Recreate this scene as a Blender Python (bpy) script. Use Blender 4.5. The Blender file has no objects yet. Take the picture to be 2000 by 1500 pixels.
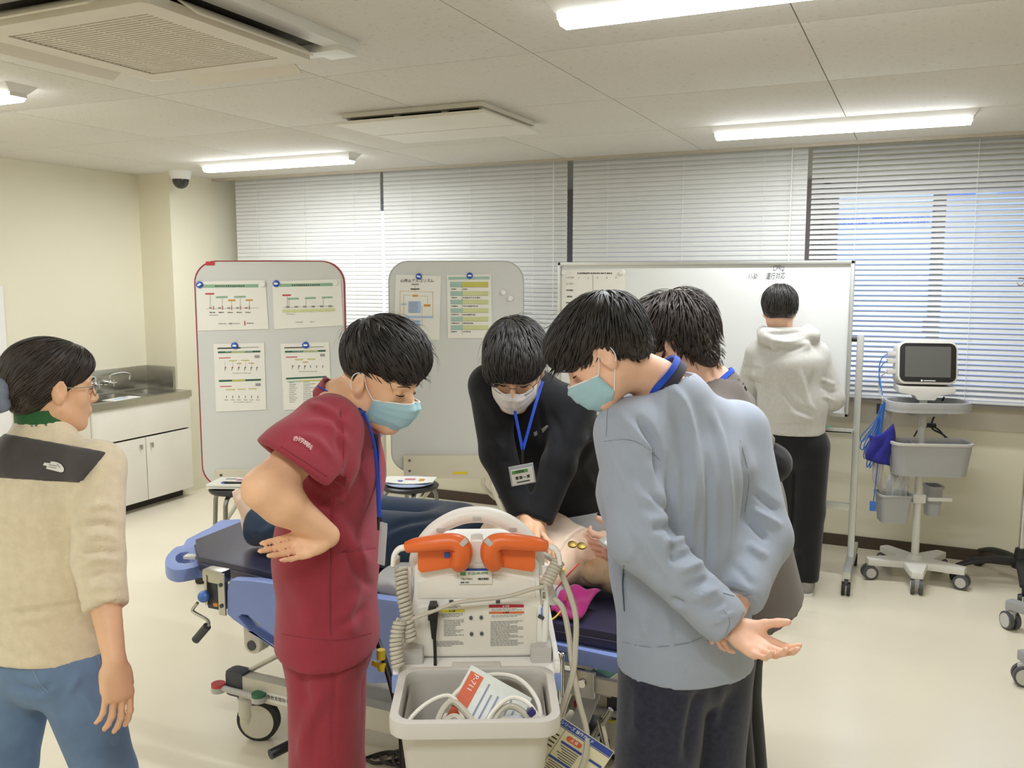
import bpy, bmesh, math, random
import numpy as np
from mathutils import Vector, Matrix
random.seed(7); RNG = np.random.default_rng(7)
C = bpy.context.scene.collection
SC = bpy.context.scene
# ------------------------------------------------------------------ camera, world, exposure
CAM_H, FPX, PIT, YAW = 1.72, 1745.0, math.radians(6.82), math.radians(24.64)
cam = bpy.data.cameras.new('camera'); cam.sensor_fit = 'HORIZONTAL'; cam.sensor_width = 36
cam.lens = FPX / 2000 * 36; cam.clip_start = 0.05
co = bpy.data.objects.new('camera', cam); C.objects.link(co)
co.location = (0, 0, CAM_H); co.rotation_euler = (math.pi / 2 - PIT, 0, YAW)
SC.camera = co
SC.view_settings.view_transform = 'Standard'; SC.view_settings.look = 'None'
SC.view_settings.gamma = 1; SC.view_settings.use_curve_mapping = False
SC.view_settings.exposure = 0.62
LAMP = 12.0            # emission of the ceiling lamp diffusers
AREA = 15.0           # light each ceiling lamp throws down
WINDOW = 1.3          # daylight strength
w = bpy.data.worlds.new('daylight'); SC.world = w; w.use_nodes = True
w.node_tree.nodes['Background'].inputs[0].default_value = (0.62, 0.74, 1.0, 1)
w.node_tree.nodes['Background'].inputs[1].default_value = 1.15 * WINDOW
# room dimensions (metres): x to the right along the window wall, y towards it
ZC, YE, YW, XL, XR, YB = 2.51, 5.70, 5.98, -5.62, 2.3, -3.2
YC0, XC1 = 5.246, -5.296      # column in the far left corner

# ------------------------------------------------------------------ where things stand (from the surveyed camera)
_f = np.array([-math.sin(YAW) * math.cos(PIT), math.cos(YAW) * math.cos(PIT), -math.sin(PIT)])
_r = np.array([math.cos(YAW), math.sin(YAW), 0.0])
_u = np.cross(_r, _f)
FWD = np.array([-math.sin(YAW), math.cos(YAW), 0.0]); RGT = _r; UP = np.array([0, 0, 1.0])
CAM = np.array([0, 0, CAM_H])
def P(px, py, d):
    return CAM + d * (_f + _r * (px - 1000) / FPX - _u * (py - 750) / FPX)
def on(px, py, ax, val):
    v = _f + _r * (px - 1000) / FPX - _u * (py - 750) / FPX
    return CAM + v * ((val - CAM[ax]) / v[ax])
def proj(V):
    q = V - CAM; z = q @ _f
    return 1000 + FPX * (q @ _r) / z, 750 - FPX * (q @ _u) / z
def nrm(v):
    v = np.asarray(v, float); return v / (np.linalg.norm(v) + 1e-12)
def A(*v): return np.array(v, float)

# ------------------------------------------------------------------ materials
def lin(c):
    return tuple((x / 255 / 12.92) if x / 255 <= 0.04045 else ((x / 255 + 0.055) / 1.055) ** 2.4 for x in c[:3])
MATS = {}
def mat(name, rgb, rough=0.5, metal=0.0, var=0.05, vs=6.0, bump=0.0, bs=120.0, coat=0.0, sheen=0.0, spec=0.5, stretch=None, emit=0.0, alpha=1.0, trans=0.0, sss=0.0):
    if name in MATS: return MATS[name]
    m = bpy.data.materials.new(name); m.use_nodes = True
    nt = m.node_tree; b = nt.nodes['Principled BSDF']; L = nt.links
    c = lin(rgb)
    tc = nt.nodes.new('ShaderNodeTexCoord'); mp = nt.nodes.new('ShaderNodeMapping')
    L.new(tc.outputs['Object'], mp.inputs[0])
    if stretch: mp.inputs['Scale'].default_value = stretch
    n = nt.nodes.new('ShaderNodeTexNoise'); n.inputs['Scale'].default_value = vs; n.inputs['Detail'].default_value = 3
    L.new(mp.outputs[0], n.inputs['Vector'])
    r = nt.nodes.new('ShaderNodeValToRGB')
    r.color_ramp.elements[0].position = 0.3; r.color_ramp.elements[1].position = 0.7
    r.color_ramp.elements[0].color = tuple(x * (1 - var) for x in c) + (1,)
    r.color_ramp.elements[1].color = tuple(min(1, x * (1 + var)) for x in c) + (1,)
    L.new(n.outputs['Fac'], r.inputs[0]); L.new(r.outputs[0], b.inputs['Base Color'])
    b.inputs['Roughness'].default_value = rough; b.inputs['Metallic'].default_value = metal
    b.inputs['Specular IOR Level'].default_value = spec
    if coat: b.inputs['Coat Weight'].default_value = coat; b.inputs['Coat Roughness'].default_value = 0.1
    if sheen: b.inputs['Sheen Weight'].default_value = sheen; b.inputs['Sheen Roughness'].default_value = 0.5
    if emit:
        b.inputs['Emission Color'].default_value = c + (1,); b.inputs['Emission Strength'].default_value = emit
    if alpha < 1: b.inputs['Alpha'].default_value = alpha
    if trans: b.inputs['Transmission Weight'].default_value = trans
    if sss:
        b.inputs['Subsurface Weight'].default_value = sss; b.inputs['Subsurface Radius'].default_value = (0.01, 0.004, 0.002)
        b.inputs['Subsurface Scale'].default_value = 0.6
    if bump:
        n2 = nt.nodes.new('ShaderNodeTexNoise'); n2.inputs['Scale'].default_value = bs; n2.inputs['Detail'].default_value = 4
        L.new(mp.outputs[0], n2.inputs['Vector'])
        bp = nt.nodes.new('ShaderNodeBump'); bp.inputs['Strength'].default_value = bump; bp.inputs['Distance'].default_value = 0.004
        L.new(n2.outputs['Fac'], bp.inputs['Height']); L.new(bp.outputs[0], b.inputs['Normal'])
    MATS[name] = m
    return m
plastic = lambda n, c, r=0.4, **k: mat(n, c, r, var=0.025, bump=0.03, bs=300, **k)
metal_ = lambda n, c, r=0.25, **k: mat(n, c, r, metal=1.0, var=0.04, bump=0.02, bs=200, **k)
cloth = lambda n, c, r=0.9, **k: mat(n, c, r, var=k.pop('var', 0.06), vs=k.pop('vs', 14), bump=k.pop('bump', 0.25), bs=k.pop('bs', 700), sheen=k.pop('sheen', 0.25), spec=0.25, **k)

# ------------------------------------------------------------------ mesh building
def smoothline(pts, n=6, closed=False):
    p = [np.asarray(q, float) for q in pts]
    if len(p) < 3: return p
    out = []; m = len(p); rng = m if closed else m - 1
    for i in range(rng):
        a = p[(i - 1) % m] if closed or i > 0 else 2 * p[0] - p[1]
        b, c = p[i], p[(i + 1) % m]
        d = p[(i + 2) % m] if closed or i + 2 < m else 2 * p[-1] - p[-2]
        for k in range(n):
            t = k / n
            out.append(0.5 * (2 * b + (c - a) * t + (2 * a - 5 * b + 4 * c - d) * t * t + (3 * b - a - 3 * c + d) * t ** 3))
    if not closed: out.append(p[-1])
    return out
def basis(ax, up=None):
    z = nrm(ax); h = A(0, 0, 1) if abs(z[2]) < 0.9 else A(1, 0, 0)
    if up is not None: h = np.asarray(up, float)
    x = nrm(np.cross(h, z)); return x, np.cross(z, x), z
class B:
    """collects shapes into one mesh"""
    def __init__(s): s.v = []; s.f = []; s.mi = []; s.cur = 0
    def m(s, i): s.cur = i; return s
    def _add(s, V, F):
        o = len(s.v); s.v += [tuple(map(float, q)) for q in V]
        s.f += [tuple(i + o for i in f) for f in F]; s.mi += [s.cur] * len(F); return s
    def box(s, c, size, bev=0.0, R=None, taper=None):
        bm = bmesh.new(); bmesh.ops.create_cube(bm, size=1)
        for v in bm.verts:
            k = 1.0
            if taper and v.co.z < 0: k = taper
            v.co = Vector((v.co.x * size[0] * k, v.co.y * size[1] * k, v.co.z * size[2]))
        if bev: bmesh.ops.bevel(bm, geom=bm.edges[:], offset=min(bev, min(size) * 0.49), segments=2, affect='EDGES', profile=0.7)
        V = np.array([v.co[:] for v in bm.verts])
        if R is not None: V = V @ np.asarray(R, float).T
        bm.verts.index_update(); F = [[v.index for v in f.verts] for f in bm.faces]; bm.free()
        return s._add(V + np.asarray(c, float), F)
    def cyl(s, a, b, r, r2=None, n=16, cap=True):
        a = np.asarray(a, float); b = np.asarray(b, float); r2 = r if r2 is None else r2
        x, y, z = basis(b - a); V = []; F = []
        for i in range(n):
            t = 2 * math.pi * i / n; V.append(a + r * (math.cos(t) * x + math.sin(t) * y))
        for i in range(n):
            t = 2 * math.pi * i / n; V.append(b + r2 * (math.cos(t) * x + math.sin(t) * y))
        for i in range(n): F.append((i, (i + 1) % n, n + (i + 1) % n, n + i))
        if cap: F += [tuple(range(n))[::-1], tuple(range(n, 2 * n))]
        return s._add(V, F)
    def tube(s, pts, r, n=8, closed=False, sm=5, flat=None):
        p = smoothline(pts, sm, closed) if sm > 1 else [np.asarray(q, float) for q in pts]
        m = len(p); V = []; F = []; x = None
        rr = r if hasattr(r, '__len__') else None
        for i in range(m):
            t = p[(i + 1) % m] - p[i - 1] if closed else p[min(i + 1, m - 1)] - p[max(i - 1, 0)]
            t = nrm(t)
            if x is None: x, y, _ = basis(t)
            else:
                x = x - t * (x @ t); x = nrm(x); y = np.cross(t, x)
            q = np.interp(i / max(1, m - 1), np.linspace(0, 1, len(rr)), rr) if rr is not None else r
            fa = flat or 1.0
            for k in range(n):
                a = 2 * math.pi * k / n; V.append(p[i] + q * (math.cos(a) * x + fa * math.sin(a) * y))
        for i in range(m if closed else m - 1):
            j = (i + 1) % m
            for k in range(n): F.append((i * n + k, i * n + (k + 1) % n, j * n + (k + 1) % n, j * n + k))
        if not closed: F += [tuple(range(n))[::-1], tuple(range((m - 1) * n, m * n))]
        return s._add(V, F)
    def lathe(s, prof, o=(0, 0, 0), ax=(0, 0, 1), n=24):
        x, y, z = basis(ax); o = np.asarray(o, float); V = []; F = []; m = len(prof)
        for (r, h) in prof:
            for k in range(n):
                a = 2 * math.pi * k / n; V.append(o + z * h + max(r, 1e-5) * (math.cos(a) * x + math.sin(a) * y))
        for i in range(m - 1):
            for k in range(n): F.append((i * n + k, i * n + (k + 1) % n, (i + 1) * n + (k + 1) % n, (i + 1) * n + k))
        F += [tuple(range(n))[::-1], tuple(range((m - 1) * n, m * n))]
        return s._add(V, F)
    def prism(s, outl, h0, h1, o=(0, 0, 0), X=(1, 0, 0), Y=(0, 1, 0), bev=0.0, holes=()):
        """outline in the X/Y plane, pushed along X x Y from h0 to h1"""
        bm = bmesh.new(); loops = [outl] + list(holes); es = []
        for L in loops:
            vs = [bm.verts.new((q[0], q[1], h0)) for q in L]
            es += [bm.edges.new((vs[i], vs[(i + 1) % len(vs)])) for i in range(len(vs))]
        if holes: bmesh.ops.triangle_fill(bm, edges=es, use_beauty=True, use_dissolve=False)
        else: bm.faces.new(bm.verts[:])
        r = bmesh.ops.extrude_face_region(bm, geom=bm.faces[:] + bm.edges[:] + bm.verts[:])
        for e in r['geom']:
            if isinstance(e, bmesh.types.BMVert): e.co.z = h1
        bmesh.ops.recalc_face_normals(bm, faces=bm.faces[:])
        if bev:
            ed = [e for e in bm.edges if len(e.link_faces) == 2 and e.calc_face_angle(0) > 0.7]
            bmesh.ops.bevel(bm, geom=ed, offset=bev, segments=2, affect='EDGES', profile=0.7)
        bm.verts.index_update()
        X = np.asarray(X, float); Y = np.asarray(Y, float); Z = np.cross(X, Y); o = np.asarray(o, float)
        V = [o + X * v.co.x + Y * v.co.y + Z * v.co.z for v in bm.verts]
        F = [[v.index for v in f.verts] for f in bm.faces]; bm.free()
        return s._add(V, F)
    def ball(s, c, r, sc=(1, 1, 1), n=16, R=None):
        V = []; F = []; m = n // 2
        for i in range(m + 1):
            a = math.pi * i / m
            for k in range(n):
                b = 2 * math.pi * k / n; q = A(math.sin(a) * math.cos(b) * sc[0], math.sin(a) * math.sin(b) * sc[1], math.cos(a) * sc[2]) * r
                if R is not None: q = np.asarray(R) @ q
                V.append(np.asarray(c, float) + q)
        for i in range(m):
            for k in range(n): F.append((i * n + k, i * n + n + k, i * n + n + (k + 1) % n, i * n + (k + 1) % n))
        return s._add(V, F)
    def grid(s, fn, nu, nv):
        V = [fn(i / nu, j / nv) for i in range(nu + 1) for j in range(nv + 1)]
        F = [(i * (nv + 1) + j, i * (nv + 1) + j + 1, (i + 1) * (nv + 1) + j + 1, (i + 1) * (nv + 1) + j) for i in range(nu) for j in range(nv)]
        return s._add(V, F)
    def rect(s, c, X, Y, w, h):
        c = np.asarray(c, float); X = np.asarray(X, float) * w / 2; Y = np.asarray(Y, float) * h / 2
        return s._add([c - X - Y, c + X - Y, c + X + Y, c - X + Y], [(0, 1, 2, 3)])
    def mesh(s, name, mats, sm=True, ang=40):
        me = bpy.data.meshes.new(name); me.from_pydata(s.v, [], s.f)
        ms = mats if isinstance(mats, (list, tuple)) else [mats]
        for q in ms: me.materials.append(q)
        if len(ms) > 1: me.polygons.foreach_set('material_index', s.mi)
        bm = bmesh.new(); bm.from_mesh(me); bmesh.ops.remove_doubles(bm, verts=bm.verts[:], dist=1e-6)
        if len(ms) == 1 and not getattr(s, 'keep', False): bmesh.ops.recalc_face_normals(bm, faces=bm.faces[:])
        bm.to_mesh(me); bm.free()
        if sm:
            me.polygons.foreach_set('use_smooth', [True] * len(me.polygons)); me.set_sharp_from_angle(angle=math.radians(ang))
        me.update(); return me
    def obj(s, name, mats, parent=None, sm=True, ang=40, mods=()):
        o = bpy.data.objects.new(name, s.mesh(name, mats, sm, ang)); C.objects.link(o)
        if parent: o.parent = parent
        return o
def rrect(w, h, r, n=5, cx=0, cy=0):
    o = []
    for (sx, sy, a0) in ((1, 1, 0), (-1, 1, 90), (-1, -1, 180), (1, -1, 270)):
        for k in range(n + 1):
            a = math.radians(a0 + 90 * k / n)
            o.append((cx + sx * (w / 2 - r) + r * math.cos(a), cy + sy * (h / 2 - r) + r * math.sin(a)))
    return o
def rotz(a): c, s_ = math.cos(a), math.sin(a); return np.array([[c, -s_, 0], [s_, c, 0], [0, 0, 1]])
def rotx(a): c, s_ = math.cos(a), math.sin(a); return np.array([[1, 0, 0], [0, c, -s_], [0, s_, c]])
def roty(a): c, s_ = math.cos(a), math.sin(a); return np.array([[c, 0, s_], [0, 1, 0], [-s_, 0, c]])
def tag(o, label, cat, group=None):
    o['label'] = label; o['category'] = cat
    if group: o['group'] = group
    return o
def thing(name, label, cat, loc=(0, 0, 0), rz=0.0, group=None):
    o = bpy.data.objects.new(name, None); C.objects.link(o); o.empty_display_size = 0.1
    o.location = [float(q) for q in loc]; o.rotation_euler = (0, 0, rz)
    return tag(o, label, cat, group)
def struct(o, label=None):
    o['kind'] = 'structure'
    if label: o['label'] = label
    return o
def lab(o, l): o['label'] = l; return o
def copytree(o, parent=None):
    c = o.copy(); C.objects.link(c)
    if parent: c.parent = parent
    for ch in list(o.children): copytree(ch, c)
    return c
def text(s, size, m, o, X, Y, parent=None, name='lettering', align='CENTER', ext=0.0004, sx=1.0, bold=0.0):
    cu = bpy.data.curves.new(name, 'FONT'); cu.body = s; cu.size = size; cu.align_x = align; cu.align_y = 'CENTER'
    cu.extrude = ext; cu.resolution_u = 2; cu.offset = bold
    t = bpy.data.objects.new(name, cu); C.objects.link(t)
    bpy.context.view_layer.update()
    me = bpy.data.meshes.new_from_object(t.evaluated_get(bpy.context.evaluated_depsgraph_get()))
    C.objects.unlink(t); bpy.data.objects.remove(t)
    X = nrm(X); Y = nrm(Y); Z = np.cross(X, Y)
    me.transform(Matrix(((X[0] * sx, Y[0], Z[0], o[0]), (X[1] * sx, Y[1], Z[1], o[1]), (X[2] * sx, Y[2], Z[2], o[2]), (0, 0, 0, 1))))
    me.materials.clear(); me.materials.append(m)
    ob = bpy.data.objects.new(name, me); C.objects.link(ob)
    if parent: ob.parent = parent
    return ob
# ================================================================== THE ROOM
M_wall = mat('wall_paint', (228, 222, 199), 0.6, var=0.015, vs=2, bump=0.05, bs=260)
M_floor = mat('floor_vinyl', (234, 225, 203), 0.22, var=0.03, vs=1.2, bump=0.02, bs=4, spec=0.5)
M_trim = mat('aluminium_trim', (186, 176, 158), 0.45, var=0.02)
M_brown = mat('dark_skirting', (72, 58, 45), 0.5, var=0.08)
M_pillar = mat('brown_pillar', (158, 146, 135), 0.6, var=0.04)
M_white = plastic('white_enamel', (232, 231, 226), 0.35)
M_offwh = plastic('off_white_panel', (226, 222, 210), 0.45)

def ceiling_material():
    m = mat('ceiling_board', (218, 214, 205), 0.8, var=0.02, vs=1.5)
    nt = m.node_tree; L = nt.links; b = nt.nodes['Principled BSDF']
    tc = nt.nodes.new('ShaderNodeTexCoord'); mp = nt.nodes.new('ShaderNodeMapping')
    mp.inputs['Scale'].default_value = (22, 110, 1)
    L.new(tc.outputs['Object'], mp.inputs[0])
    n = nt.nodes.new('ShaderNodeTexNoise'); n.inputs['Scale'].default_value = 1.6; n.inputs['Detail'].default_value = 2
    L.new(mp.outputs[0], n.inputs['Vector'])
    r = nt.nodes.new('ShaderNodeValToRGB'); r.color_ramp.elements[0].position = 0.30; r.color_ramp.elements[1].position = 0.36
    L.new(n.outputs['Fac'], r.inputs[0])
    mx = nt.nodes.new('ShaderNodeMixRGB'); mx.blend_type = 'MULTIPLY'; mx.inputs[0].default_value = 1
    dk = nt.nodes.new('ShaderNodeMixRGB'); dk.inputs[1].default_value = (0.62, 0.6, 0.56, 1); dk.inputs[2].default_value = (1, 1, 1, 1)
    L.new(r.outputs[0], dk.inputs[0]); old = b.inputs['Base Color'].links[0].from_socket
    L.new(old, mx.inputs[1]); L.new(dk.outputs[0], mx.inputs[2]); L.new(mx.outputs[0], b.inputs['Base Color'])
    bp = nt.nodes.new('ShaderNodeBump'); bp.inputs['Strength'].default_value = 0.5; bp.inputs['Distance'].default_value = 0.003
    L.new(r.outputs[0], bp.inputs['Height']); L.new(bp.outputs[0], b.inputs['Normal'])
    return m
M_ceil = ceiling_material()

# floor and walls
struct(B().box(((XL + XR) / 2, (YB + YW) / 2, -0.05), (XR - XL + 0.4, YW - YB + 0.6, 0.1)).obj('floor', M_floor))
struct(B().box((XL - 0.05, (YB + YW) / 2, ZC / 2), (0.1, YW - YB + 0.4, ZC + 0.3)).obj('wall_left', M_wall))
struct(B().box((XR + 0.05, (YB + YW) / 2, ZC / 2), (0.1, YW - YB + 0.4, ZC + 0.3)).obj('wall_right', M_wall))
struct(B().box(((XL + XR) / 2, YB - 0.05, ZC / 2), (XR - XL + 0.2, 0.1, ZC + 0.3)).obj('wall_front', M_wall))
SILL = 0.965; HEAD = 2.33; WX0, WX1 = -5.0, 0.80
bk = B()
bk.box(((XL + XR) / 2, YW + 0.06, SILL / 2), (XR - XL, 0.12, SILL))
bk.box(((XL + XR) / 2, YW + 0.06, (HEAD + ZC + 0.3) / 2), (XR - XL, 0.12, ZC + 0.3 - HEAD))
bk.box(((XL + WX0) / 2, YW + 0.06, (SILL + HEAD) / 2), (WX0 - XL, 0.12, HEAD - SILL))
bk.box(((XR + WX1) / 2, YW + 0.06, (SILL + HEAD) / 2), (XR - WX1, 0.12, HEAD - SILL))
struct(bk.obj('wall_back', M_wall))
struct(B().box(((XL + XC1) / 2, (YC0 + YW) / 2, (ZC + 0.2) / 2), (XC1 - XL, YW - YC0, ZC + 0.2)).obj('wall_column', M_wall))
struct(B().box(((XC1 + XR) / 2, YW - 0.006, 0.0375), (XR - XC1, 0.012, 0.075), 0.003).obj('baseboard_back', M_brown))
struct(B().box((XR - 0.006, (YB + YW) / 2, 0.0375), (0.012, YW - YB, 0.075)).obj('baseboard_right', M_brown))
struct(B().box((XL + 0.012, 3.5, 0.83), (0.024, 1.08, 1.66), 0.004).obj('trim_1', M_white), 'white panel edge on the left wall')
# ceiling slab with the boards hung under it, and the blind recess beyond its edge
ceil = struct(B().box(((XL + XR) / 2, (YB + YE) / 2, ZC + 0.07), (XR - XL, YE - YB, 0.12)).obj('ceiling', M_ceil))
struct(B().box(((XL + XR) / 2, (YE + YW) / 2, ZC + 0.24), (XR - XL, YW - YE + 0.1, 0.1)).obj('trim_2', M_wall), 'top of the blind recess')
struct(B().box(((XC1 + XR) / 2, YE + 0.008, ZC + 0.055), (XR - XC1, 0.018, 0.145), 0.002).obj('trim_3', M_trim), 'metal edge of the ceiling along the blinds')
gx = [XL] + [x for x in (-1.306 + 0.911 * k for k in range(-5, 5)) if XL + 0.05 < x < XR - 0.05] + [XR]
gy = [YB] + [y for y in (3.02 + 0.911 * k for k in range(-7, 4)) if YB + 0.05 < y < YE - 0.05] + [YE]
cache = {}
for i in range(len(gx) - 1):
    for j in range(len(gy) - 1):
        w_, h_ = round(gx[i + 1] - gx[i], 3), round(gy[j + 1] - gy[j], 3)
        if (w_, h_) not in cache: cache[(w_, h_)] = B().box((0, 0, 0), (w_ - 0.004, h_ - 0.004, 0.01), 0.0015).mesh('ceiling_board', M_ceil)
        o = bpy.data.objects.new('ceiling_board', cache[(w_, h_)]); C.objects.link(o); o.parent = ceil
        o.location = ((gx[i] + gx[i + 1]) / 2, (gy[j] + gy[j + 1]) / 2, ZC + 0.005)

# windows: aluminium frames, panes, brown pillars between them
M_alu = plastic('window_aluminium', (206, 199, 188), 0.45)
M_glass = mat('window_glass', (245, 250, 255), 0.02, var=0.0, trans=1.0, spec=0.5)
M_glass.node_tree.nodes['Principled BSDF'].inputs['IOR'].default_value = 1.45
wins = [(-5.0, -3.75), (-3.75, -2.40), (-2.18, -0.70), (-0.60, 0.80)]
for k, (x0, x1) in enumerate(wins):
    f = B(); yc = YW + 0.05
    for z in (SILL + 0.02, HEAD - 0.02): f.box(((x0 + x1) / 2, yc, z), (x1 - x0, 0.07, 0.045), 0.004)
    for x in (x0 + 0.02, x1 - 0.02): f.box((x, yc, (SILL + HEAD) / 2), (0.045, 0.07, HEAD - SILL), 0.004)
    fr = struct(f.obj('window_%d' % (k + 1), M_alu))
    mid = 0.06 if k == 3 else (x0 + x1) / 2
    for a, b_, dy in ((x0 + 0.04, mid + 0.03, -0.012), (mid - 0.03, x1 - 0.04, 0.014)):
        sa = B(); zc, zh = (SILL + HEAD) / 2, HEAD - SILL - 0.09
        for x in (a + 0.022, b_ - 0.022): sa.box((x, yc + dy, zc), (0.058, 0.024, zh), 0.003)
        for z in (SILL + 0.07, HEAD - 0.07): sa.box(((a + b_) / 2, yc + dy, z), (b_ - a - 0.088, 0.022, 0.05), 0.003)
        sh = sa.obj('sash', M_alu, fr)
        B().box(((a + b_) / 2, yc + dy, zc), (b_ - a - 0.08, 0.004, zh - 0.06)).obj('pane', M_glass, sh)
    if k == 3: B().box((mid - 0.045, yc - 0.03, 1.42), (0.03, 0.014, 0.07), 0.004).obj('sash_latch', M_pillar, fr)
for k, x in enumerate((-2.29, -0.65)):
    struct(B().box((x, YW + 0.03, (SILL + HEAD) / 2), ((0.22, 0.10)[k], 0.1, HEAD - SILL)).obj('trim_%d' % (4 + k), M_pillar), 'brown post between two windows')
struct(B().box(((WX0 + WX1) / 2, YW - 0.012, SILL - 0.012), (WX1 - WX0 + 0.5, 0.07, 0.024), 0.003).obj('trim_7', M_trim), 'window sill')
# the building across the street, seen between the slats
M_fac = mat('facade_paint', (190, 201, 246), 0.8, var=0.03, vs=0.6)
M_sign = mat('sign_blue', (92, 128, 214), 0.6)
fac = thing('facade', 'pale building across the street with blue lettering, behind the right blind', 'building', (1.0, 11.0, 0))
B().box((0, 0.1, 1.5), (16, 0.2, 9)).obj('wall', M_fac, fac)
B().box((0.6, -0.02, 2.75), (9, 0.06, 0.05)).obj('ledge', M_white, fac)
text('Otsuka Memorial', 0.155, M_sign, (-1.53, -0.02, 2.36), (1, 0, 0), (0, 0, 1), fac, 'lettering', ext=0.01)
for k in range(3): B().box((-0.72 + k * 0.55, -0.02, 2.66 + 0.02 * k), (0.34, 0.04, 0.12)).obj('blue_panel', M_sign, fac)

# venetian blinds, slat by slat
M_slat = mat('slat_enamel', (218, 218, 214), 0.45, var=0.01)
M_cord = plastic('blind_cord', (238, 238, 234), 0.6)
YBL = 5.82
def bx_(px): return on(px, 430, 1, YBL)[0]
xs_b = [(bx_(462), bx_(744)), (bx_(750), bx_(1108)), (bx_(1119), bx_(1574)), (bx_(1583), 1.62)]
blabels = ['white venetian blind hanging closed beside the corner column, behind the red-edged board',
           'white venetian blind hanging closed behind the grey rounded board, left of the brown gap',
           'white venetian blind hanging closed above the wide whiteboard, right of the brown gap',
           'white venetian blind with open slats showing bluish daylight behind the patient monitor']
for k, (x0, x1) in enumerate(xs_b):
    W = x1 - x0; opened = k == 3
    t = thing('venetian_blind', blabels[k], 'blind', ((x0 + x1) / 2, YBL, 0), 0, 'blinds along the window wall')
    B().box((0, 0, ZC + 0.07), (W, 0.045, 0.04), 0.003).obj('head_rail', M_slat, t)
    for x in (-W / 2 + 0.08, W / 2 - 0.08): B().box((x, 0, ZC + 0.14), (0.03, 0.03, 0.105), 0.002).obj('bracket', M_trim, t)
    zb = 0.985; pitch = 0.0305; n = int((ZC + 0.04 - zb - 0.03) / pitch)
    sl = B(); prof = [(-0.0175, -0.0012), (-0.009, 0.0012), (0.0, 0.0022), (0.009, 0.0012), (0.0175, -0.0012)]
    V = []
    for x in (-W / 2, W / 2):
        for (u, h_) in prof: V.append((x, u, h_))
        for (u, h_) in prof: V.append((x, u, h_ - 0.0007))
    F = []
    for i in range(4): F += [(i, i + 1, 11 + i, 10 + i), (5 + i + 1, 5 + i, 15 + i, 16 + i)]
    F += [(0, 10, 15, 5), (4, 9, 19, 14)]
    sl._add(V, F); me = sl.mesh('slat', M_slat)
    for i in range(n):
        s_ = bpy.data.objects.new('slat', me); C.objects.link(s_); s_.parent = t
        s_.location = (0, 0, zb + 0.035 + i * pitch)
        s_.rotation_euler = (math.radians(46 if opened else 76) + random.uniform(-0.03, 0.03), random.uniform(-0.0006, 0.0006), 0)
    B().box((0, 0, zb + 0.01), (W, 0.03, 0.016), 0.004).obj('bottom_rail', M_slat, t)
    nc = 3 if W > 1.3 else 2
    xc = [(-0.5 + (q + 0.5) / nc) * W for q in range(nc)] if not opened else [-W / 2 + 0.26, -W / 2 + 0.9, -W / 2 + 1.5]
    for x in xc:
        B().tube([(x, -0.02, zb), (x, -0.02, ZC + 0.06)], 0.0013, 5, sm=1).obj('ladder_cord', M_cord, t)
    if k in (1, 2): B().tube([(W / 2 - 0.09, -0.03, 1.5), (W / 2 - 0.09, -0.03, ZC + 0.06)], 0.004, 6, sm=1).obj('tilt_wand', M_cord, t)

# ceiling lamps
M_tube = mat('lamp_diffuser', (246, 250, 255), 0.4, emit=LAMP, var=0)
lamps = [(-4.62, 4.90, 'left lamp of the far pair on the ceiling, above the sink corner', 1), (-1.075, 4.90, 'lit ceiling lamp in front of the right window blind', 1),
         (-1.03, 2.54, 'nearest lit ceiling lamp, cut by the top edge of the photo', 1), (-4.70, 2.62, 'lit ceiling lamp cut by the left edge of the photo', 1),
         (-1.03, 0.2, '', 0), (-4.7, 0.2, '', 0), (-1.03, -2.0, '', 0), (-4.7, -2.0, '', 0)]
prot = None
for i, (x, y, l, vis) in enumerate(lamps):
    L_ = 1.27
    if vis:
        if i == 0: l = 'lit ceiling lamp left of the dome camera\'s right side, above the red-edged board'
        t = thing('ceiling_lamp', l, 'lamp', (x + L_ / 2, y, ZC), 0, 'strip lamps on the ceiling')
        if prot is None:
            prot = t
            v = B(); ends = [(-L_ / 2, 0.075), (L_ / 2, 0.075)]
            w0, w1, h1 = 0.075, 0.042, 0.032
            V = [(-L_ / 2, -w0, 0), (L_ / 2, -w0, 0), (L_ / 2, w0, 0), (-L_ / 2, w0, 0),
                 (-L_ / 2 + 0.02, -w1, -h1), (L_ / 2 - 0.02, -w1, -h1), (L_ / 2 - 0.02, w1, -h1), (-L_ / 2 + 0.02, w1, -h1)]
            v._add(V, [(0, 1, 2, 3), (4, 7, 6, 5), (0, 4, 5, 1), (1, 5, 6, 2), (2, 6, 7, 3), (3, 7, 4, 0)])
            v.obj('housing', M_white, t, sm=False)
            ou = [(-0.042, 0), (-0.040, -0.016), (-0.026, -0.032), (0.026, -0.032), (0.040, -0.016), (0.042, 0)]
            B().prism(ou, -L_ / 2 + 0.03, L_ / 2 - 0.03, (0, 0, -h1), (0, 1, 0), (0, 0, 1)).obj('diffuser', M_tube, t)
            for s_ in (-1, 1): B().box((s_ * (L_ / 2 - 0.026), 0, -h1 - 0.008), (0.008, 0.078, 0.016), 0.002).obj('end_cap', M_white, t)
        else:
            for ch in prot.children: copytree(ch, t)
    li = bpy.data.lights.new('lamp_light', 'AREA'); li.shape = 'RECTANGLE'; li.size = 1.2; li.size_y = 0.09
    li.energy = AREA; li.color = (0.93, 0.965, 1.0); li.spread = math.radians(180)
    lo = bpy.data.objects.new('lamp_light', li); C.objects.link(lo); lo.location = (x + L_ / 2, y, ZC - 0.075)

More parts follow.
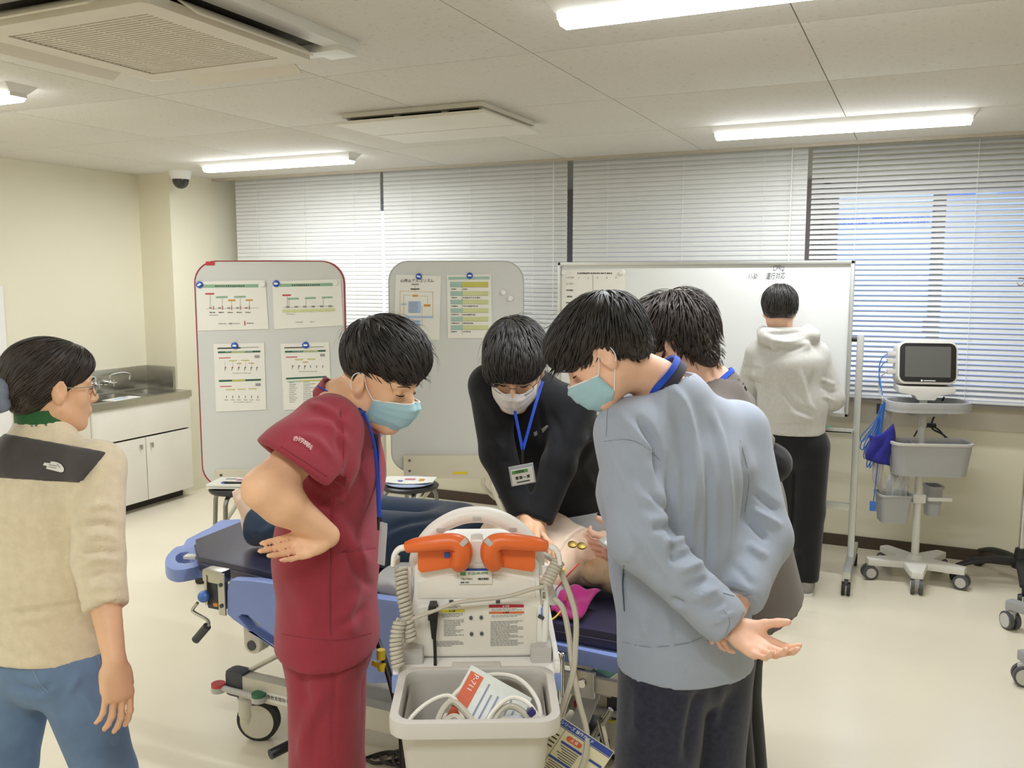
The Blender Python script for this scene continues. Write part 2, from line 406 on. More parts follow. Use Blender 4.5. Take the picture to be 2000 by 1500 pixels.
# four-way air conditioner on the ceiling
M_ac = plastic('ac_plastic', (222, 216, 202), 0.5)
M_acd = plastic('ac_dark', (90, 86, 80), 0.6)
e1 = on(707, 101, 2, ZC - 0.03); S = 0.95
ac = thing('air_conditioner', 'square air conditioner with slotted grille set in the ceiling at upper left', 'air conditioner', (e1[0] - S / 2, e1[1] - S / 2, ZC))
B().prism(rrect(S, S, 0.03), -0.032, 0.0, holes=[rrect(0.80, 0.80, 0.02)]).obj('outer_frame', M_white, ac)
B().prism(rrect(0.72, 0.72, 0.03), -0.075, -0.048, holes=[rrect(0.56, 0.56, 0.008)]).obj('grille_frame', M_ac, ac)
B().box((0, 0, -0.004), (0.8, 0.8, 0.006)).obj('inner_duct', M_acd, ac)
B().box((0, 0, -0.03), (0.57, 0.57, 0.012)).obj('filter', plastic('ac_filter_gap_shade', (66, 63, 58), 0.8), ac)  # filter coloured dark, painting the shade in the gaps between grille slats
sm_ = B().box((0, 0, 0), (0.555, 0.0095, 0.012), 0.002).mesh('grille_slat', M_ac)
for i in range(31):
    o = bpy.data.objects.new('grille_slat', sm_); C.objects.link(o); o.parent = ac; o.location = (0, -0.27 + i * 0.018, -0.066)
for x in (-0.19, 0, 0.19): B().box((x, 0, -0.064), (0.006, 0.555, 0.014)).obj('grille_rib', M_ac, ac)
for a in range(4):
    R = rotz(a * math.pi / 2)
    B().box(R @ A(0, 0.405, -0.064), (0.5, 0.085, 0.006), 0.002, R @ rotx(math.radians(-32))).obj('louver', M_ac, ac)
    B().box(R @ A(0.41, 0.41, -0.038), (0.11, 0.11, 0.022), 0.006).obj('corner_cover', M_white, ac)
B().cyl((0.33, 0.36, -0.05), (0.33, 0.36, -0.062), 0.006).obj('latch_screw', M_acd, ac)
# second ceiling unit with a closed drop panel
a0, a1 = on(652, 234, 2, ZC - 0.03), on(918, 198, 2, ZC - 0.03)
fx = thing('ventilation_panel', 'white rectangular ventilation panel hung just below the ceiling, centre', 'vent', ((a0[0] + a1[0]) / 2, a0[1] + 0.33, ZC))
wv = a1[0] - a0[0]
B().prism(rrect(wv - 0.04, 0.60, 0.01), -0.02, 0.0, holes=[rrect(wv - 0.1, 0.52, 0.01)]).obj('frame', M_ac, fx)
B().box((0, 0, -0.002), (wv - 0.08, 0.54, 0.003)).obj('inner_duct', M_acd, fx)
B().box((0, 0, -0.048), (wv, 0.66, 0.016), 0.005).obj('drop_panel', M_offwh, fx)
B().box((0, 0.03, -0.0565), (wv - 0.02, 0.003, 0.001)).obj('panel_joint', M_trim, fx)
for s_ in (-1, 1): B().prism([(-0.3, 0), (-0.25, -0.04), (0.3, -0.04), (0.3, 0)], -0.008, 0.008, (s_ * (wv / 2 - 0.045), 0, -0.001), (0, 1, 0), (0, 0, 1)).obj('side_bracket', M_ac, fx)
for x in (-0.1, 0.16): B().box((x, -0.24, -0.022), (0.03, 0.02, 0.036), 0.003).obj('hinge_bracket', M_ac, fx)
# dome camera
dc = on(352, 334, 2, ZC)
d_ = thing('dome_camera', 'white dome security camera on the ceiling by the corner column', 'camera', dc)
B().lathe([(0.0, 0), (0.088, 0), (0.088, -0.008), (0.078, -0.03), (0.066, -0.062), (0.0, -0.062)], n=32).obj('housing', M_white, d_)
B().lathe([(0.06, -0.062)] + [(0.06 * math.cos(a), -0.066 - 0.066 * math.sin(a)) for a in np.linspace(0, 1.57, 9)], n=32).obj('dome', mat('smoked_dome', (58, 54, 52), 0.08, var=0.02), d_)
# ================================================================== FURNITURE ALONG THE WALLS
M_lam = plastic('cabinet_laminate', (226, 221, 209), 0.4)
M_gap = mat('dark_gap', (60, 56, 50), 0.8)
M_steel = metal_('stainless_steel', (190, 188, 180), 0.28)
M_chrome = metal_('chrome', (225, 225, 225), 0.12)
M_black = plastic('black_plastic', (30, 29, 29), 0.45)
M_grey = plastic('grey_plastic', (158, 158, 158), 0.45)
M_lgrey = plastic('light_grey_plastic', (196, 193, 186), 0.45)
M_dgrey = plastic('dark_grey_plastic', (84, 84, 86), 0.5)
M_tyre = mat('rubber_tyre', (44, 42, 41), 0.7)
M_paper = mat('white_paper', (232, 230, 220), 0.7, var=0.01)
M_ink = mat('print_black', (66, 64, 62), 0.7); M_inkg = mat('print_grey', (150, 150, 148), 0.7)
M_red = mat('print_red', (186, 60, 62), 0.6); M_grn = mat('print_green', (140, 178, 146), 0.6)
M_org = mat('print_orange', (205, 150, 62), 0.6); M_blu = mat('print_blue', (168, 192, 226), 0.6)
M_dgn = mat('print_dark_green', (38, 92, 70), 0.6); M_yel = mat('print_yellow', (198, 192, 92), 0.6)
M_olv = mat('print_pale_olive', (204, 208, 150), 0.6); M_teal = mat('print_pale_teal', (160, 192, 178), 0.6)
M_navyp = mat('print_navy', (44, 70, 150), 0.5)
M_wht = mat('print_white', (245, 245, 245), 0.5)
M_mag = plastic('magnet_blue', (38, 84, 176), 0.3)

# --- sink cabinet on the left wall
XF = -5.17; y0, y1 = 4.33, YC0 - 0.004
cab = thing('sink_cabinet', 'white laminate sink cabinet with two doors along the left wall', 'cabinet', ((XL + XF) / 2, (y0 + y1) / 2, 0))
dx, dy = (XF - XL) / 2, (y1 - y0) / 2
bd0 = B()
for s_ in (-1, 1): bd0.box((-0.012, s_ * (dy - 0.011), 0.43), (2 * dx - 0.03, 0.018, 0.72), 0.002)
bd0.box((-dx + 0.012, 0, 0.43), (0.018, 2 * dy - 0.04, 0.72)).box((-0.012, 0, 0.08), (2 * dx - 0.04, 2 * dy - 0.04, 0.018)).obj('body', M_lam, cab)
B().box((-0.05, 0, 0.035), (2 * dx - 0.12, 2 * dy - 0.02, 0.07)).obj('plinth', M_gap, cab)
B().box((dx - 0.012, 0, 0.68), (0.018, 2 * dy - 0.006, 0.245), 0.002).obj('front_panel', M_lam, cab)
for s_ in (-1, 1):
    dr = B().box((dx - 0.012, s_ * (dy / 2), 0.31), (0.018, dy - 0.006, 0.47), 0.002).obj('door', M_lam, cab)
    B().box((dx + 0.004, s_ * 0.05, 0.49), (0.014, 0.022, 0.018), 0.003).box((dx + 0.012, s_ * 0.05, 0.478), (0.006, 0.012, 0.03), 0.002).obj('handle', M_steel, dr)
sk = thing('double_sink', 'stainless steel double sink with tall backsplash on the white cabinet', 'sink', ((XL + XF) / 2, (y0 + y1) / 2, 0.795))
def yy(a): return a
out = rrect(2 * dx + 0.02, 2 * dy + 0.02, 0.006)
h1 = rrect(0.34, 0.48, 0.05, 5, 0.0, -0.18); h2 = rrect(0.34, 0.22, 0.04, 5, 0.0, 0.27)
B().prism(out, 0.0, 0.05, holes=[h1, h2]).obj('counter_rim', M_steel, sk)
for (w_, h_, cy) in ((0.34, 0.48, -0.18), (0.34, 0.22, 0.27)):
    b_ = B(); o1 = rrect(w_, h_, 0.05, 5, 0, cy); o2 = rrect(w_ - 0.03, h_ - 0.03, 0.05, 5, 0, cy); n_ = len(o1)
    V = [(x, y, 0.046) for x, y in o1] + [(x, y, -0.16) for x, y in o2]
    b_._add(V, [(i, (i + 1) % n_, n_ + (i + 1) % n_, n_ + i) for i in range(n_)] + [tuple(range(n_, 2 * n_))])
    b_.keep = True; b_.obj('basin', M_steel, sk)
B().box((-dx + 0.012, 0, 0.135), (0.024, 2 * dy, 0.19), 0.004).obj('backsplash', M_steel, sk)
B().box((-0.07, dy - 0.011, 0.135), (2 * dx - 0.16, 0.02, 0.19), 0.004).obj('side_splash', M_steel, sk)
for yv, ang, l in ((-0.10, -1.5, 'chrome wall tap with its spout turned left over the sink'), (0.03, 1.5, 'chrome wall tap with its spout turned right, nearer the column')):
    tp = thing('wall_tap', l, 'tap', ((XL + XF) / 2 - dx + 0.026, (y0 + y1) / 2 + yv, 0.93), 0, 'taps over the sink')
    B().cyl((0, 0, 0), (0.05, 0, 0), 0.012).cyl((0.0, 0, 0), (0.006, 0, 0), 0.022).ball((0.055, 0, 0), 0.017).obj('body', M_chrome, tp)
    B().cyl((0.055, 0, 0), (0.085, 0, 0), 0.008).cyl((0.09, -0.026, 0), (0.09, 0.026, 0), 0.005).cyl((0.09, 0, -0.026), (0.09, 0, 0.026), 0.005).obj('cross_handle', M_chrome, tp)
    e = A(math.cos(ang) * 0.17, math.sin(ang) * 0.17, 0)
    B().tube([(0.055, 0, 0.01), (0.055, 0, 0.045), A(0.055, 0, 0.06) + e * 0.15, A(0.055, 0, 0.066) + e * 0.6, A(0.055, 0, 0.05) + e, A(0.055, 0, 0.005) + e], 0.007, 8).obj('spout', M_chrome, tp)
pm = on(222, 777, 2, 0.85)
bkl = thing('leaflet', 'white and blue leaflet lying on the front rim of the sink', 'leaflet', (XF - 0.06, pm[1], 0.846), 0.1)
B().box((0, 0, 0.003), (0.11, 0.26, 0.006), 0.001).m(1).rect((0.01, -0.03, 0.0064), (1, 0, 0), (0, 1, 0), 0.05, 0.12).m(2).rect((-0.03, 0.07, 0.0064), (1, 0, 0), (0, 1, 0), 0.03, 0.05).obj('pages', [M_paper, M_blu, M_inkg], bkl)

# --- freestanding boards
M_board = mat('board_face', (208, 209, 204), 0.32, var=0.012, vs=2, coat=0.2)
M_edge_r = plastic('red_edge_band', (150, 40, 48), 0.45); M_edge_g = plastic('grey_edge_band', (176, 178, 172), 0.45)
M_frame = plastic('beige_steel_frame', (206, 199, 180), 0.45)
def board(name, label, px0, px1, pyt, pyb, d, edge, turn=0.0):
    c = (P(px0, pyt, d) + P(px1, pyt, d)) / 2; W = (px1 - px0) / FPX * d
    zt = c[2]; zb = P(px0, pyb, d)[2]; H = zt - zb
    t = thing(name, label, 'board', (c[0], c[1], 0), YAW + turn)
    B().prism(rrect(W, H, 0.13, 8), -0.0125, 0.0125, (0, 0, (zt + zb) / 2), (1, 0, 0), (0, 0, 1)).obj('panel', M_board, t)
    o = rrect(W, H, 0.13, 8); ob = B(); n_ = len(o)
    V = []
    for (x, z) in o: 
        L_ = math.hypot(x, z); 
        for (e, y) in ((0, -0.0142), (0.006, -0.0142), (0.006, 0.0142), (0, 0.0142)):
            sx = (W / 2 + e) / (W / 2); sz = (H / 2 + e) / (H / 2); V.append((x * sx, y, z * sz + (zt + zb) / 2))
    F = []
    for i in range(n_):
        j = (i + 1) % n_
        for k in range(4): F.append((i * 4 + k, j * 4 + k, j * 4 + (k + 1) % 4, i * 4 + (k + 1) % 4))
    ob._add(V, F).obj('edge_band', edge, t)
    rl = B().box((0, -0.034, zb + 0.035), (W - 0.16, 0.04, 0.15), 0.004).obj('rail', M_frame, t)
    for sx in (-1, 1):
        for dz in (0, 0.07): B().cyl((sx * (W / 2 - 0.12), -0.054, zb + 0.01 + dz), (sx * (W / 2 - 0.12), -0.058, zb + 0.01 + dz), 0.008).obj('bolt', M_dgrey, rl)
        x = sx * (W / 2 - 0.2)
        B().tube([(x, -0.04, zb - 0.03), (x, -0.045, zb - 0.1), (x + sx * 0.05, -0.16, zb - 0.2), (x + sx * 0.1, -0.3, 0.16), (x + sx * 0.12, -0.36, 0.09)], 0.014, 8).obj('leg', M_frame, t)
        B().tube([(x - sx * 0.06, -0.04, zb - 0.03), (x - sx * 0.06, -0.02, zb - 0.1), (x, 0.1, zb - 0.2), (x + sx * 0.06, 0.26, 0.16), (x + sx * 0.07, 0.31, 0.09)], 0.014, 8).obj('leg', M_frame, t)
        for q in ((x + sx * 0.12, -0.36), (x + sx * 0.07, 0.31)):
            ca = B().cyl((q[0], q[1], 0.05), (q[0], q[1], 0.1), 0.008).box((q[0], q[1], 0.055), (0.03, 0.03, 0.03), 0.006).obj('caster', M_frame, t)
            B().cyl((q[0] - 0.018, q[1], 0.03), (q[0] + 0.018, q[1], 0.03), 0.03, n=20).obj('wheel', M_tyre, ca)
    return t, c, d, (zt + zb) / 2, turn
b1 = board('flip_board', 'red-edged rounded whiteboard with four sheets, standing at the left', 381, 671, 511, 962, 5.2, M_edge_r)
b2 = board('flip_board', 'grey-edged rounded whiteboard with two sheets, standing behind the black-jacketed person', 760, 1022, 511, 930, 5.75, M_edge_g)
tf = b1[0]; v_ = b1[1]
bx1 = B().box((-0.34 , -0.0155, P(416, 511, 5.2)[2] - 0.01), (0.05, 0.003, 0.022)).obj('red_tape', mat('red_tape', (190, 40, 50), 0.5), b1[0])
B().box(((897 - 891) * 5.75 / FPX, -0.0555, P(897, 931, 5.75)[2]), (0.1, 0.002, 0.016)).obj('yellow_sticker', mat('yellow_sticker', (226, 196, 40), 0.5), b2[0])
class Sheet:
    """flat sheets on a board: pixel positions are turned into points of the board's plane once, then everything is real geometry"""
    def __init__(s, bd, off=0.0145): s.t, s.c, s.d, s.zm, s.turn = bd; s.X = A(math.cos(YAW + s.turn), math.sin(YAW + s.turn), 0); s.N = A(s.X[1], -s.X[0], 0); s.off = off
    def at(s, px, py, lift=0.0):
        v = _f + _r * (px - 1000) / FPX - _u * (py - 750) / FPX
        p0 = s.c + s.N * (s.off + lift); k = ((p0 - CAM) @ s.N) / (v @ s.N); return CAM + v * k
    def sheet(s, name, label, corners, marks, mats, cat='poster', group=None, fold=0.0, f=lambda x, y: (x, y), thick=0.0012):
        q = [s.at(*f(*c_)) for c_ in corners]; o = (q[0] + q[2]) / 2
        t = thing(name, label, cat, o, 0, group)
        b = B()
        Vf = [p - o + s.N * thick for p in q]; Vb = [p - o + s.N * 0.0002 for p in q]
        b._add(Vf + Vb, [(3, 2, 1, 0), (4, 5, 6, 7)] + [(i, (i + 1) % 4, 4 + (i + 1) % 4, 4 + i) for i in range(4)])
        b.obj('paper', M_paper, t, sm=False)
        m = B()
        for mk in marks:
            i, x0, y0, x1, y1 = mk[:5]; m.m(i)
            p = [s.at(*f(x, y), thick + 0.0004 + 0.0002 * i) - o for x, y in ((x0, y1), (x1, y1 + (mk[5] if len(mk) > 5 else 0)), (x1, y0 + (mk[5] if len(mk) > 5 else 0)), (x0, y0))]
            m._add(p, [(0, 1, 2, 3)])
        if marks: m.obj('print', mats, t, sm=False)['kind'] = 'stuff'
        return t, o
    def disc(s, name, label, px, py, r, m, cat='magnet', group=None, h=0.008, lift=0.0012, bar=None):
        p = s.at(px, py, lift); t = thing(name, label, cat, p, 0, group)
        B().lathe([(0, 0), (r, 0), (r, h * 0.7), (r * 0.85, h), (0, h)], (0, 0, 0), s.N, 24).obj('cap', m, t)
        if bar: B().box(s.N * (h + 0.0004), (r * 1.1, 0.0012, r * 0.5), 0.0, np.array([s.X, -s.N, A(0, 0, 1)]).T @ roty(bar)).obj('emblem', M_wht, t)
        return t
PM = [M_red, M_grn, M_org, M_blu, M_ink, M_inkg, M_dgn, M_yel, M_olv, M_teal]
def dashes(i, x0, x1, y, n=6, h=6, sl=0.0):
    o = []; r = random.Random(int(x0 * 7 + y)); w_ = (x1 - x0) / n
    for k in range(n): o.append((i, x0 + k * w_, y + sl * k * w_ - h / 2 * r.uniform(0.6, 1), x0 + (k + r.uniform(0.55, 0.9)) * w_, y + sl * k * w_ + h / 2 * r.uniform(0.6, 1)))
    return o
S1 = Sheet(b1); S2 = Sheet(b2)
f4 = lambda x, y: (375 + x / 6.667, 500 + y / 6.667)
mk = [(1, 145, 372, 865, 415, -6)] + dashes(4, 300, 690, 393, 14, 20, -0.01)
mk += [(0, 172, 482, 290, 503), (1, 310, 526, 463, 552, -6), (1, 545, 522, 700, 546, -4), (2, 470, 568, 565, 590, -3), (2, 700, 566, 790, 586, -3)]
for x, ya in ((235, 503), (393, 550), (515, 590), (628, 546), (746, 586)): mk.append((5, x - 2, ya, x + 2, 660))
mk.append((5, 190, 683, 870, 687, -10))
for x in (280, 398, 516, 631, 746): mk += [(0, x - 6, 650, x + 6, 700)] + dashes(4, x - 50, x + 22, 735, 4, 16) + [(5, x - 55, 665, x - 22, 688)]
mk += dashes(5, 225, 345, 770, 6, 12) + dashes(5, 345, 450, 882, 5, 16) + dashes(5, 540, 620, 880, 4, 14) + [(0, 680, 845, 695, 905)] + dashes(4, 715, 805, 875, 4, 12) + [(5, 480, 870, 525, 890)]
t1, o1 = S1.sheet('wall_poster', 'landscape flow-chart sheet with orange and red bars, upper left on the red-edged board', [(55, 335), (955, 312), (1000, 950), (80, 975)], mk, PM, group='sheets on the red-edged board', f=f4)
mk = [(1, 1145, 362, 1832, 402, -12)] + dashes(4, 1300, 1670, 380, 14, 20, -0.012)
mk += [(0, 1176, 502, 1288, 522, -2), (1, 1248, 546, 1390, 570, -4), (1, 1470, 538, 1612, 562, -4), (1, 1690, 530, 1828, 552, -4)]
for x, ya in ((1240, 522), (1266, 570), (1484, 562), (1708, 552)): mk.append((5, x - 2, ya, x + 2, 655))
mk += [(5, 1190, 668, 1850, 672, -20), (8, 1180, 700, 1860, 735, -18)]
for k in range(6): mk += [(5, 1225 + 110 * k, 652 - 2 * k, 1270 + 110 * k, 676 - 2 * k)] + dashes(5, 1190 + 112 * k, 1255 + 112 * k, 730 - 3 * k, 3, 14)
mk += dashes(5, 1230, 1345, 757, 6, 10) + dashes(5, 1350, 1445, 862, 5, 14) + dashes(5, 1535, 1605, 857, 4, 12)
S1.sheet('wall_poster', 'landscape flow-chart sheet with three green bars, upper right on the red-edged board', [(1045, 330), (1935, 300), (1972, 905), (1070, 955)], mk, PM, group='sheets on the red-edged board', f=f4)
f5 = lambda x, y: (405 + x / 7.692, 655 + y / 7.692)
def fig(x, y, s=1.0): return [(4, x - 8, y - 18, x, y + 22), (0, x + 2, y - 20, x + 12, y + 2), (5, x - 12, y + 22, x - 4, y + 40)]
mk = [(4, 150, 186, 500, 206, -8), (5, 500, 180, 770, 190, -8), (6, 158, 242, 795, 268, -14), (7, 360, 240, 560, 262, -6)] + dashes(9, 270, 690, 248, 9, 14, -0.02)
mk += [(0, 170, 336, 348, 348, -6), (7, 322, 376, 442, 388, -4), (2, 440, 418, 516, 430, -2), (7, 506, 370, 634, 382, -2), (2, 622, 412, 706, 424), (5, 710, 298, 785, 340)]
for x in (270, 375, 470, 566, 660, 745): mk += fig(x, 492)
for x in (265, 380, 478, 573, 668): mk.append((5, x, 390, x + 3, 475))
mk += dashes(5, 380, 660, 567, 12, 10) + [(6, 172, 672, 806, 698, -18), (7, 370, 668, 570, 690, -6)] + [(0, 188, 764, 362, 776, -4), (7, 275, 808, 415, 820, -2), (7, 455, 802, 577, 814), (7, 615, 797, 740, 808), (5, 722, 720, 798, 760)]
for x in (285, 380, 475, 570, 663, 758): mk += [(4, x - 4, 905, x + 4, 945), (5, x - 30, 966, x + 30, 974)]
mk += dashes(5, 395, 670, 1002, 12, 10)
S1.sheet('wall_poster', 'portrait sheet with two timelines, lower left on the red-edged board', [(92, 128), (855, 112), (886, 1115), (132, 1148)], mk, PM, group='sheets on the red-edged board', f=f5)
mk = [(4, 1155, 180, 1500, 196, -8), (5, 1500, 172, 1745, 184, -8), (6, 1165, 234, 1776, 260, -16), (7, 1440, 228, 1660, 250, -6)] + dashes(9, 1280, 1660, 240, 12, 14, -0.02)
mk += [(0, 1180, 322, 1350, 336, -4), (7, 1316, 358, 1438, 372, -4), (2, 1432, 398, 1510, 410, -2), (7, 1500, 350, 1622, 366, -2), (5, 1694, 278, 1766, 316)]
for x in (1280, 1375, 1465): mk += fig(x, 470)
for x in (1550, 1640, 1732): mk += [(4, x - 4, 450, x + 4, 490)]
mk += dashes(5, 1375, 1650, 543, 10, 10) + [(6, 1182, 638, 1790, 662, -28), (7, 1400, 676, 1780, 692, -12), (9, 1200, 688, 1400, 702, -6)]
for k in range(11): mk += dashes(5, 1232, 1232 + 70 + (k * 37) % 60, 715 + 29 * k - 4, 5, 12, -0.04) + dashes(5, 1442, 1540 + (k * 83) % 160, 704 + 29 * k, 8, 12, -0.04)
S1.sheet('wall_poster', 'portrait sheet with a timeline over a table, lower right on the red-edged board', [(1098, 126), (1828, 98), (1870, 1092), (1148, 1122)], mk, PM, group='sheets on the red-edged board', f=f5)
f6 = lambda x, y: (760 + x / 7.692, 520 + y / 7.692)
mk = [(5, 335, 262, 446, 284), (5, 384, 296, 392, 318), (4, 322, 334, 456, 352), (5, 384, 352, 392, 372)]
mk += [(2, 160, 370, 664, 374, 16), (2, 162, 372, 167, 780), (2, 655, 388, 660, 780), (2, 215, 430, 220, 760), (2, 215, 430, 342, 434), (2, 438, 446, 580, 450), (2, 576, 448, 581, 560), (2, 492, 600, 497, 915)]
mk += [(3, 288, 526, 478, 700)] + [(5, 300, 535 + 25 * k, 440 - 9 * (k % 3), 545 + 25 * k) for k in range(7)] + [(3, 180, 560, 258, 580), (3, 230, 744, 655, 776, 6), (3, 300, 812, 468, 920), (5, 320, 822, 460, 832)]
mk += [(2, 350, 428, 430, 458), (2, 520, 572, 622, 606)]
S2.sheet('wall_poster', 'flow-chart sheet in blue and orange, left on the grey rounded board', [(104, 124), (782, 146), (756, 1106), (62, 1098)], mk, PM, group='sheets on the grey rounded board', f=f6)
text('心停止アルゴリズム', 0.024, M_ink, S2.at(*f6(420, 220), 0.003), S2.X, (0, 0, 1), None, 'poster_title')
_pt = bpy.context.scene.objects['poster_title']; _pw = [o for o in C.objects if o.name.startswith('wall_poster')][-1]
_pt.parent = _pw; _pt.location = -_pw.location
mk = [(9, 892, 164, 1508, 202, -8), (5, 1128, 172, 1250, 186), (9, 918, 236, 1096, 312), (7, 1098, 236, 1488, 312)]
for k in range(11):
    y = 314 + 64 * k
    if k % 2: mk += [(9, 920 + k, y, 1097 + k, y + 62), (8, 1099 + k, y, 1490, y + 62)]
    mk += dashes(4, 935, 1010 + (k * 31) % 50, y + 30, 6, 18) + dashes(4, 1112, 1180 + (k * 97) % 230, y + 30, 9, 18)
    mk.append((5, 918 + k, y - 1, 1490, y + 2))
mk += [(5, 1095, 236, 1100, 1018), (4, 962, 264, 988, 290), (4, 1018, 264, 1042, 290), (4, 1254, 264, 1278, 286), (4, 1306, 262, 1330, 286)]
S2.sheet('wall_poster', 'green and yellow table sheet, right on the grey rounded board', [(864, 130), (1535, 120), (1548, 1080), (882, 1080)], mk, PM, group='sheets on the grey rounded board', f=f6)
G_ = 'round magnets on the boards'
for S_, px, py, l, br in ((S1, 390, 556, 'at the top left corner of the upper left sheet', -0.5), (S1, 539.5, 554, 'at the top left corner of the upper right sheet', 0.01), (S1, 458.5, 675, 'on the lower left sheet of the red-edged board', 0.01),
                          (S1, 597, 674, 'on the lower right sheet of the red-edged board', 0.01), (S2, 818, 540, 'on the flow chart of the grey rounded board', 0.3), (S2, 917.5, 538.5, 'on the green table sheet of the grey rounded board', 0.01)):
    S_.disc('round_magnet', 'blue round magnet ' + l, px, py, 0.02, M_mag, group=G_, bar=br)
for S_, px, py, l in ((S1, 513, 555, 'white round magnet at the top right of the upper left sheet'), (S1, 655, 552, 'white round magnet at the top right of the upper right sheet'),
                      (S2, 983, 571, 'white round magnet, upper of the loose pair on the grey board'), (S2, 997, 583, 'white round magnet, lower of the loose pair on the grey board')):
    S_.disc('round_magnet', l, px, py, 0.017, M_white, group='white magnets on the boards')

# --- wide whiteboard on its wheeled stand
M_wb = mat('whiteboard_face', (222, 224, 222), 0.22, var=0.015, vs=1.5, coat=0.3); M_wbf = metal_('whiteboard_frame', (205, 208, 206), 0.4)
YW2 = 5.30
xa, xb = on(1090, 520, 1, YW2)[0], on(1670, 520, 1, YW2)[0]; Wb = xb - xa; zt = on(1670, 508, 1, YW2)[2]; zb = on(1655, 815, 1, YW2)[2]
wbd = thing('whiteboard', 'wide white marker board on a wheeled stand with handwriting at top right', 'whiteboard', ((xa + xb) / 2, YW2, 0))
zc, Hb = (zt + zb) / 2, zt - zb
B().box((0, 0.012, zc), (Wb - 0.03, 0.018, Hb - 0.03)).obj('writing_surface', M_wb, wbd)
fr = B()
for s_ in (-1, 1): fr.box((s_ * (Wb / 2 - 0.011), 0.008, zc), (0.022, 0.034, Hb), 0.004).box((0, 0.008, zc + s_ * (Hb / 2 - 0.011)), (Wb, 0.034, 0.022), 0.004)
fr.obj('frame', M_wbf, wbd)
for s_ in (-1, 1):
    x = s_ * (Wb / 2 + 0.045)
    B().box((x, 0.02, 0.765), (0.036, 0.03, 1.27), 0.004).obj('post', M_wbf, wbd)
    B().cyl((x, 0.02, zc), (x - s_ * 0.05, 0.02, zc), 0.012).obj('pivot_knob', M_black, wbd)
    ft = B().box((x, 0.02, 0.115), (0.045, 0.62, 0.04), 0.006).obj('foot', M_wbf, wbd)
    for q in (-0.27, 0.29):
        B().cyl((x, q, 0.06), (x, q, 0.1), 0.009).box((x, q, 0.07), (0.02, 0.03, 0.03), 0.004).obj('caster', M_dgrey, ft)
        for e in (-0.014, 0.014): B().cyl((x + e - 0.008, q, 0.036), (x + e + 0.008, q, 0.036), 0.036, n=20).obj('wheel', M_tyre, ft)
B().box((0, -0.03, zb - 0.075), (Wb + 0.06, 0.09, 0.012), 0.003).box((0, -0.072, zb - 0.067), (Wb + 0.06, 0.006, 0.028), 0.002).obj('pen_tray', M_wbf, wbd)
B().box((0, 0.02, 0.42), (Wb + 0.06, 0.025, 0.04), 0.004).obj('cross_bar', M_wbf, wbd)
mp_ = on(1606, 828, 1, YW2 - 0.03)
mk_ = thing('marker_pen', 'green marker pen lying in the tray of the wide whiteboard', 'marker', (mp_[0], YW2 - 0.03, zb - 0.059))
B().cyl((-0.05, 0, 0), (0.05, 0, 0), 0.009, n=12).obj('barrel', mat('marker_green', (40, 120, 90), 0.4), mk_)
B().cyl((-0.09, 0, 0), (-0.05, 0, 0), 0.0085, 0.0095, n=12).obj('cap', M_black, mk_)
def wl(px, py): p = on(px, py, 1, YW2); return (p[0] - (xa + xb) / 2, 0.0015, p[2])
M_pen = mat('marker_ink', (120, 122, 126), 0.6)
for s_, px, py, sz in (('CPRφ', 1521, 524, 0.042), ('11-50', 1470, 540, 0.044), ('運行', 1505, 540, 0.042), ('対応', 1524, 539, 0.042)):
    text(s_, sz, M_pen, wl(px, py), (1, 0, 0.02), (0.12, 0, 1), wbd, 'handwriting', sx=0.62 if s_[0] not in '11' else 0.5)
SW = Sheet((wbd, A(xa, YW2 + 0.003, 0), 0, 0, -YAW), 0.001)
f3 = lambda x, y: (1085 + x / 13.33, 505 + y / 13.33)
mk = dashes(4, 570, 1490, 382, 18, 42) + [(5, 968, 420, 978, 1400)]
mk += dashes(4, 285, 465, 825, 4, 45) + dashes(4, 300, 440, 988, 4, 45) + dashes(4, 275, 450, 1148, 5, 42) + dashes(5, 285, 460, 1310, 5, 42) + dashes(5, 285, 460, 1470, 5, 42)
wps, wpo = SW.sheet('wall_poster', 'large folded schedule sheet at the upper left of the wide whiteboard', [(155, 310), (1820, 290), (1790, 2000), (150, 2000)], mk, PM, f=f3)
for s_, x, y in (('シナリオ', 375, 500), ('リーダー', 375, 662), ('1', 610, 500), ('2', 850, 505), ('3', 1092, 505), ('4', 1332, 500), ('5', 1578, 500)):
    text(s_, 0.014, M_ink, SW.at(*f3(x, y), 0.002) - wpo, (1, 0, 0), (0, 0, 1), wps, 'lettering')
for x, y, l in ((220, 360, 'left'), (1730, 355, 'right')):
    SW.disc('round_magnet', 'white round magnet at the top %s of the schedule sheet' % l, *f3(x, y), 0.016, M_white, group='white magnets on the boards')

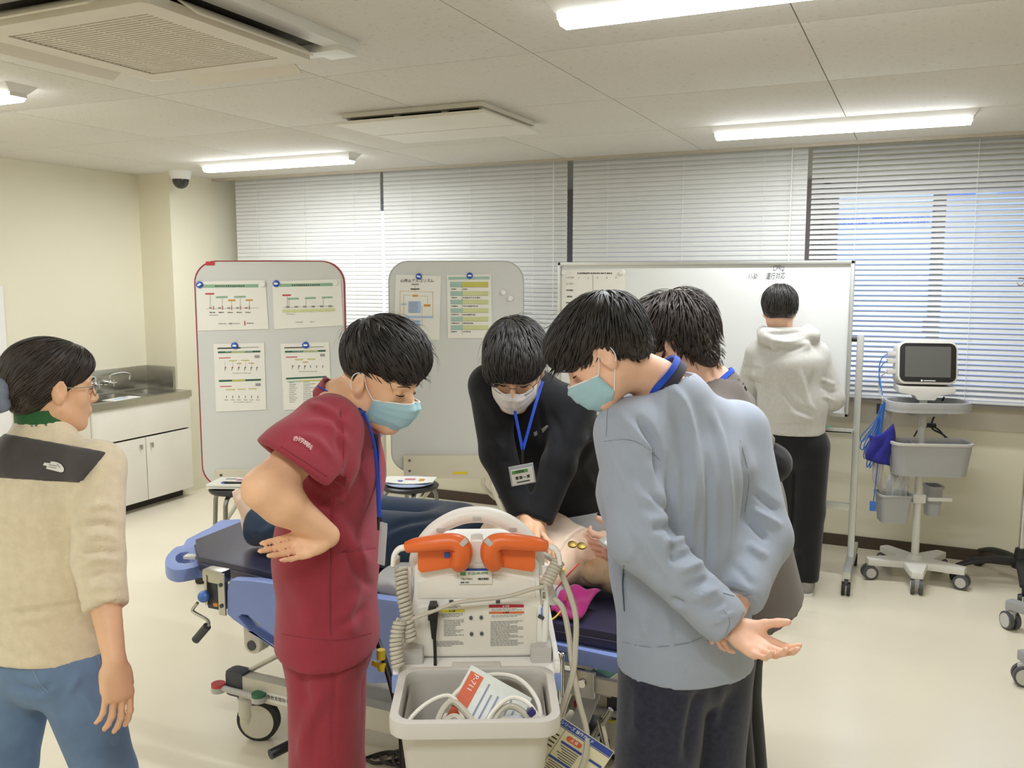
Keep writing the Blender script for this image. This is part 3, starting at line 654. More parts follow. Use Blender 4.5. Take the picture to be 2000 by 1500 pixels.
# --- stools
M_vinyl = plastic('black_vinyl', (34, 33, 34), 0.38)
M_pipe = metal_('stool_pipe', (150, 148, 145), 0.35)
def stool(label, px, py, d, rz, zs):
    c = P(px, py, d); t = thing('round_stool', label, 'stool', (c[0], c[1], 0), rz, 'round stools')
    B().lathe([(0, zs - 0.052), (0.05, zs - 0.052), (0.085, zs - 0.04), (0.10, zs - 0.024), (0.16, zs - 0.02), (0.165, zs - 0.008), (0.155, zs), (0, zs + 0.004)], n=36).obj('seat', M_vinyl, t)
    for k in range(4):
        a = k * math.pi / 2; u = A(math.cos(a), math.sin(a), 0)
        lg = B().tube([u * 0.07 + A(0, 0, zs - 0.03), u * 0.115 + A(0, 0, zs - 0.032), u * 0.145 + A(0, 0, zs - 0.06), u * 0.155 + A(0, 0, zs - 0.14), u * 0.18 + A(0, 0, 0.02)], 0.0125, 10).obj('leg', M_pipe, t)
        B().cyl(u * 0.18 + A(0, 0, 0), u * 0.18 + A(0, 0, 0.03), 0.0155).obj('foot_cap', M_black, lg)
    B().tube([A(0.166 * math.cos(a), 0.166 * math.sin(a), 0.19) for a in np.linspace(0, 2 * math.pi, 25)[:-1]], 0.008, 6, closed=True, sm=1).obj('foot_ring', M_pipe, t)
    return t, c
zs1 = P(468, 950, 4.95)[2]; zs2 = P(801, 945, 5.1)[2]
stool('black round stool in front of the red-edged board, papers and a pen on it', 468, 950, 4.95, 0.2, zs1)
stool('black round stool in front of the grey rounded board, one leaflet on it', 801, 945, 5.1, YAW + 0.25, zs2)
g3 = on(1530, 1195, 2, 0.0)
stool('black round stool mostly hidden behind the brown-shirted person, one leg showing', 1473, 1010, 4.55, YAW, 0.5)
stool('round stool hidden behind the black-jacketed person, a strip of leg showing', 1076, 985, 3.95, YAW + 0.1, 0.62)
# papers on the stools
c1 = P(462, 944, 4.95)
st = thing('paper_stack', 'stack of white printed papers on the left stool', 'papers', (c1[0], c1[1], zs1 + 0.004), YAW - 0.1)
for k in range(5): B().box((random.uniform(-.01, .01), random.uniform(-.01, .01), 0.0025 + k * 0.005), (0.25, 0.19, 0.0046), 0.0008, rotz(random.uniform(-.08, .08))).obj('sheet', M_paper, st)
B().m(0).rect((0.03, 0.03, 0.0263), (1, 0, 0), (0, 1, 0), 0.08, 0.03).m(1).rect((-0.05, 0.05, 0.0263), (1, 0, 0), (0, 1, 0), 0.06, 0.02).m(2).rect((-0.02, -0.02, 0.0263), (1, 0, 0), (0, 1, 0), 0.1, 0.012).obj('print', [mat('print_magenta', (190, 110, 150), .6), M_inkg, M_ink], st)
pn = thing('black_pen', 'black pen lying on the papers on the left stool', 'pen', (c1[0] + 0.03 * 0.9, c1[1] + 0.0, zs1 + 0.0345), YAW)
B().cyl((-0.07, -0.05, 0), (0.06, -0.05, 0), 0.0065, n=10).obj('barrel', M_black, pn)
B().cyl((-0.09, -0.05, 0), (-0.07, -0.05, 0), 0.003, 0.0065, n=10).obj('tip', mat('pen_tip', (70, 90, 170), .4), pn)
c2 = P(800, 937, 5.1)
lf = thing('leaflet', 'white leaflet with red and blue print on the stool by the grey board', 'leaflet', (c2[0], c2[1], zs2 + 0.005), YAW - 0.06)
cush = B().lathe([(0, 0), (0.13, 0), (0.14, 0.006), (0.135, 0.012), (0, 0.012)], n=30).obj('blue_pad', mat('pale_blue_pad', (170, 184, 216), 0.6), lf)
B().grid(lambda u, v: A((u - .5) * 0.29, (v - .5) * 0.19, 0.016 + 0.012 * (2 * u - 1) ** 2 * (1 - v)), 8, 4).obj('page', M_paper, lf)
B().m(0).rect((0.0, 0.02, 0.0176), (1, 0, 0), (0, 1, 0), 0.06, 0.035).m(1).rect((-0.06, -0.03, 0.0176), (1, 0, 0), (0, 1, 0), 0.05, 0.04).m(2).rect((0.07, 0.0, 0.0186), (1, 0, 0), (0, 1, 0), 0.03, 0.06).obj('print', [mat('print_pink', (206, 120, 132), .6), mat('print_violet', (92, 96, 170), .6), M_org], lf)

# --- treatment couch behind the boards
M_cou = plastic('couch_blue_vinyl', (112, 160, 214), 0.45)
bc = P(700, 850, 5.9)
cz = P(745, 833, 5.75)[2]
co_ = thing('treatment_couch', 'blue-topped beige treatment couch, a corner showing behind the burgundy uniform', 'couch', (bc[0] - 0.1, bc[1] - 0.10, 0), YAW)
B().box((0, 0, cz - 0.035), (0.62, 0.34, 0.07), 0.02).obj('cushion', M_cou, co_)
B().box((0, 0, (cz - 0.07 + 0.1) / 2), (0.60, 0.32, cz - 0.17), 0.004).obj('base', M_lam, co_)
B().box((0, 0, 0.05), (0.56, 0.30, 0.1)).obj('plinth', M_trim, co_)
pp = thing('paper_sheet', 'white sheet of paper on the blue couch', 'paper', (bc[0] + 0.10, bc[1] - 0.08, cz + 0.0005), YAW)
B().box((0, 0, 0.002), (0.2, 0.2, 0.004), 0.0005).obj('page', M_paper, pp)

# --- band and socket under the right window
struct(B().box((0.7, YW - 0.008, SILL - 0.09), (2.4, 0.016, 0.13), 0.002).obj('trim_8', mat('sill_band', (206, 198, 180), 0.5)), 'panel below the window sill')
so = on(1725, 790, 1, YW - 0.02)
sk_ = thing('wall_socket', 'grey wall socket plate below the sill beside the patient monitor', 'socket', (so[0], YW - 0.016, so[2]))
B().box((0, -0.004, 0), (0.075, 0.008, 0.125), 0.003).obj('plate', M_dgrey, sk_)
for s_ in (-1, 1):
    b_ = B().box((0, -0.01, s_ * 0.022), (0.034, 0.006, 0.036), 0.003).obj('outlet', M_white, sk_)
    B().box((-0.007, -0.0135, s_ * 0.022 + 0.004), (0.003, 0.002, 0.012)).box((0.007, -0.0135, s_ * 0.022 + 0.004), (0.003, 0.002, 0.012)).cyl((0, -0.0125, s_ * 0.022 - 0.01), (0, -0.0145, s_ * 0.022 - 0.01), 0.003, n=8).obj('slots', M_black, b_)

# --- patient monitor on its trolley
g = on(1797, 900, 1, 5.46) * A(1, 1, 0)
mt = thing('patient_monitor_trolley', 'white wheeled pole trolley with grey tray, basket and bins by the window', 'trolley', (g[0], g[1], 0), YAW * 0.75)
dm = (g - CAM) @ _f; K = dm / FPX
M_tw = plastic('trolley_white', (226, 223, 214), 0.4); M_tg = plastic('trolley_grey', (172, 172, 172), 0.5)
hub = B(); pts = []
for k in range(5):
    a = -math.pi / 2 - 0.26 + k * 2 * math.pi / 5
    pts += [(0.27 * math.cos(a - 0.11), 0.27 * math.sin(a - 0.11)), (0.27 * math.cos(a + 0.11), 0.27 * math.sin(a + 0.11)), (0.105 * math.cos(a + 0.62), 0.105 * math.sin(a + 0.62))]
hub.prism(pts, 0.085, 0.125, bev=0.012).cyl((0, 0, 0.12), (0, 0, 0.15), 0.05, 0.03).obj('star_base', M_tw, mt)
for k in range(5):
    a = -math.pi / 2 - 0.26 + k * 2 * math.pi / 5; q = A(0.25 * math.cos(a), 0.25 * math.sin(a), 0); sd = A(-math.sin(a), math.cos(a), 0)
    ca = B().cyl(q + A(0, 0, 0.06), q + A(0, 0, 0.1), 0.01).box(q + A(0, 0, 0.06), (0.03, 0.03, 0.05), 0.008, rotz(a)).obj('caster', M_lgrey, mt)
    for e in (-1, 1): B().cyl(q + sd * (e * 0.012), q + sd * (e * 0.03), 0.042, n=22).obj('tyre', M_dgrey, ca); B().cyl(q + sd * (e * 0.029) , q + sd * (e * 0.033), 0.028, n=18).obj('hub_cap', M_lgrey, ca)
for o in list(C.objects):
    if o.name.startswith(('tyre', 'hub_cap')) and o.location.z == 0 and o.parent and o.parent.parent == mt: o.location.z = 0.042
B().cyl((0, 0, 0.12), (0, 0, P(1800, 742, dm)[2] - 0.08), 0.021, n=20).obj('pole', M_tw, mt)
def zz(py): return P(1800, py, dm)[2]
def xx(px, py): return (px - 1000) * K - (1000 + FPX * ((A(g[0], g[1], zz(py)) - CAM) @ _r) / ((A(g[0], g[1], zz(py)) - CAM) @ _f) - 1000) * K
zt_ = zz(782)
o1 = rrect(0.44, 0.26, 0.1, 6, 0.0, -0.06); o2 = rrect(0.41, 0.23, 0.09, 6, 0.0, -0.06)
B().prism(o1, zt_ - 0.03, zt_ - 0.015).prism(o1, zt_ - 0.016, zt_ + 0.025, holes=[o2], bev=0.003).prism(rrect(0.2, 0.16, 0.05, 5, 0, -0.05), zt_ - 0.055, zt_ - 0.03).obj('tray', M_tg, mt)
z0, z1 = zz(912), zz(850)
bk_ = B(); oo = rrect(0.42, 0.2, 0.06, 6, 0.01, -0.1); oi = rrect(0.40, 0.18, 0.05, 6, 0.01, -0.1); ol = rrect(0.38, 0.17, 0.06, 6, 0.01, -0.1)
n_ = len(oo)
V = [(x, y, z1) for x, y in oo] + [(x, y, z0) for x, y in ol] + [(x, y, z1) for x, y in oi] + [(x * 0.96, y * 0.98 - .002, z0 + 0.01) for x, y in ol]
F = [(i, n_ + i, n_ + (i + 1) % n_, (i + 1) % n_) for i in range(n_)] + [(2 * n_ + i, 2 * n_ + (i + 1) % n_, 3 * n_ + (i + 1) % n_, 3 * n_ + i) for i in range(n_)] + [(i, (i + 1) % n_, 2 * n_ + (i + 1) % n_, 2 * n_ + i) for i in range(n_)] + [tuple(range(n_, 2 * n_))[::-1], tuple(range(3 * n_, 4 * n_))]
bas = bk_._add(V, F).obj('basket', M_tg, mt)
B().prism(rrect(0.43, 0.21, 0.06, 6, 0.01, -0.1), z1 - 0.012, z1 + 0.004, holes=[rrect(0.398, 0.178, 0.05, 6, 0.01, -0.1)], bev=0.003).obj('basket_lip', M_lgrey, bas)
B().box((-0.07, -0.1, (z0 + z1) / 2), (0.006, 0.17, z1 - z0 - 0.02)).obj('divider', M_lgrey, bas)
B().box((0, -0.01, z0 + 0.06), (0.08, 0.05, 0.06), 0.006).obj('basket_clamp', M_tw, mt)
def bin_(cx, cy, w_, d_, z0, z1, name='bin'):
    oo = rrect(w_, d_, 0.025, 4); oi = rrect(w_ - 0.014, d_ - 0.014, 0.02, 4); n_ = len(oo)
    V = [(x + cx, y + cy, z1) for x, y in oo] + [(x * .82 + cx, y * .82 + cy, z0) for x, y in oo] + [(x + cx, y + cy, z1) for x, y in oi] + [(x * .8 + cx, y * .8 + cy, z0 + 0.01) for x, y in oi]
    F = [(i, n_ + i, n_ + (i + 1) % n_, (i + 1) % n_) for i in range(n_)] + [(2 * n_ + i, 2 * n_ + (i + 1) % n_, 3 * n_ + (i + 1) % n_, 3 * n_ + i) for i in range(n_)] + [(i, (i + 1) % n_, 2 * n_ + (i + 1) % n_, 2 * n_ + i) for i in range(n_)] + [tuple(range(n_, 2 * n_))[::-1], tuple(range(3 * n_, 4 * n_))]
    b = B()._add(V, F).prism(rrect(w_ + 0.014, d_ + 0.014, 0.03, 4, cx, cy), z1 - 0.006, z1 + 0.006, holes=[rrect(w_ - 0.012, d_ - 0.012, 0.02, 4, cx, cy)], bev=0.002)
    return b.obj(name, M_tg, mt)
zb0, zb1 = zz(1012), zz(958)
bn = bin_(-0.145, -0.03, 0.17, 0.15, zb0, zb1); bin_(0.10, 0.06, 0.085, 0.11, zb0 + 0.02, zb1 + 0.03)
B().box((0.0, 0.0, (zb0 + zb1) / 2 + 0.05), (0.07, 0.055, 0.05), 0.008).box((0.11, -0.02, (zb0 + zb1) / 2 + 0.05), (0.13, 0.02, 0.022), 0.005).obj('bin_clamp', M_tw, mt)
bg = thing('plastic_bag', 'clear plastic bag stuffed in the left bin of the white pole trolley', 'bag', (0, 0, 0))
bg.location = Vector((g[0], g[1], 0)) + Matrix.Rotation(YAW * 0.75, 3, 'Z') @ Vector((-0.145, -0.03, zb1 - 0.02)); bg.rotation_euler.z = YAW * 0.75
rg = random.Random(3)
B().grid(lambda u, v: A((0.065 + 0.02 * v) * math.cos(2 * math.pi * u) * (1 - 0.45 * v) + 0.03 * v + 0.012 * math.sin(9 * u * 6.28 + 7 * v), 0.06 * math.sin(2 * math.pi * u) * (1 - 0.5 * v) + 0.01 * math.sin(7 * u * 6.28 + 5 * v), -0.02 + 0.16 * v + 0.012 * math.sin(5 * u * 6.28)), 40, 8).obj('film', mat('clear_film', (236, 238, 238), 0.15, var=0.0, alpha=0.42), bg)
# monitor
zm0, zm1 = zz(746), zz(664); Hm = zm1 - zm0; Wm = 0.31
mo = thing('patient_monitor', 'boxy white patient monitor with dark blank screen on top of the pole trolley', 'monitor', (0, 0, 0))
mo.location = Vector((g[0], g[1], zm0)); mo.rotation_euler.z = YAW * 0.75 - 0.10
Rm = rotx(math.radians(-9))
def mpt(x, y, z): return Rm @ A(x, y, z)
XM, ZM = A(1, 0, 0), Rm @ A(0, 0, 1)
B().prism(rrect(Wm, Hm, 0.045, 6), -0.07, 0.07, mpt(0, 0.0, Hm / 2), XM, ZM, bev=0.012).obj('housing', M_tw, mo)
B().prism(rrect(Wm - 0.02, Hm - 0.025, 0.035, 6), 0.068, 0.0725, mpt(0, 0, Hm / 2), XM, ZM, bev=0.001).obj('bezel', M_black, mo)
B().prism(rrect(Wm - 0.075, Hm - 0.07, 0.004, 2), 0.072, 0.0735, mpt(0.0, 0, Hm / 2 + 0.004), XM, ZM).obj('screen', mat('blank_screen', (98, 98, 94), 0.3, var=0.01), mo)
B().box(mpt(0, 0.03, Hm + 0.004), (0.1, 0.06, 0.016), 0.006, Rm).obj('top_handle', M_tw, mo)
B().prism([(-0.15, 0.0), (0.15, 0.0), (0.145, -0.035), (0.06, -0.05), (0.045, -0.075), (-0.045, -0.075), (-0.06, -0.05), (-0.145, -0.035)], -0.07, 0.07, (0, 0, -0.004), (1, 0, 0), (0, 0, 1), bev=0.006).obj('mount_plate', M_tw, mo)
pl = mpt(-0.028, -0.0737, 0.02)
B().cyl(mpt(-0.03, -0.0725, 0.0195), mpt(-0.03, -0.0745, 0.0195), 0.005, n=12).box(mpt(0.01, -0.0735, 0.0195), (0.06, 0.001, 0.004), 0, Rm).obj('emblem', M_wht, mo)
for k, z in enumerate((0.17, 0.13, 0.07)): B().box(mpt(-Wm / 2 - 0.02, 0.0, z), (0.045, 0.03, 0.026), 0.006, Rm).obj('cable_plug', M_lgrey, mo)
B().box(mpt(Wm / 2 + 0.006, 0.0, 0.075), (0.016, 0.05, 0.03), 0.004).obj('side_port', M_tw, mo)
# its cables and the pressure cuff
def mw(x, y, z): return np.array(mo.location) + rotz(mo.rotation_euler.z) @ mpt(x, y, z)
def tw(x, y, z): return np.array([g[0], g[1], 0]) + rotz(YAW * 0.75) @ A(x, y, z)
M_bluc = plastic('blue_cable', (58, 116, 198), 0.4); M_gryc = plastic('grey_cable', (186, 180, 172), 0.5)
hk = tw(-0.235, -0.05, zt_ + 0.0)
for k, zq in enumerate((0.17, 0.13, 0.07)):
    s_ = mw(-Wm / 2 - 0.04, 0, zq)
    m_ = M_gryc if k == 2 else M_bluc
    B().tube([s_, s_ + A(-0.03, 0, -0.03), s_ + A(-0.04, 0, -0.1), hk + A(0.0, 0, 0.04), hk], 0.005 if k == 2 else 0.003, 6).obj('monitor_cable', m_)
    o = C.objects[-1] if False else bpy.data.objects[[q.name for q in C.objects][-1]]
    tag(o, ['upper blue cable leaving the left side of the patient monitor', 'second blue cable leaving the left side of the patient monitor', 'grey cable leaving the lowest plug of the patient monitor'][k], 'cable', 'monitor cables')
for k in range(8):
    x = -0.02 + 0.006 * k - 0.03 * (k % 3); L_ = 0.22 + 0.05 * (k % 4); sw = -0.05 + 0.012 * (k % 5)
    o = B().tube([hk + A(0.003 * k, 0, 0.01), hk + A(sw * 0.6, 0.004 * k, -L_ * 0.4), hk + A(sw * 1.6 - 0.02, 0.004 * k, -L_ * 0.85), hk + A(sw * 1.3 - 0.03, 0.004 * k, -L_), hk + A(sw - 0.01, 0.01, -L_ * 0.8), hk + A(0.01, 0.012, -0.05)], 0.0032, 6).obj('lead_wire', M_bluc)
    tag(o, 'thin blue lead wire looped in the bundle left of the trolley tray', 'cable', 'blue lead wires on the trolley')
for k in range(4):
    o = B().tube([hk + A(0.02 + .01 * k, 0.03, -0.02), hk + A(-0.01 + 0.012 * k, 0.03, -0.25), hk + A(-0.03 + 0.014 * k, 0.02, -0.42 - 0.015 * k), hk + A(0.04, 0.02, -0.5 - 0.012 * k), hk + A(0.10 - 0.01 * k, 0.03, -0.4)], 0.007, 6).obj('air_hose', M_gryc)
    tag(o, 'beige hose hanging in loops left of the trolley basket', 'hose', 'hoses on the trolley')
o = B().tube([hk + A(0.0, -0.01, -0.05), hk + A(-0.005, -0.02, -0.3), hk + A(-0.02, -0.02, -0.55)], 0.0035, 6).box(hk + A(-0.022, -0.02, -0.58), (0.035, 0.016, 0.055), 0.004).obj('finger_probe', M_bluc)
tag(o, 'blue finger probe hanging lowest at the left of the trolley', 'probe')
o = B().grid(lambda u, v: hk + A(-0.06 + 0.12 * u + 0.01 * math.sin(6 * v), -0.035 - 0.02 * math.sin(math.pi * u) + 0.006 * math.sin(11 * u + 5 * v), -0.17 - 0.14 * v - 0.03 * u + 0.1 * u * u * (1 - v)), 14, 10).obj('pressure_cuff', cloth('cuff_blue', (44, 44, 138)))
m_ = o.modifiers.new('s', 'SOLIDIFY'); m_.thickness = 0.012
tag(o, 'dark blue blood pressure cuff hanging left of the trolley basket', 'cuff')
pc = [tw(0.11, 0.02, zm0 - 0.09), tw(0.115, 0.02, zt_ + 0.03), tw(0.13, 0.14, zt_ - 0.05), tw(0.1, 0.14, zz(835)), tw(0.16, 0.1, zz(850)), tw(0.24, 0.06, zz(880)), tw(0.25, 0.04, zz(905)), tw(0.2, 0.02, zz(922))]
o = B().tube(pc, 0.0055, 6).tube([tw(0.1, 0.14, zz(832)), tw(0.02, 0.1, zz(838)), tw(-0.02, 0.06, zz(850))], 0.005, 6).tube([tw(0.1, 0.14, zz(832)), tw(0.15, 0.12, zz(845)), tw(0.21, 0.08, zz(880)), tw(0.23, 0.06, zz(900))], 0.005, 6).box(tw(0.1, 0.14, zz(832)), (0.05, 0.03, 0.025), 0.008).obj('power_cord', M_black)
tag(o, 'black power cord bundled behind the grey basket of the trolley', 'cord')

# --- drip stand at the right edge
ic = on(1990, 1142, 2, 0.0)
iv = thing('drip_stand', 'steel drip stand with hooks and black five-arm wheeled base at the right edge', 'drip stand', (ic[0], ic[1], 0))
M_ivb = plastic('black_base', (36, 35, 35), 0.5)
for k in range(5):
    a = math.radians(196) + k * 2 * math.pi / 5; u = A(math.cos(a), math.sin(a), 0)
    ar = B().tube([u * 0.03 + A(0, 0, 0.135), u * 0.12 + A(0, 0, 0.14), u * 0.24 + A(0, 0, 0.128), u * 0.335 + A(0, 0, 0.095)], [0.032, 0.03, 0.025, 0.019], 10, flat=0.7).obj('base_arm', M_ivb, iv)
    s2 = A(-u[1], u[0], 0)
    B().cyl(u * 0.33 + A(0, 0, 0.04), u * 0.33 + A(0, 0, 0.1), 0.007).obj('stem', M_ivb, ar)
    for e in (-1, 1): B().cyl(u * 0.34 + s2 * (e * 0.005) + A(0, 0, 0.029), u * 0.34 + s2 * (e * 0.024) + A(0, 0, 0.029), 0.029, 0.024, n=20).obj('wheel', M_ivb, ar)
B().cyl((0, 0, 0.1), (0, 0, 0.21), 0.045, 0.03, n=20).obj('hub', M_ivb, iv)
B().cyl((0, 0, 0.2), (0, 0, 0.82), 0.0155, n=16).obj('lower_pole', M_chrome, iv)
B().cyl((0, 0, 0.8), (0, 0, 1.72), 0.011, n=16).cyl((0, 0, 0.79), (0, 0, 0.83), 0.018, n=16).obj('upper_pole', M_chrome, iv)
for k in range(4):
    u = rotz(math.radians(204.6 + 90 * k)) @ A(1, 0, 0)
    zz_ = 1.70
    pts_ = [A(0, 0, zz_), u * 0.05 + A(0, 0, zz_ + 0.014)] + [u * (0.105 - 0.02 * math.sin(b)) + A(0, 0, zz_ - 0.005 + 0.02 * math.cos(b)) for b in np.linspace(-0.6, 4.6, 9)]
    B().tube(pts_, 0.0035, 6).obj('hook', M_chrome, iv)
# --- grey wheeled base of a second stand, cut by the frame
qa, qb = on(1972, 1228, 2, 0), on(1998, 1338, 2, 0); hubp = A(0.98, (qa[1] + qb[1]) / 2, 0)
gs = thing('equipment_stand', 'grey wheeled equipment stand cut off by the lower right edge', 'stand', hubp)
for q in (qa, qb, 2 * hubp - qa, 2 * hubp - qb):
    u = nrm(q - hubp); L_ = np.linalg.norm(q - hubp); a = math.atan2(u[1], u[0])
    ar = B().box(u * (L_ / 2) + A(0, 0, 0.125), (L_ + 0.03, 0.06, 0.045), 0.008, rotz(a)).obj('base_arm', M_grey, gs)
    p = u * L_; s2 = A(math.cos(a + 1.1), math.sin(a + 1.1), 0)
    B().cyl(p + A(0, 0, 0.06), p + A(0, 0, 0.11), 0.012).box(p + A(0, 0, 0.075), (0.05, 0.03, 0.045), 0.01, rotz(a + 1.1 + 1.57)).obj('fork', M_lgrey, ar)
    for e in (-1, 1):
        B().cyl(p + s2 * (e * 0.008) + A(0, 0, 0.045), p + s2 * (e * 0.028) + A(0, 0, 0.045), 0.045, n=24).obj('tyre', M_dgrey, ar)
        B().cyl(p + s2 * (e * 0.027) + A(0, 0, 0.045), p + s2 * (e * 0.032) + A(0, 0, 0.045), 0.035, n=24).obj('hub_cap', M_lgrey, ar)
B().cyl((0, 0, 0.1), (0, 0, 0.95), 0.025).obj('post', M_grey, gs); B().box((0, 0, 0.96), (0.4, 0.3, 0.03), 0.01).obj('shelf', M_grey, gs)
# ================================================================== PEOPLE: bodies grown as one smooth surface from a distance field
def axis(lo, hi, h, zones=()):
    """grid lines with step h, finer inside the zones (a, b, step)"""
    t = lo; o = [lo]
    while t < hi:
        s = h
        for a, b, q in zones:
            if a - h <= t <= b: s = min(s, q)
        t += s; o.append(t)
    return np.array(o, np.float32)
class Vox:
    def __init__(s, xs, ys, zs): s.ax = (xs, ys, zs); s.d = np.full((len(xs), len(ys), len(zs)), 1.0, np.float32)
    def sub(s, lo, hi):
        sl = tuple(slice(max(0, int(np.searchsorted(a, lo[i])) - 1), int(np.searchsorted(a, hi[i])) + 1) for i, a in enumerate(s.ax))
        X, Y, Z = s.ax[0][sl[0]][:, None, None], s.ax[1][sl[1]][None, :, None], s.ax[2][sl[2]][None, None, :]
        return sl, X, Y, Z
    def ev(s, pr, X, Y, Z):
        k = pr[0]
        if k == 'c':
            _, a, b, ra, rb = pr; ba = b - a; L2 = float(ba @ ba) + 1e-12
            t = np.clip(((X - a[0]) * ba[0] + (Y - a[1]) * ba[1] + (Z - a[2]) * ba[2]) / L2, 0, 1)
            return np.sqrt((X - a[0] - t * ba[0]) ** 2 + (Y - a[1] - t * ba[1]) ** 2 + (Z - a[2] - t * ba[2]) ** 2) - (ra + (rb - ra) * t)
        if k == 'e':   # limb with elliptical section: a, b, side axis, (half width, half depth) at each end
            _, a, b, sd, A_, B_ = pr; ba = b - a; L = float(np.linalg.norm(ba)) + 1e-9; w = ba / L
            u = nrm(sd - w * (sd @ w)); v = np.cross(w, u)
            qx, qy, qz = X - a[0], Y - a[1], Z - a[2]
            h = qx * w[0] + qy * w[1] + qz * w[2]; t = np.clip(h / L, 0, 1)
            ru = A_[0] + (B_[0] - A_[0]) * t; rv = A_[1] + (B_[1] - A_[1]) * t; rw = np.minimum(ru, rv)
            pu = qx * u[0] + qy * u[1] + qz * u[2]; pv = qx * v[0] + qy * v[1] + qz * v[2]; pw = h - t * L
            k0 = np.sqrt((pu / ru) ** 2 + (pv / rv) ** 2 + (pw / rw) ** 2); k1 = np.sqrt((pu / ru ** 2) ** 2 + (pv / rv ** 2) ** 2 + (pw / rw ** 2) ** 2) + 1e-9
            return np.where(k0 < 0.05, -rw, k0 * (k0 - 1) / k1)
        if k == 'l':
            _, c, r, R = pr
            q = [(X - c[0]) * R[0][i] + (Y - c[1]) * R[1][i] + (Z - c[2]) * R[2][i] for i in range(3)]
            k0 = np.sqrt((q[0] / r[0]) ** 2 + (q[1] / r[1]) ** 2 + (q[2] / r[2]) ** 2); k1 = np.sqrt((q[0] / r[0] ** 2) ** 2 + (q[1] / r[1] ** 2) ** 2 + (q[2] / r[2] ** 2) ** 2) + 1e-9
            return np.where(k0 < 0.05, -min(r), k0 * (k0 - 1) / k1)
    def box(s, pr):
        if pr[0] == 'c': r = max(pr[3], pr[4]); return np.minimum(pr[1], pr[2]) - r, np.maximum(pr[1], pr[2]) + r
        if pr[0] == 'e': r = max(*pr[4], *pr[5]); return np.minimum(pr[1], pr[2]) - r, np.maximum(pr[1], pr[2]) + r
        r = max(pr[2]); return pr[1] - r, pr[1] + r
    def add(s, prs, k=0.02, inf=0.0):
        for pr in (prs if isinstance(prs, list) else [prs]):
            lo, hi = s.box(pr); m = inf + k + 0.03; sl, X, Y, Z = s.sub(lo - m, hi + m)
            if 0 in s.d[sl].shape: continue
            v = s.ev(pr, X, Y, Z) - inf; g = s.d[sl]
            h = np.maximum(k - np.abs(g - v), 0) / k if k > 0 else 0
            s.d[sl] = np.minimum(g, v) - h * h * k * 0.25
        return s
    def cut(s, prs, k=0.006, inf=0.0):
        for pr in (prs if isinstance(prs, list) else [prs]):
            lo, hi = s.box(pr); m = inf + k + 0.03; sl, X, Y, Z = s.sub(lo - m, hi + m)
            if 0 in s.d[sl].shape: continue
            v = -(s.ev(pr, X, Y, Z) - inf); g = s.d[sl]
            h = np.maximum(k - np.abs(g - v), 0) / k if k > 0 else 0
            s.d[sl] = np.maximum(g, v) + h * h * k * 0.25
        return s
    def plane(s, p, n, rad=None, k=0.004):
        """removes what lies beyond the plane (within rad of p)"""
        n = nrm(n)
        sl, X, Y, Z = s.sub(p - rad, p + rad) if rad else s.sub(A(-99, -99, -99), A(99, 99, 99))
        v = (X - p[0]) * n[0] + (Y - p[1]) * n[1] + (Z - p[2]) * n[2]; g = s.d[sl]
        h = np.maximum(k - np.abs(g - v), 0) / k
        r = np.maximum(g, v) + h * h * k * 0.25
        if rad: r = np.where((X - p[0]) ** 2 + (Y - p[1]) ** 2 + (Z - p[2]) ** 2 < rad * rad, r, g)
        s.d[sl] = r; return s
    def like(s): return Vox(*s.ax)
    def merge(s, o, k=.01):
        g, v = s.d, o.d; h = np.maximum(k - np.abs(g - v), 0) / k; s.d = (np.minimum(g, v) - h * h * k * .25).astype(np.float32); return s
    def mesh(s, smooth=1):
        d = s.d; S = d < 0; nx, ny, nz = d.shape
        c = np.zeros((nx - 1, ny - 1, nz - 1), np.uint8)
        for i in (0, 1):
            for j in (0, 1):
                for k in (0, 1): c += S[i:nx - 1 + i, j:ny - 1 + j, k:nz - 1 + k]
        act = (c > 0) & (c < 8); I = np.argwhere(act); N = len(I)
        vid = np.full(act.shape, -1, np.int32); vid[act] = np.arange(N)
        off = np.array([(i, j, k) for i in (0, 1) for j in (0, 1) for k in (0, 1)])
        val = np.stack([d[I[:, 0] + o[0], I[:, 1] + o[1], I[:, 2] + o[2]] for o in off], 1)
        acc = np.zeros((N, 3)); cnt = np.zeros(N)
        for a in range(8):
            for b in range(a + 1, 8):
                df = off[b] - off[a]
                if np.abs(df).sum() != 1: continue
                m = (val[:, a] < 0) != (val[:, b] < 0); t = val[:, a] / (val[:, a] - val[:, b] + 1e-12)
                acc += np.where(m[:, None], off[a] + t[:, None] * df, 0); cnt += m
        fr = acc / cnt[:, None]; V = np.empty((N, 3))
        for i in range(3):
            a = s.ax[i]; V[:, i] = a[I[:, i]] + fr[:, i] * (a[np.minimum(I[:, i] + 1, len(a) - 1)] - a[I[:, i]])
        Q = []
        for ax in range(3):
            u, v = (ax + 1) % 3, (ax + 2) % 3
            s0 = [slice(None)] * 3; s1 = [slice(None)] * 3; s0[ax] = slice(0, -1); s1[ax] = slice(1, None)
            for q in (u, v): s0[q] = slice(1, -1); s1[q] = slice(1, -1)
            ch = np.argwhere(S[tuple(s0)] != S[tuple(s1)])
            if not len(ch): continue
            ch[:, u] += 1; ch[:, v] += 1
            neg = S[ch[:, 0], ch[:, 1], ch[:, 2]]
            def g(du, dv):
                w = ch.copy(); w[:, u] += du; w[:, v] += dv; return vid[w[:, 0], w[:, 1], w[:, 2]]
            q = np.stack([g(-1, -1), g(0, -1), g(0, 0), g(-1, 0)], 1); q[~neg] = q[~neg][:, ::-1]; Q.append(q)
        Q = np.concatenate(Q); Q = Q[(Q >= 0).all(1)]
        for _ in range(smooth): V = lap(V, Q, 0.5)
        return V, Q
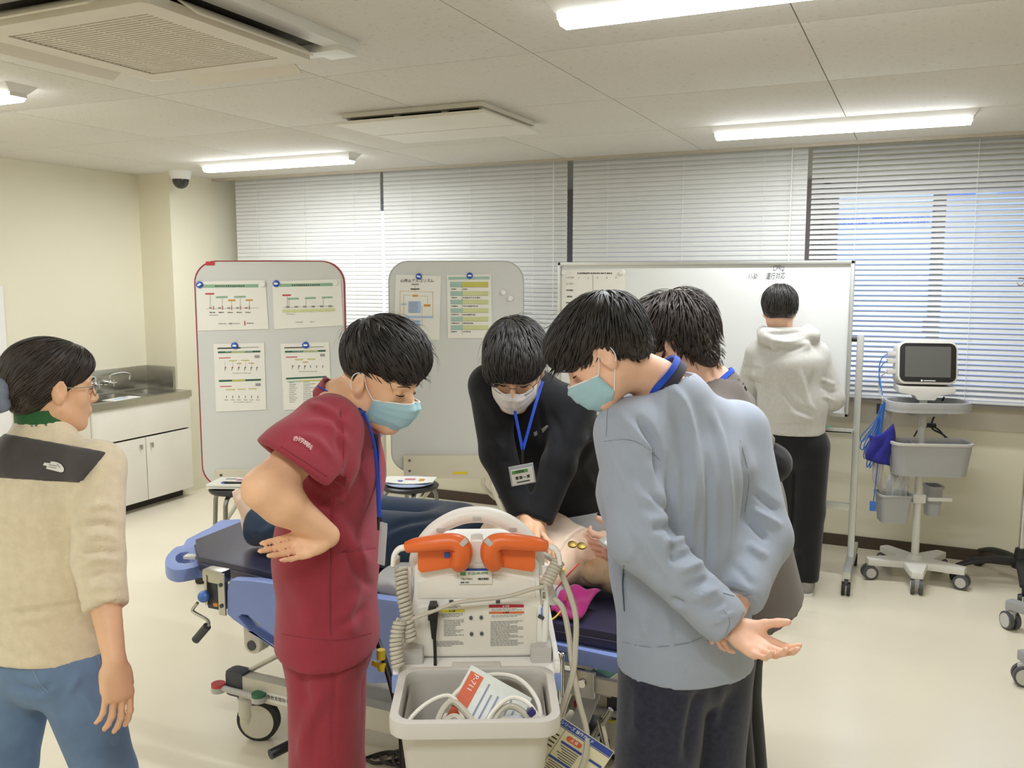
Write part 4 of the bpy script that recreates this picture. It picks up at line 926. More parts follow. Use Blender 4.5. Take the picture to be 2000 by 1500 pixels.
def lap(V, Q, lam):
    n = len(V); s = np.zeros_like(V); c = np.zeros(n)
    for k in range(4):
        a, b = Q[:, k], Q[:, (k + 1) % 4]
        for i in range(3): s[:, i] += np.bincount(a, V[b, i], n) + np.bincount(b, V[a, i], n)
        c += np.bincount(a, minlength=n) + np.bincount(b, minlength=n)
    return V + lam * (s / np.maximum(c, 1)[:, None] - V)
def normals(V, Q):
    f = np.cross(V[Q[:, 2]] - V[Q[:, 0]], V[Q[:, 3]] - V[Q[:, 1]]); n = np.zeros_like(V)
    for k in range(4):
        for i in range(3): n[:, i] += np.bincount(Q[:, k], f[:, i], len(V))
    return n / (np.linalg.norm(n, axis=1)[:, None] + 1e-12)
def fast(name, V, Q, mats, parent=None, mi=None, origin=None, smooth=True):
    me = bpy.data.meshes.new(name); V = np.asarray(V, np.float32)
    if origin is not None: V = V - np.asarray(origin, np.float32)
    me.vertices.add(len(V)); me.vertices.foreach_set('co', V.ravel())
    k = Q.shape[1]; me.loops.add(Q.size); me.loops.foreach_set('vertex_index', Q.astype(np.int32).ravel())
    me.polygons.add(len(Q)); me.polygons.foreach_set('loop_start', np.arange(0, Q.size, k, dtype=np.int32))
    me.polygons.foreach_set('loop_total', np.full(len(Q), k, np.int32))
    for m in (mats if isinstance(mats, list) else [mats]): me.materials.append(m)
    if mi is not None: me.polygons.foreach_set('material_index', mi.astype(np.int32))
    if smooth: me.polygons.foreach_set('use_smooth', np.ones(len(Q), bool))
    me.update(calc_edges=True); me.validate()
    o = bpy.data.objects.new(name, me); C.objects.link(o)
    if parent: o.parent = parent
    return o
def seg_dist(U, Wv, pl):
    """distance of points to a polyline, and the position along it (0..1)"""
    best = np.full(len(U), 1e9); tt = np.zeros(len(U)); n = len(pl) - 1
    for i in range(n):
        a = np.array(pl[i], float); b = np.array(pl[i + 1], float); d = b - a
        t = np.clip(((U - a[0]) * d[0] + (Wv - a[1]) * d[1]) / (d @ d + 1e-9), 0, 1)
        q = np.hypot(U - a[0] - t * d[0], Wv - a[1] - t * d[1]); m = q < best
        best = np.where(m, q, best); tt = np.where(m, (i + t) / n, tt)
    return best, tt
def folds(V, Q, fl, noise=0.0, nf=14.0, seed=0):
    """raises and sinks soft creases in cloth: each fold is a line (surveyed in the photograph), a width and a height"""
    N = normals(V, Q); view = CAM - V; view /= np.linalg.norm(view, axis=1)[:, None]
    fc = np.clip(((N * view).sum(1) + 0.25) / 0.4, 0, 1); U, W_ = proj(V); dsp = np.zeros(len(V))
    for pl, wd, amp in fl:
        q, t = seg_dist(U, W_, smooth2(pl)); e = np.clip(np.minimum(t, 1 - t) * 4, 0, 1)
        g = (q / wd) ** 2
        dsp += amp * e * (np.exp(-g) - 0.35 * np.exp(-g / 5)) * fc
    if noise:
        r = np.random.default_rng(seed); w = np.zeros(len(V))
        for k in range(5):
            a = r.normal(size=3); b = r.normal(size=3); a = a / np.linalg.norm(a) * nf * r.uniform(0.6, 1.6); b = b / np.linalg.norm(b) * nf * 0.6
            w += np.sin(V @ a + 2.2 * np.sin(V @ b + k) + k * 1.7) / 5
        dsp += noise * w
    return V + N * dsp[:, None]
def smooth2(pl): return [tuple(q[:2]) for q in smoothline([A(p[0], p[1], 0) for p in pl], 4)] if len(pl) > 2 else pl

# ------------------------------------------------------------------ anatomy
def frame(fwd, up=(0, 0, 1), roll=0.0):
    """columns: right, forward, up of a head looking along fwd"""
    y = nrm(fwd); x = nrm(np.cross(y, up)); z = np.cross(x, y)
    if roll: c, s_ = math.cos(roll), math.sin(roll); x, z = c * x + s_ * z, c * z - s_ * x
    return np.array([x, y, z]).T
class Head:
    def __init__(s, c, R, k=1.0): s.c = np.asarray(c, float); s.R = R; s.k = k
    def p(s, x, y, z): return s.c + s.R @ (A(x, y, z) * s.k)
    def cone(s, a, b, ra, rb): return ('c', s.p(*a), s.p(*b), ra * s.k, rb * s.k)
    def ell(s, c, r, M=None): return ('l', s.p(*c), tuple(q * s.k for q in r), s.R if M is None else s.R @ M)
    def build(s, V, neck=None):
        e, c = s.ell, s.cone
        V.add([e((0, -.018, .04), (.074, .094, .078)), e((0, .025, .03), (.064, .066, .066))], .02)
        V.add([e((0, .03, -.03), (.061, .058, .074)), e((0, .045, -.07), (.042, .042, .04))], .025)
        V.add([c((0, .05, -.085), (0, .066, -.1), .026, .019), c((.052, .0, -.052), (.022, .06, -.1), .018, .016), c((-.052, .0, -.052), (-.022, .06, -.1), .018, .016)], .018)
        for q in (-1, 1):
            V.add(e((q * .036, .055, -.028), (.022, .018, .024)), .015)
            V.add(c((q * .012, .089, .018), (q * .046, .074, .017), .009, .008), .012)
            V.cut(e((q * .031, .098, .0), (.019, .013, .011)), .01)
            V.add(e((q * .031, .076, .0), (.0135, .0125, .0115)), .003)
        V.add([c((0, .09, .006), (0, .108, -.03), .008, .0105), c((0, .1, -.036), (0, .096, -.04), .012, .01)], .01)
        for q in (-1, 1): V.add(e((q * .0115, .096, -.037), (.0085, .011, .0085)), .005)
        V.add([c((-.018, .088, -.062), (.018, .088, -.062), .007, .007), c((-.014, .087, -.072), (.014, .087, -.072), .008, .008)], .006)
        for q in (-1, 1):
            M = rotz(q * -.30) @ rotx(-.12)
            V.add(e((q * .079, -.008, -.004), (.0085, .019, .031), M), .004)
            V.add(e((q * .074, -.004, -.024), (.008, .011, .016), M), .006)
            V.cut(e((q * .088, -.002, .002), (.0065, .011, .019), M), .004)
            V.add(e((q * .081, .006, -.008), (.004, .005, .008), M), .004)
        if neck is not None: V.add(('c', s.p(0, -.022, -.045), neck, .053 * s.k, .056 * s.k), .03)
def hand(V, w, d, n, side, curl=(0.3, 0.35, 0.4, 0.45), spread=0.05, thumb=0.5, k=1.0, thumb_out=0.6, kk=.004):
    """w wrist, d finger direction, n palm normal, side towards the thumb"""
    d = nrm(d); side = nrm(side - d * (side @ d)); n = nrm(n - d * (n @ d) - side * (n @ side))
    q = lambda a, b, c: w + k * (d * a + side * b + n * c)
    V.add(('e', q(.0, 0, 0), q(.035, 0, 0), side, (.026 * k, .019 * k), (.036 * k, .0165 * k)), .012)
    V.add(('e', q(.03, 0, 0), q(.082, .0, 0), side, (.036 * k, .0165 * k), (.041 * k, .0125 * k)), .012)
    V.add(('c', q(.02, .022, .008), q(.05, .034, .012), .018 * k, .014 * k), .01)
    V.add(('c', q(.02, -.024, .007), q(.06, -.03, .006), .013 * k, .011 * k), .01)
    lens = ((.040, .026, .021), (.045, .030, .022), (.041, .028, .021), (.033, .021, .019))
    for i in range(4):
        b = .03 - .0205 * i; base = q(.088 - abs(i - 1) * .0045, b, 0.0)
        ang = spread * (1.4 - i) ; fd = nrm(d + side * ang); c = curl[i]; p = base - fd * .012 * k; r = .0092 - (.0012 if i == 3 else 0)
        a = 0.0
        for j, L in enumerate(lens[i]):
            a += c * (0.8, 1.1, 0.7)[j]; dr = fd * math.cos(a) + n * math.sin(a); e = p + dr * (L + (.012 if j == 0 else 0)) * k
            V.add(('c', p, e, r * k, (r - .0009) * k), kk); p = e; r -= .0009
    td = nrm(d * (1 - thumb_out * .6) + side * thumb_out + n * .35); p = q(.022, .024, .006); r = .0125
    for j, L in enumerate((.042, .032, .026)):
        dr = nrm(td + (n * .5 - side * .5 + d * .3) * thumb * j * .6); e = p + dr * L * k
        V.add(('c', p, e, r * k, (r - .0015) * k), .006); p = e; r -= .0012

def torso(J, k=1.0):
    """J: pel, neck, shL, shR, hpL, hpR, optional chest/waist points"""
    sS = nrm(J['shR'] - J['shL']); sH = nrm(J['hpR'] - J['hpL']); pel, nk = J['pel'], J['neck']
    mid = (J['shL'] + J['shR']) / 2; wa = J.get('waist', pel + (mid - pel) * 0.36); ch = J.get('chest', pel + (mid - pel) * 0.76)
    sW = nrm(sS + sH)
    return dict(wa=wa, ch=ch, sS=sS, sH=sH, sW=sW, mid=mid)
def body_prims(J, k=1.0):
    T = torso(J); p = []
    p.append(('e', J['pel'], T['wa'], T['sW'], (.150 * k, .105 * k), (.130 * k, .092 * k)))
    p.append(('e', T['wa'], T['ch'], T['sS'], (.130 * k, .092 * k), (.160 * k, .108 * k)))
    p.append(('e', T['ch'], T['mid'] * .55 + J['neck'] * .45, T['sS'], (.160 * k, .108 * k), (.085 * k, .065 * k)))
    for s in 'LR': p.append(('c', J['sh' + s], T['mid'] * .5 + J['neck'] * .5, .052 * k, .05 * k))
    return p, T
def limb(J, s, k=1.0, kind='arm', t=1.0):
    if kind == 'arm':
        sh, el, wr = J['sh' + s], J['el' + s], J['wr' + s]
        bul = el + (wr - el) * .28
        return [('c', sh, el, .051 * k * t, .040 * k * t), ('c', el, bul, .040 * k * t, .043 * k * t), ('c', bul, wr, .043 * k * t, .0265 * k)]
    hp, kn, an = J['hp' + s], J['kn' + s], J['an' + s]; bul = kn + (an - kn) * .3
    return [('c', hp, kn, .085 * k, .056 * k), ('c', kn, bul, .055 * k, .056 * k), ('c', bul, an, .056 * k, .036 * k)]
def bounds(pts, m): p = np.array(pts); return p.min(0) - m, p.max(0) + m

# ------------------------------------------------------------------ hair: a shaped cap plus a few hundred tapering locks
def locks(rng, shell, roots, flow, L, wd, seg=6, lift=0.004, rise=0.0, thick=0.35):
    """shell: (verts, normals) to lie on; flow(p, n) -> direction"""
    from mathutils.kdtree import KDTree
    SV, SN = shell; kd = KDTree(len(SV)); [kd.insert(v, i) for i, v in enumerate(SV)]; kd.balance()
    n = len(roots); far = np.zeros(n, bool); p = SV[roots].copy(); nn = SN[roots].copy()
    P_, N_ = [p + nn * .001], [nn]
    jit = rng.normal(size=(n, 3)) * .15; st = (L / seg)[:, None]
    for i in range(seg):
        d = flow(p, nn) + jit; d -= nn * (d * nn).sum(1)[:, None] * .9
        if i: d = np.where(far[:, None], d / (np.linalg.norm(d, axis=1)[:, None] + 1e-9) - UP * .55, d)
        d /= np.linalg.norm(d, axis=1)[:, None] + 1e-9
        q = p + d * st
        fnd = [kd.find(v) for v in q]; j = np.array([k_[1] for k_ in fnd]); ds = np.array([k_[2] for k_ in fnd]); h = ((q - SV[j]) * SN[j]).sum(1)
        far = ds > .016
        tgt = lift * (0.4 + 1.2 * np.sin((i + 1) / seg * 2.2)) + rise * ((i + 1) / seg) ** 2
        q = np.where(far[:, None], q, q + SN[j] * (tgt - h)[:, None]); nn = np.where(far[:, None], nn, SN[j]); p = q
        P_.append(q); N_.append(nn)
    P_ = np.stack(P_, 1); N_ = np.stack(N_, 1); T = np.gradient(P_, axis=1); T /= np.linalg.norm(T, axis=2)[..., None] + 1e-9
    S_ = np.cross(N_, T); S_ /= np.linalg.norm(S_, axis=2)[..., None] + 1e-9
    t = np.linspace(0, 1, seg + 1); pr = (np.minimum(1, .55 + 2 * t) * (1 - t ** 2.2) + .04)[None, :, None] * wd[:, None, None]
    ring = np.stack([P_ - S_ * pr, P_ + N_ * pr * thick, P_ + S_ * pr, P_ - N_ * pr * thick * .4], 2)   # n, seg+1, 4, 3
    V = ring.reshape(-1, 3); Q = []; base = (np.arange(n) * (seg + 1) * 4)[:, None]
    for i in range(seg):
        for k in range(4): Q.append(np.concatenate([base + i * 4 + k, base + i * 4 + (k + 1) % 4, base + i * 4 + 4 + (k + 1) % 4, base + i * 4 + 4 + k], 1))
    return V, np.concatenate(Q)
def hair(H, parent, m, rng, shape, cuts, crown=(0, -.05, .12), n=420, L=(.05, .09), wd=(.004, .008), lift=.004, rise=.0, grav=.25, fwd=0.0, extra=None, vox=.0055, keep=None, messy=0, top=0.0, zlow=-.02):
    lo, hi = H.c - .2, H.c + .2
    a = [axis(lo[i], hi[i], vox) for i in range(3)]; V = Vox(*a)
    V.add(shape, .025)
    for c in cuts: V.cut(c, .008)
    SV, SQ = V.mesh(2); SN = normals(SV, SQ)
    loc = (SV - H.c) @ H.R / H.k
    cr = H.p(*crown); up = H.R[:, 2]; fw = H.R[:, 1]
    def flow(p, nn):
        d = p - cr; d /= np.linalg.norm(d, axis=1)[:, None] + 1e-6
        return d - up * grav + fw * fwd - A(0, 0, 1) * .1
    out = (SN * (SV - H.p(0, -.01, .02))).sum(1) > 0
    w_ = np.where(out & (np.abs(SN @ H.R[:, 2] + .95) > .25), 1.0, 0.0) * (1 + top * np.clip(loc[:, 2] * 8, 0, 1)); idx = rng.choice(len(SV), n, p=w_ / w_.sum())
    short = np.where(loc[idx, 1] < .045, np.clip(.22 + (loc[idx, 2] - zlow) * 9, .2, 1), 1)
    V1, Q1 = locks(rng, (SV, SN), idx, flow, rng.uniform(*L, n) * H.k * short, rng.uniform(*wd, n) * H.k, lift=lift, rise=rise)
    parts = [(SV, SQ), (V1, Q1)]
    if messy:
        ring = np.where(out & (loc[:, 2] > .07))[0]; idx = rng.choice(ring, messy)
        def flow2(p, nn): 
            d = p - cr; d /= np.linalg.norm(d, axis=1)[:, None] + 1e-6; return d * .9 + up * .1
        V2, Q2 = locks(rng, (SV, SN), idx, flow2, rng.uniform(.05, .10, messy) * H.k, rng.uniform(.0008, .0018, messy) * H.k, seg=8, lift=.010, rise=.012)
        parts.append((V2, Q2))
    o = 0; VV = []; QQ = []
    for v, q in parts + (extra or []): VV.append(v); QQ.append(q + o); o += len(v)
    return fast('hair', np.concatenate(VV), np.concatenate(QQ), m, parent)
def hairmat(name, rgb):
    m = mat(name, rgb, 0.46, var=0.4, vs=22, spec=0.5)
    return m
def mask(H, parent, m, drop=0.0, tip=.120, wide=.066, hgt=1.0):
    """pleated face mask wrapped round nose, cheeks and chin, with ear loops"""
    ctr = [(0.0, tip - .012, -.016), (.22, tip, -.032), (.45, tip - .004, -.06), (.7, tip - .018, -.092), (.88, tip - .042, -.114), (1.0, tip - .068, -.118)]
    ts = [c[0] for c in ctr]; ys = [c[1] for c in ctr]; zs = [c[2] * (hgt if c[2] < -.05 else 1) for c in ctr]
    nu, nv = 30, 26; V = []; 
    for i in range(nu + 1):
        u = i / nu * 2 - 1; au = abs(u)
        for j in range(nv + 1):
            v = j / nv; yc = np.interp(v, ts, ys); zc = np.interp(v, ts, zs)
            ze = -.030 - .052 * v; ye = .034 - .012 * v
            g = math.cos(au * math.pi / 2) ** .62
            x = u * wide * (1 - .12 * (1 - au) - .1 * v * (1 - au)); y = ye + (yc - ye) * g + .012 * math.sin(math.pi * min(1, au * 1.3)) * (1 - v); z = ze + (zc - ze) * math.cos(au * math.pi / 2) ** .8
            pl = .0022 * ((v * 4.2) % 1.0) * (1 - au ** 4) if .12 < v < .9 else 0
            V.append(H.p(x, y + pl + .002, z - drop))
    Q = np.array([(i * (nv + 1) + j, (i + 1) * (nv + 1) + j, (i + 1) * (nv + 1) + j + 1, i * (nv + 1) + j + 1) for i in range(nu) for j in range(nv)])
    o = fast('face_mask', np.array(V), Q, m, parent); md = o.modifiers.new('s', 'SOLIDIFY'); md.thickness = .0016; md.offset = 0
    for s in (-1, 1):
        b = B(); e0, e1 = H.p(s * wide, .036, -.031 - drop), H.p(s * wide, .024, -.081 - drop)
        b.tube([e0, H.p(s * .0745, .016, -.006), H.p(s * .079, -.002, .026), H.p(s * .0835, -.024, .016), H.p(s * .083, -.026, -.012), H.p(s * .076, -.008, -.036), e1], .0013 * H.k, 6)
        b.obj('ear_loop', mat('ear_loop_white', (240, 240, 238), .8), parent)
    b2 = B().tube([V[i * (nv + 1)] for i in range(0, nu + 1, 2)], .0018, 6, sm=2); b2.obj('mask_edge', mat('ear_loop_white', (240, 240, 238), .8), o)
    return o
def face_bits(H, parent, brow=True, skin=None, mb=None, half=0.0):
    dark = mat('eyelash_dark', (34, 28, 26), .6)
    for s in (-1, 1):
        B().tube([H.p(s * .018, .0895, -.003), H.p(s * .026, .0915, -.0045 + half), H.p(s * .034, .0895, -.0045 + half), H.p(s * .044, .081, -.003)], [.0007 * H.k, .0019 * H.k, .0019 * H.k, .0008 * H.k], 6).obj('eyelid', dark, parent)
        if brow: B().tube([H.p(s * .013, .0975, .018), H.p(s * .028, .0955, .0225), H.p(s * .048, .081, .018)], [.0022 * H.k, .003 * H.k, .001 * H.k], 6, flat=.6).obj('eyebrow', dark, parent)
def ribbon(pts, wd, side, th=.0012, n=5):
    """flat strap through the points, its width along side"""
    p = smoothline(pts, n); V = []; F = []
    for i, q in enumerate(p):
        t = nrm(p[min(i + 1, len(p) - 1)] - p[max(i - 1, 0)]); s = np.asarray(side(i / (len(p) - 1)) if callable(side) else side, float); s = nrm(s - t * (s @ t)); nn = np.cross(t, s)
        V += [q - s * wd / 2 - nn * th, q + s * wd / 2 - nn * th, q + s * wd / 2 + nn * th, q - s * wd / 2 + nn * th]
    for i in range(len(p) - 1):
        for k in range(4): F.append((i * 4 + k, i * 4 + (k + 1) % 4, i * 4 + 4 + (k + 1) % 4, i * 4 + 4 + k))
    return B()._add(V, F)

def cast(o, px, py):
    """point and normal of a surface along a line of sight"""
    v = nrm(P(px, py, 1) - CAM); ok, loc, nn, _ = o.ray_cast(Vector(CAM), Vector(v))
    return (np.array(loc[:]), nrm(np.array(nn[:]))) if ok else (None, None)
def decal(name, o, poly, m, parent, lift=.0015):
    """flat emblem laid on the cloth"""
    V = []
    for q in poly:
        p, n = cast(o, *q)
        if p is None: return
        V.append(p + n * lift)
    bm = B(); bm._add(V + [v - (V[0] - V[0]) for v in []], [tuple(range(len(V)))]); return bm.obj(name, m, parent, sm=False)

def neck_ring(J, H, f, r=.066, drop=.03, tilt=.5, out=0.0, n=20):
    """closed line round the base of the neck, lower at the throat"""
    w = nrm(nrm(H.c - J['neck']) * tilt + UP * (1 - tilt)); rt = nrm(np.cross(f, w)); ff = np.cross(w, rt); c = J['neck'] + w * .006
    return [c + ff * (r * math.cos(a)) + rt * ((r + .004) * math.sin(a)) - w * (drop * (1 + math.cos(a)) / 2) + w * out for a in np.linspace(0, 2 * math.pi, n + 1)], c, w
def collar(name, J, H, f, wd, m, parent, r=.066, drop=.03, tilt=.5, out=0.0, flare=0.4, th=.003):
    pts, c, w = neck_ring(J, H, f, r, drop, tilt, out)
    return ribbon(pts, wd, lambda t: w - nrm(pts[min(20, int(t * 20))] - c) * flare, th, 3).obj(name, m, parent)

def seams(o, g, lines, m, r=.0009):
    """thin stitched lines laid on a garment"""
    bpy.context.view_layer.update()
    for a in lines:
        pts = [cast(g, *q) for q in smooth2(a)]; pts = [p + n * .0004 for p, n in pts if p is not None]
        pts = [p for i, p in enumerate(pts) if i == 0 or np.linalg.norm(p - pts[i - 1]) < .06]
        if len(pts) > 2: B().tube(pts, r, 4, sm=1).obj('seam', m, o)
# ================================================================== STRETCHER, DEFIBRILLATOR AND WHAT LIES ON THEM
M_peri = plastic('stretcher_blue', (134, 154, 212), 0.4); M_navy = mat('mattress_navy', (48, 48, 74), 0.36, var=0.06, vs=10, bump=0.08, bs=90)
M_beige = plastic('steel_beige', (208, 202, 184), 0.4); M_drk = plastic('cap_dark', (70, 72, 76), 0.5)
ZM = 0.70; YN, YF = 2.37, 2.99; YM = 2.68
def wx(px, y): return on(px, 1100, 1, y)[0]
bed = thing('stretcher', 'blue hospital stretcher with navy mattress and white wheeled base, under the training manikin', 'stretcher', (-1.6, YM, 0))
bo = A(-1.6, YM, 0)
def L2(p): return (p[0] - bo[0], p[1] - bo[1])
def zpt(px, py, z): q = on(px, py, 2, z); return L2(q)
XR_ = -0.74 - bo[0]; XLm = zpt(383, 1070, ZM)[0]
yN, yF = YN - YM, YF - YM
# mattress, tapered at the foot end
mo_ = [zpt(388, 1087, ZM), zpt(543, 1122, ZM), (XR_, yN), (XR_ + .06, yN + .1), (XR_ + .06, yF - .1), (XR_, yF), (XLm + .5, yF), zpt(472, 1017, ZM), zpt(381, 1053, ZM)]
B().prism(mo_, ZM - .055, ZM, bev=.012).obj('mattress', M_navy, bed)
B().tube([(x * 1.002, y * 1.004, ZM - .026) for x, y in mo_], .004, 5, closed=True, sm=1).obj('piping', M_navy, bed.children[0])
# tray with a handle loop
ZT = .645
to = [zpt(*q, ZT) for q in ((322, 1096), (327, 1107), (347, 1113), (379, 1108), (398, 1104), (457, 1114), (520, 1128))] + [(XR_ + .03, yN - .035), (XR_ + .1, yN + .1), (XR_ + .1, yF - .1), (XR_ + .03, yF + .035), (XLm + .5, yF + .035)] + [zpt(*q, ZT) for q in ((467, 1013), (408, 1031), (381, 1044), (364, 1053), (357, 1064), (342, 1068), (326, 1084))]
to = [tuple(p[:2]) for p in smoothline([A(*p, 0) for p in to], 3, True)]
hole = [zpt(*q, ZT) for q in ((343, 1092), (348, 1098), (366, 1100), (380, 1097), (376, 1084), (367, 1077), (352, 1079), (344, 1085))]
B().prism(to, ZT - .05, ZT, bev=.010, holes=[hole]).obj('tray', M_peri, bed)
q = zpt(374, 1089, ZT); B().box((q[0], q[1], ZT + .004), (.05, .035, .012), .002, rotz(.3)).obj('care_label', M_paper, bed)
# blue side cover (lowered side rail), with a slot
YS = YN - .055
def spt(px, py): q = on(px, py, 1, YS); return (q[0] - bo[0], q[2])
so_ = [spt(*q) for q in ((457, 1129), (500, 1131), (640, 1150), (782, 1170), (790, 1190), (792, 1328), (735, 1330), (586, 1290), (560, 1268), (452, 1198), (452, 1150))]
sl_ = [spt(*q) for q in ((474, 1201), (480, 1196), (492, 1198), (520, 1222), (560, 1250), (562, 1262), (545, 1260), (500, 1232))]
B().prism(so_, -.022, .022, (0, YS - YM, 0), (1, 0, 0), (0, 0, 1), bev=.007, holes=[sl_]).obj('side_panel', M_peri, bed)
# bracket with controls and the crank
bq = spt(424, 1150); bx, bz = bq
B().box((bx, YS - YM, bz + .05), (.085, .05, .045), .008).obj('bracket_cap', M_steel, bed)
B().box((bx - .025, YS - YM - .004, bz + .0), (.012, .05, .11), .004).obj('bracket_side', M_steel, bed)
B().box((bx + .002, YS - YM, bz - .02), (.07, .03, .10), .006).obj('control_plate', M_drk, bed)
sp_ = B().box((bx + .045, YS - YM - .025, bz - .005), (.03, .008, .15), .004).obj('strap_plate', M_steel, bed)
for dz in (.03, -.045): B().cyl((bx + .045, YS - YM - .028, bz + dz), (bx + .045, YS - YM - .033, bz + dz), .007).obj('bolt', M_drk, sp_)
kq = spt(412, 1159); B().ball((kq[0], YS - YM - .035, kq[1]), .021, n=20).obj('round_knob', plastic('knob_blue', (82, 124, 196), .35), bed)
oq = spt(431, 1177); B().box((oq[0], YS - YM - .02, oq[1]), (.02, .014, .012), .004).obj('orange_latch', plastic('latch_orange', (230, 150, 60), .4), bed)
cp = [spt(*q) for q in ((398, 1172), (389, 1184), (391, 1190), (415, 1204), (420, 1213), (416, 1220))]
cr = B().tube([(x, YS - YM - .03, z) for x, z in cp], .006, 8).obj('crank', M_steel, bed)
g0, g1 = spt(417, 1217), spt(396, 1243)
B().tube([(g0[0], YS - YM - .03, g0[1]), (g1[0], YS - YM - .035, g1[1])], .0145, 14, sm=1).obj('crank_grip', M_drk, cr)
# undercarriage
bz_ = .215; yb = -.21
for s_ in (-1, 1):
    bm_ = B().box((.02, s_ * .21, bz_), (1.38, .055, .085), .008).obj('base_beam', M_beige, bed)
    for e in (-1, 1): B().box((.02 + e * .675, s_ * .21, bz_ + .004), (.085, .064, .1), .02).obj('beam_cap', M_drk, bm_)
B().box((.02, 0, bz_ - .02), (1.0, .37, .05), .02).obj('base_cover', M_beige, bed)
for x in (-.42, .34):
    B().box((x, 0, .30), (.22, .24, .14), .03).obj('column_foot', M_beige, bed)
    B().box((x, 0, .46), (.11, .12, .25), .01).obj('column', M_grey, bed)
for x0, x1 in ((-.62, -.1), (.56, .05)):
    for s_ in (-1, 1): B().tube([(x0, s_ * .19, .26), (x1, s_ * .19, .58)], .009, 8, sm=1).obj('lift_strut', M_steel, bed)
B().box((0, -.2, .555), (1.5, .035, .05), .004).box((0, .2, .555), (1.5, .035, .05), .004).obj('under_rail', M_beige, bed)
hx = spt(482, 1255)
B().prism(rrect(.07, .16, .03, 6), -.03, .03, (hx[0], YS - YM + .055, hx[1] + .03), (1, 0, 0), (0, 0, 1), bev=.004).obj('hinge_arm', M_beige, bed)
B().cyl((hx[0], YS - YM + .02, hx[1] - .02), (hx[0], YS - YM + .03, hx[1] - .02), .018).obj('hinge_pin', M_drk, bed)
for sx, sy in ((-1, -1), (1, -1), (-1, 1), (1, 1)):
    cx_, cy_ = .02 + sx * .64, sy * .21
    ca = B().cyl((cx_, cy_, .10), (cx_, cy_, .19), .034, .032, 20).cyl((cx_, cy_, .07), (cx_, cy_, .11), .028, .034, 20).obj('caster_post', M_beige, bed)
    B().cyl((cx_, cy_, .162), (cx_, cy_, .170), .036, n=20).obj('yellow_ring' if sx > 0 else 'post_ring', mat('ring_yellow', (220, 214, 50), .5) if sx > 0 else M_lgrey, ca)
    a = .35 if sx < 0 else 1.1; u = A(math.cos(a), math.sin(a), 0); n_ = A(-u[1], u[0], 0); c = A(cx_, cy_, .080) + u * .042
    B().lathe([(.0, -.02), (.068, -.02), (.080, -.014), (.080, .014), (.068, .02), (0, .02)], c, n_, 32).obj('tyre', M_tyre, ca)
    for e in (-1, 1): B().cyl(c + n_ * (e * .018), c + n_ * (e * .024), .064, n=32).obj('wheel_disc', M_beige, ca)
    pd = B().tube([(cx_ - .10, cy_ - .045, .205), (cx_ - .03, cy_ - .045, .203), (cx_ + .03, cy_ - .045, .203), (cx_ + .09, cy_ - .045, .202)], .012, 10, sm=1).obj('brake_pedal', M_lgrey, bed)
    for e, m_ in ((-1, mat('pedal_red', (196, 74, 74), .5)), (1, mat('pedal_green', (52, 118, 84), .5))):
        B().lathe([(0, 0), (.026, 0), (.026, .012), (0, .012)], (cx_ + e * .095, cy_ - .045, .208), (0, 0, 1), 20).obj('pedal_pad', m_, pd)
        B().lathe([(0, 0), (.027, 0), (.027, .02), (0, .02)], (cx_ + e * .095, cy_ - .045, .188), (0, 0, 1), 20).obj('pedal_end', M_lgrey, pd)
q = on(551, 1384, 1, YM - .24); lb = B().box((q[0] - bo[0], -.2385, bz_ - .012), (.17, .002, .036)).obj('name_strip', M_paper, bed)
text('医療教育開発センター', .0172, M_ink, (q[0] - bo[0], -.2397, bz_ - .012), (1, 0, 0), (0, 0, 1), bed, 'lettering')
q = on(578, 1342, 1, YM - .13); B().box((q[0] - bo[0], -.122, .30), (.09, .002, .05), 0).obj('shiny_sticker', metal_('foil', (225, 225, 225), .2), bed)
# foot levers at the near side
p0, p1 = on(592, 1442, 2, .16), on(528, 1474, 2, .15)
lv = B().cyl(A(*L2(p0), .16) + A(.09, .07, .05), A(*L2(p0), .16), .009).obj('foot_lever', M_steel, bed)
B().tube([A(*L2(p0), .16), A(*L2(p1), .15)], .017, 12, sm=1).obj('lever_grip', M_black, lv)
p0, p1 = on(1193, 1385, 2, .30), on(1150, 1452, 2, .17)
B().cyl(A(*L2(p0), .30), A(*L2(p1), .17), .010).obj('foot_lever', M_steel, bed)
B().box(A(*L2(on(1180, 1440, 2, .2)), .2), (.012, .03, .14), .003, roty(-.25)).obj('lever_bracket', M_steel, bed)
# right end: folding handles, rail, bracket
gr = None
for px in (1072, 1081, 1090, 1099):
    q = on(px, 1290, 1, YN - .06)
    gr = B().tube([(q[0] - bo[0], -.36, .635), (q[0] - bo[0], -.375, .622), (q[0] - bo[0], -.375, .50), (q[0] - bo[0], -.36, .487)], .0085, 10).obj('grab_rail', M_chrome, bed)
q = on(1150, 1300, 1, YN - .03); B().box((q[0] - bo[0] + .03, -.33, .545), (.32, .02, .045), .004).obj('side_rail', M_beige, bed)
q = on(1135, 1305, 1, YN - .06); br = B().box((q[0] - bo[0], -.35, .55), (.07, .012, .08), .004).obj('rail_bracket', M_steel, bed); B().cyl((q[0] - bo[0], -.357, .555), (q[0] - bo[0], -.366, .555), .012, n=8).obj('hex_bolt', M_chrome, br)
B().box((q[0] - bo[0] - .02, -.26, .44), (.05, .03, .22), .004, roty(.35)).obj('tilt_plate', M_grey, bed)
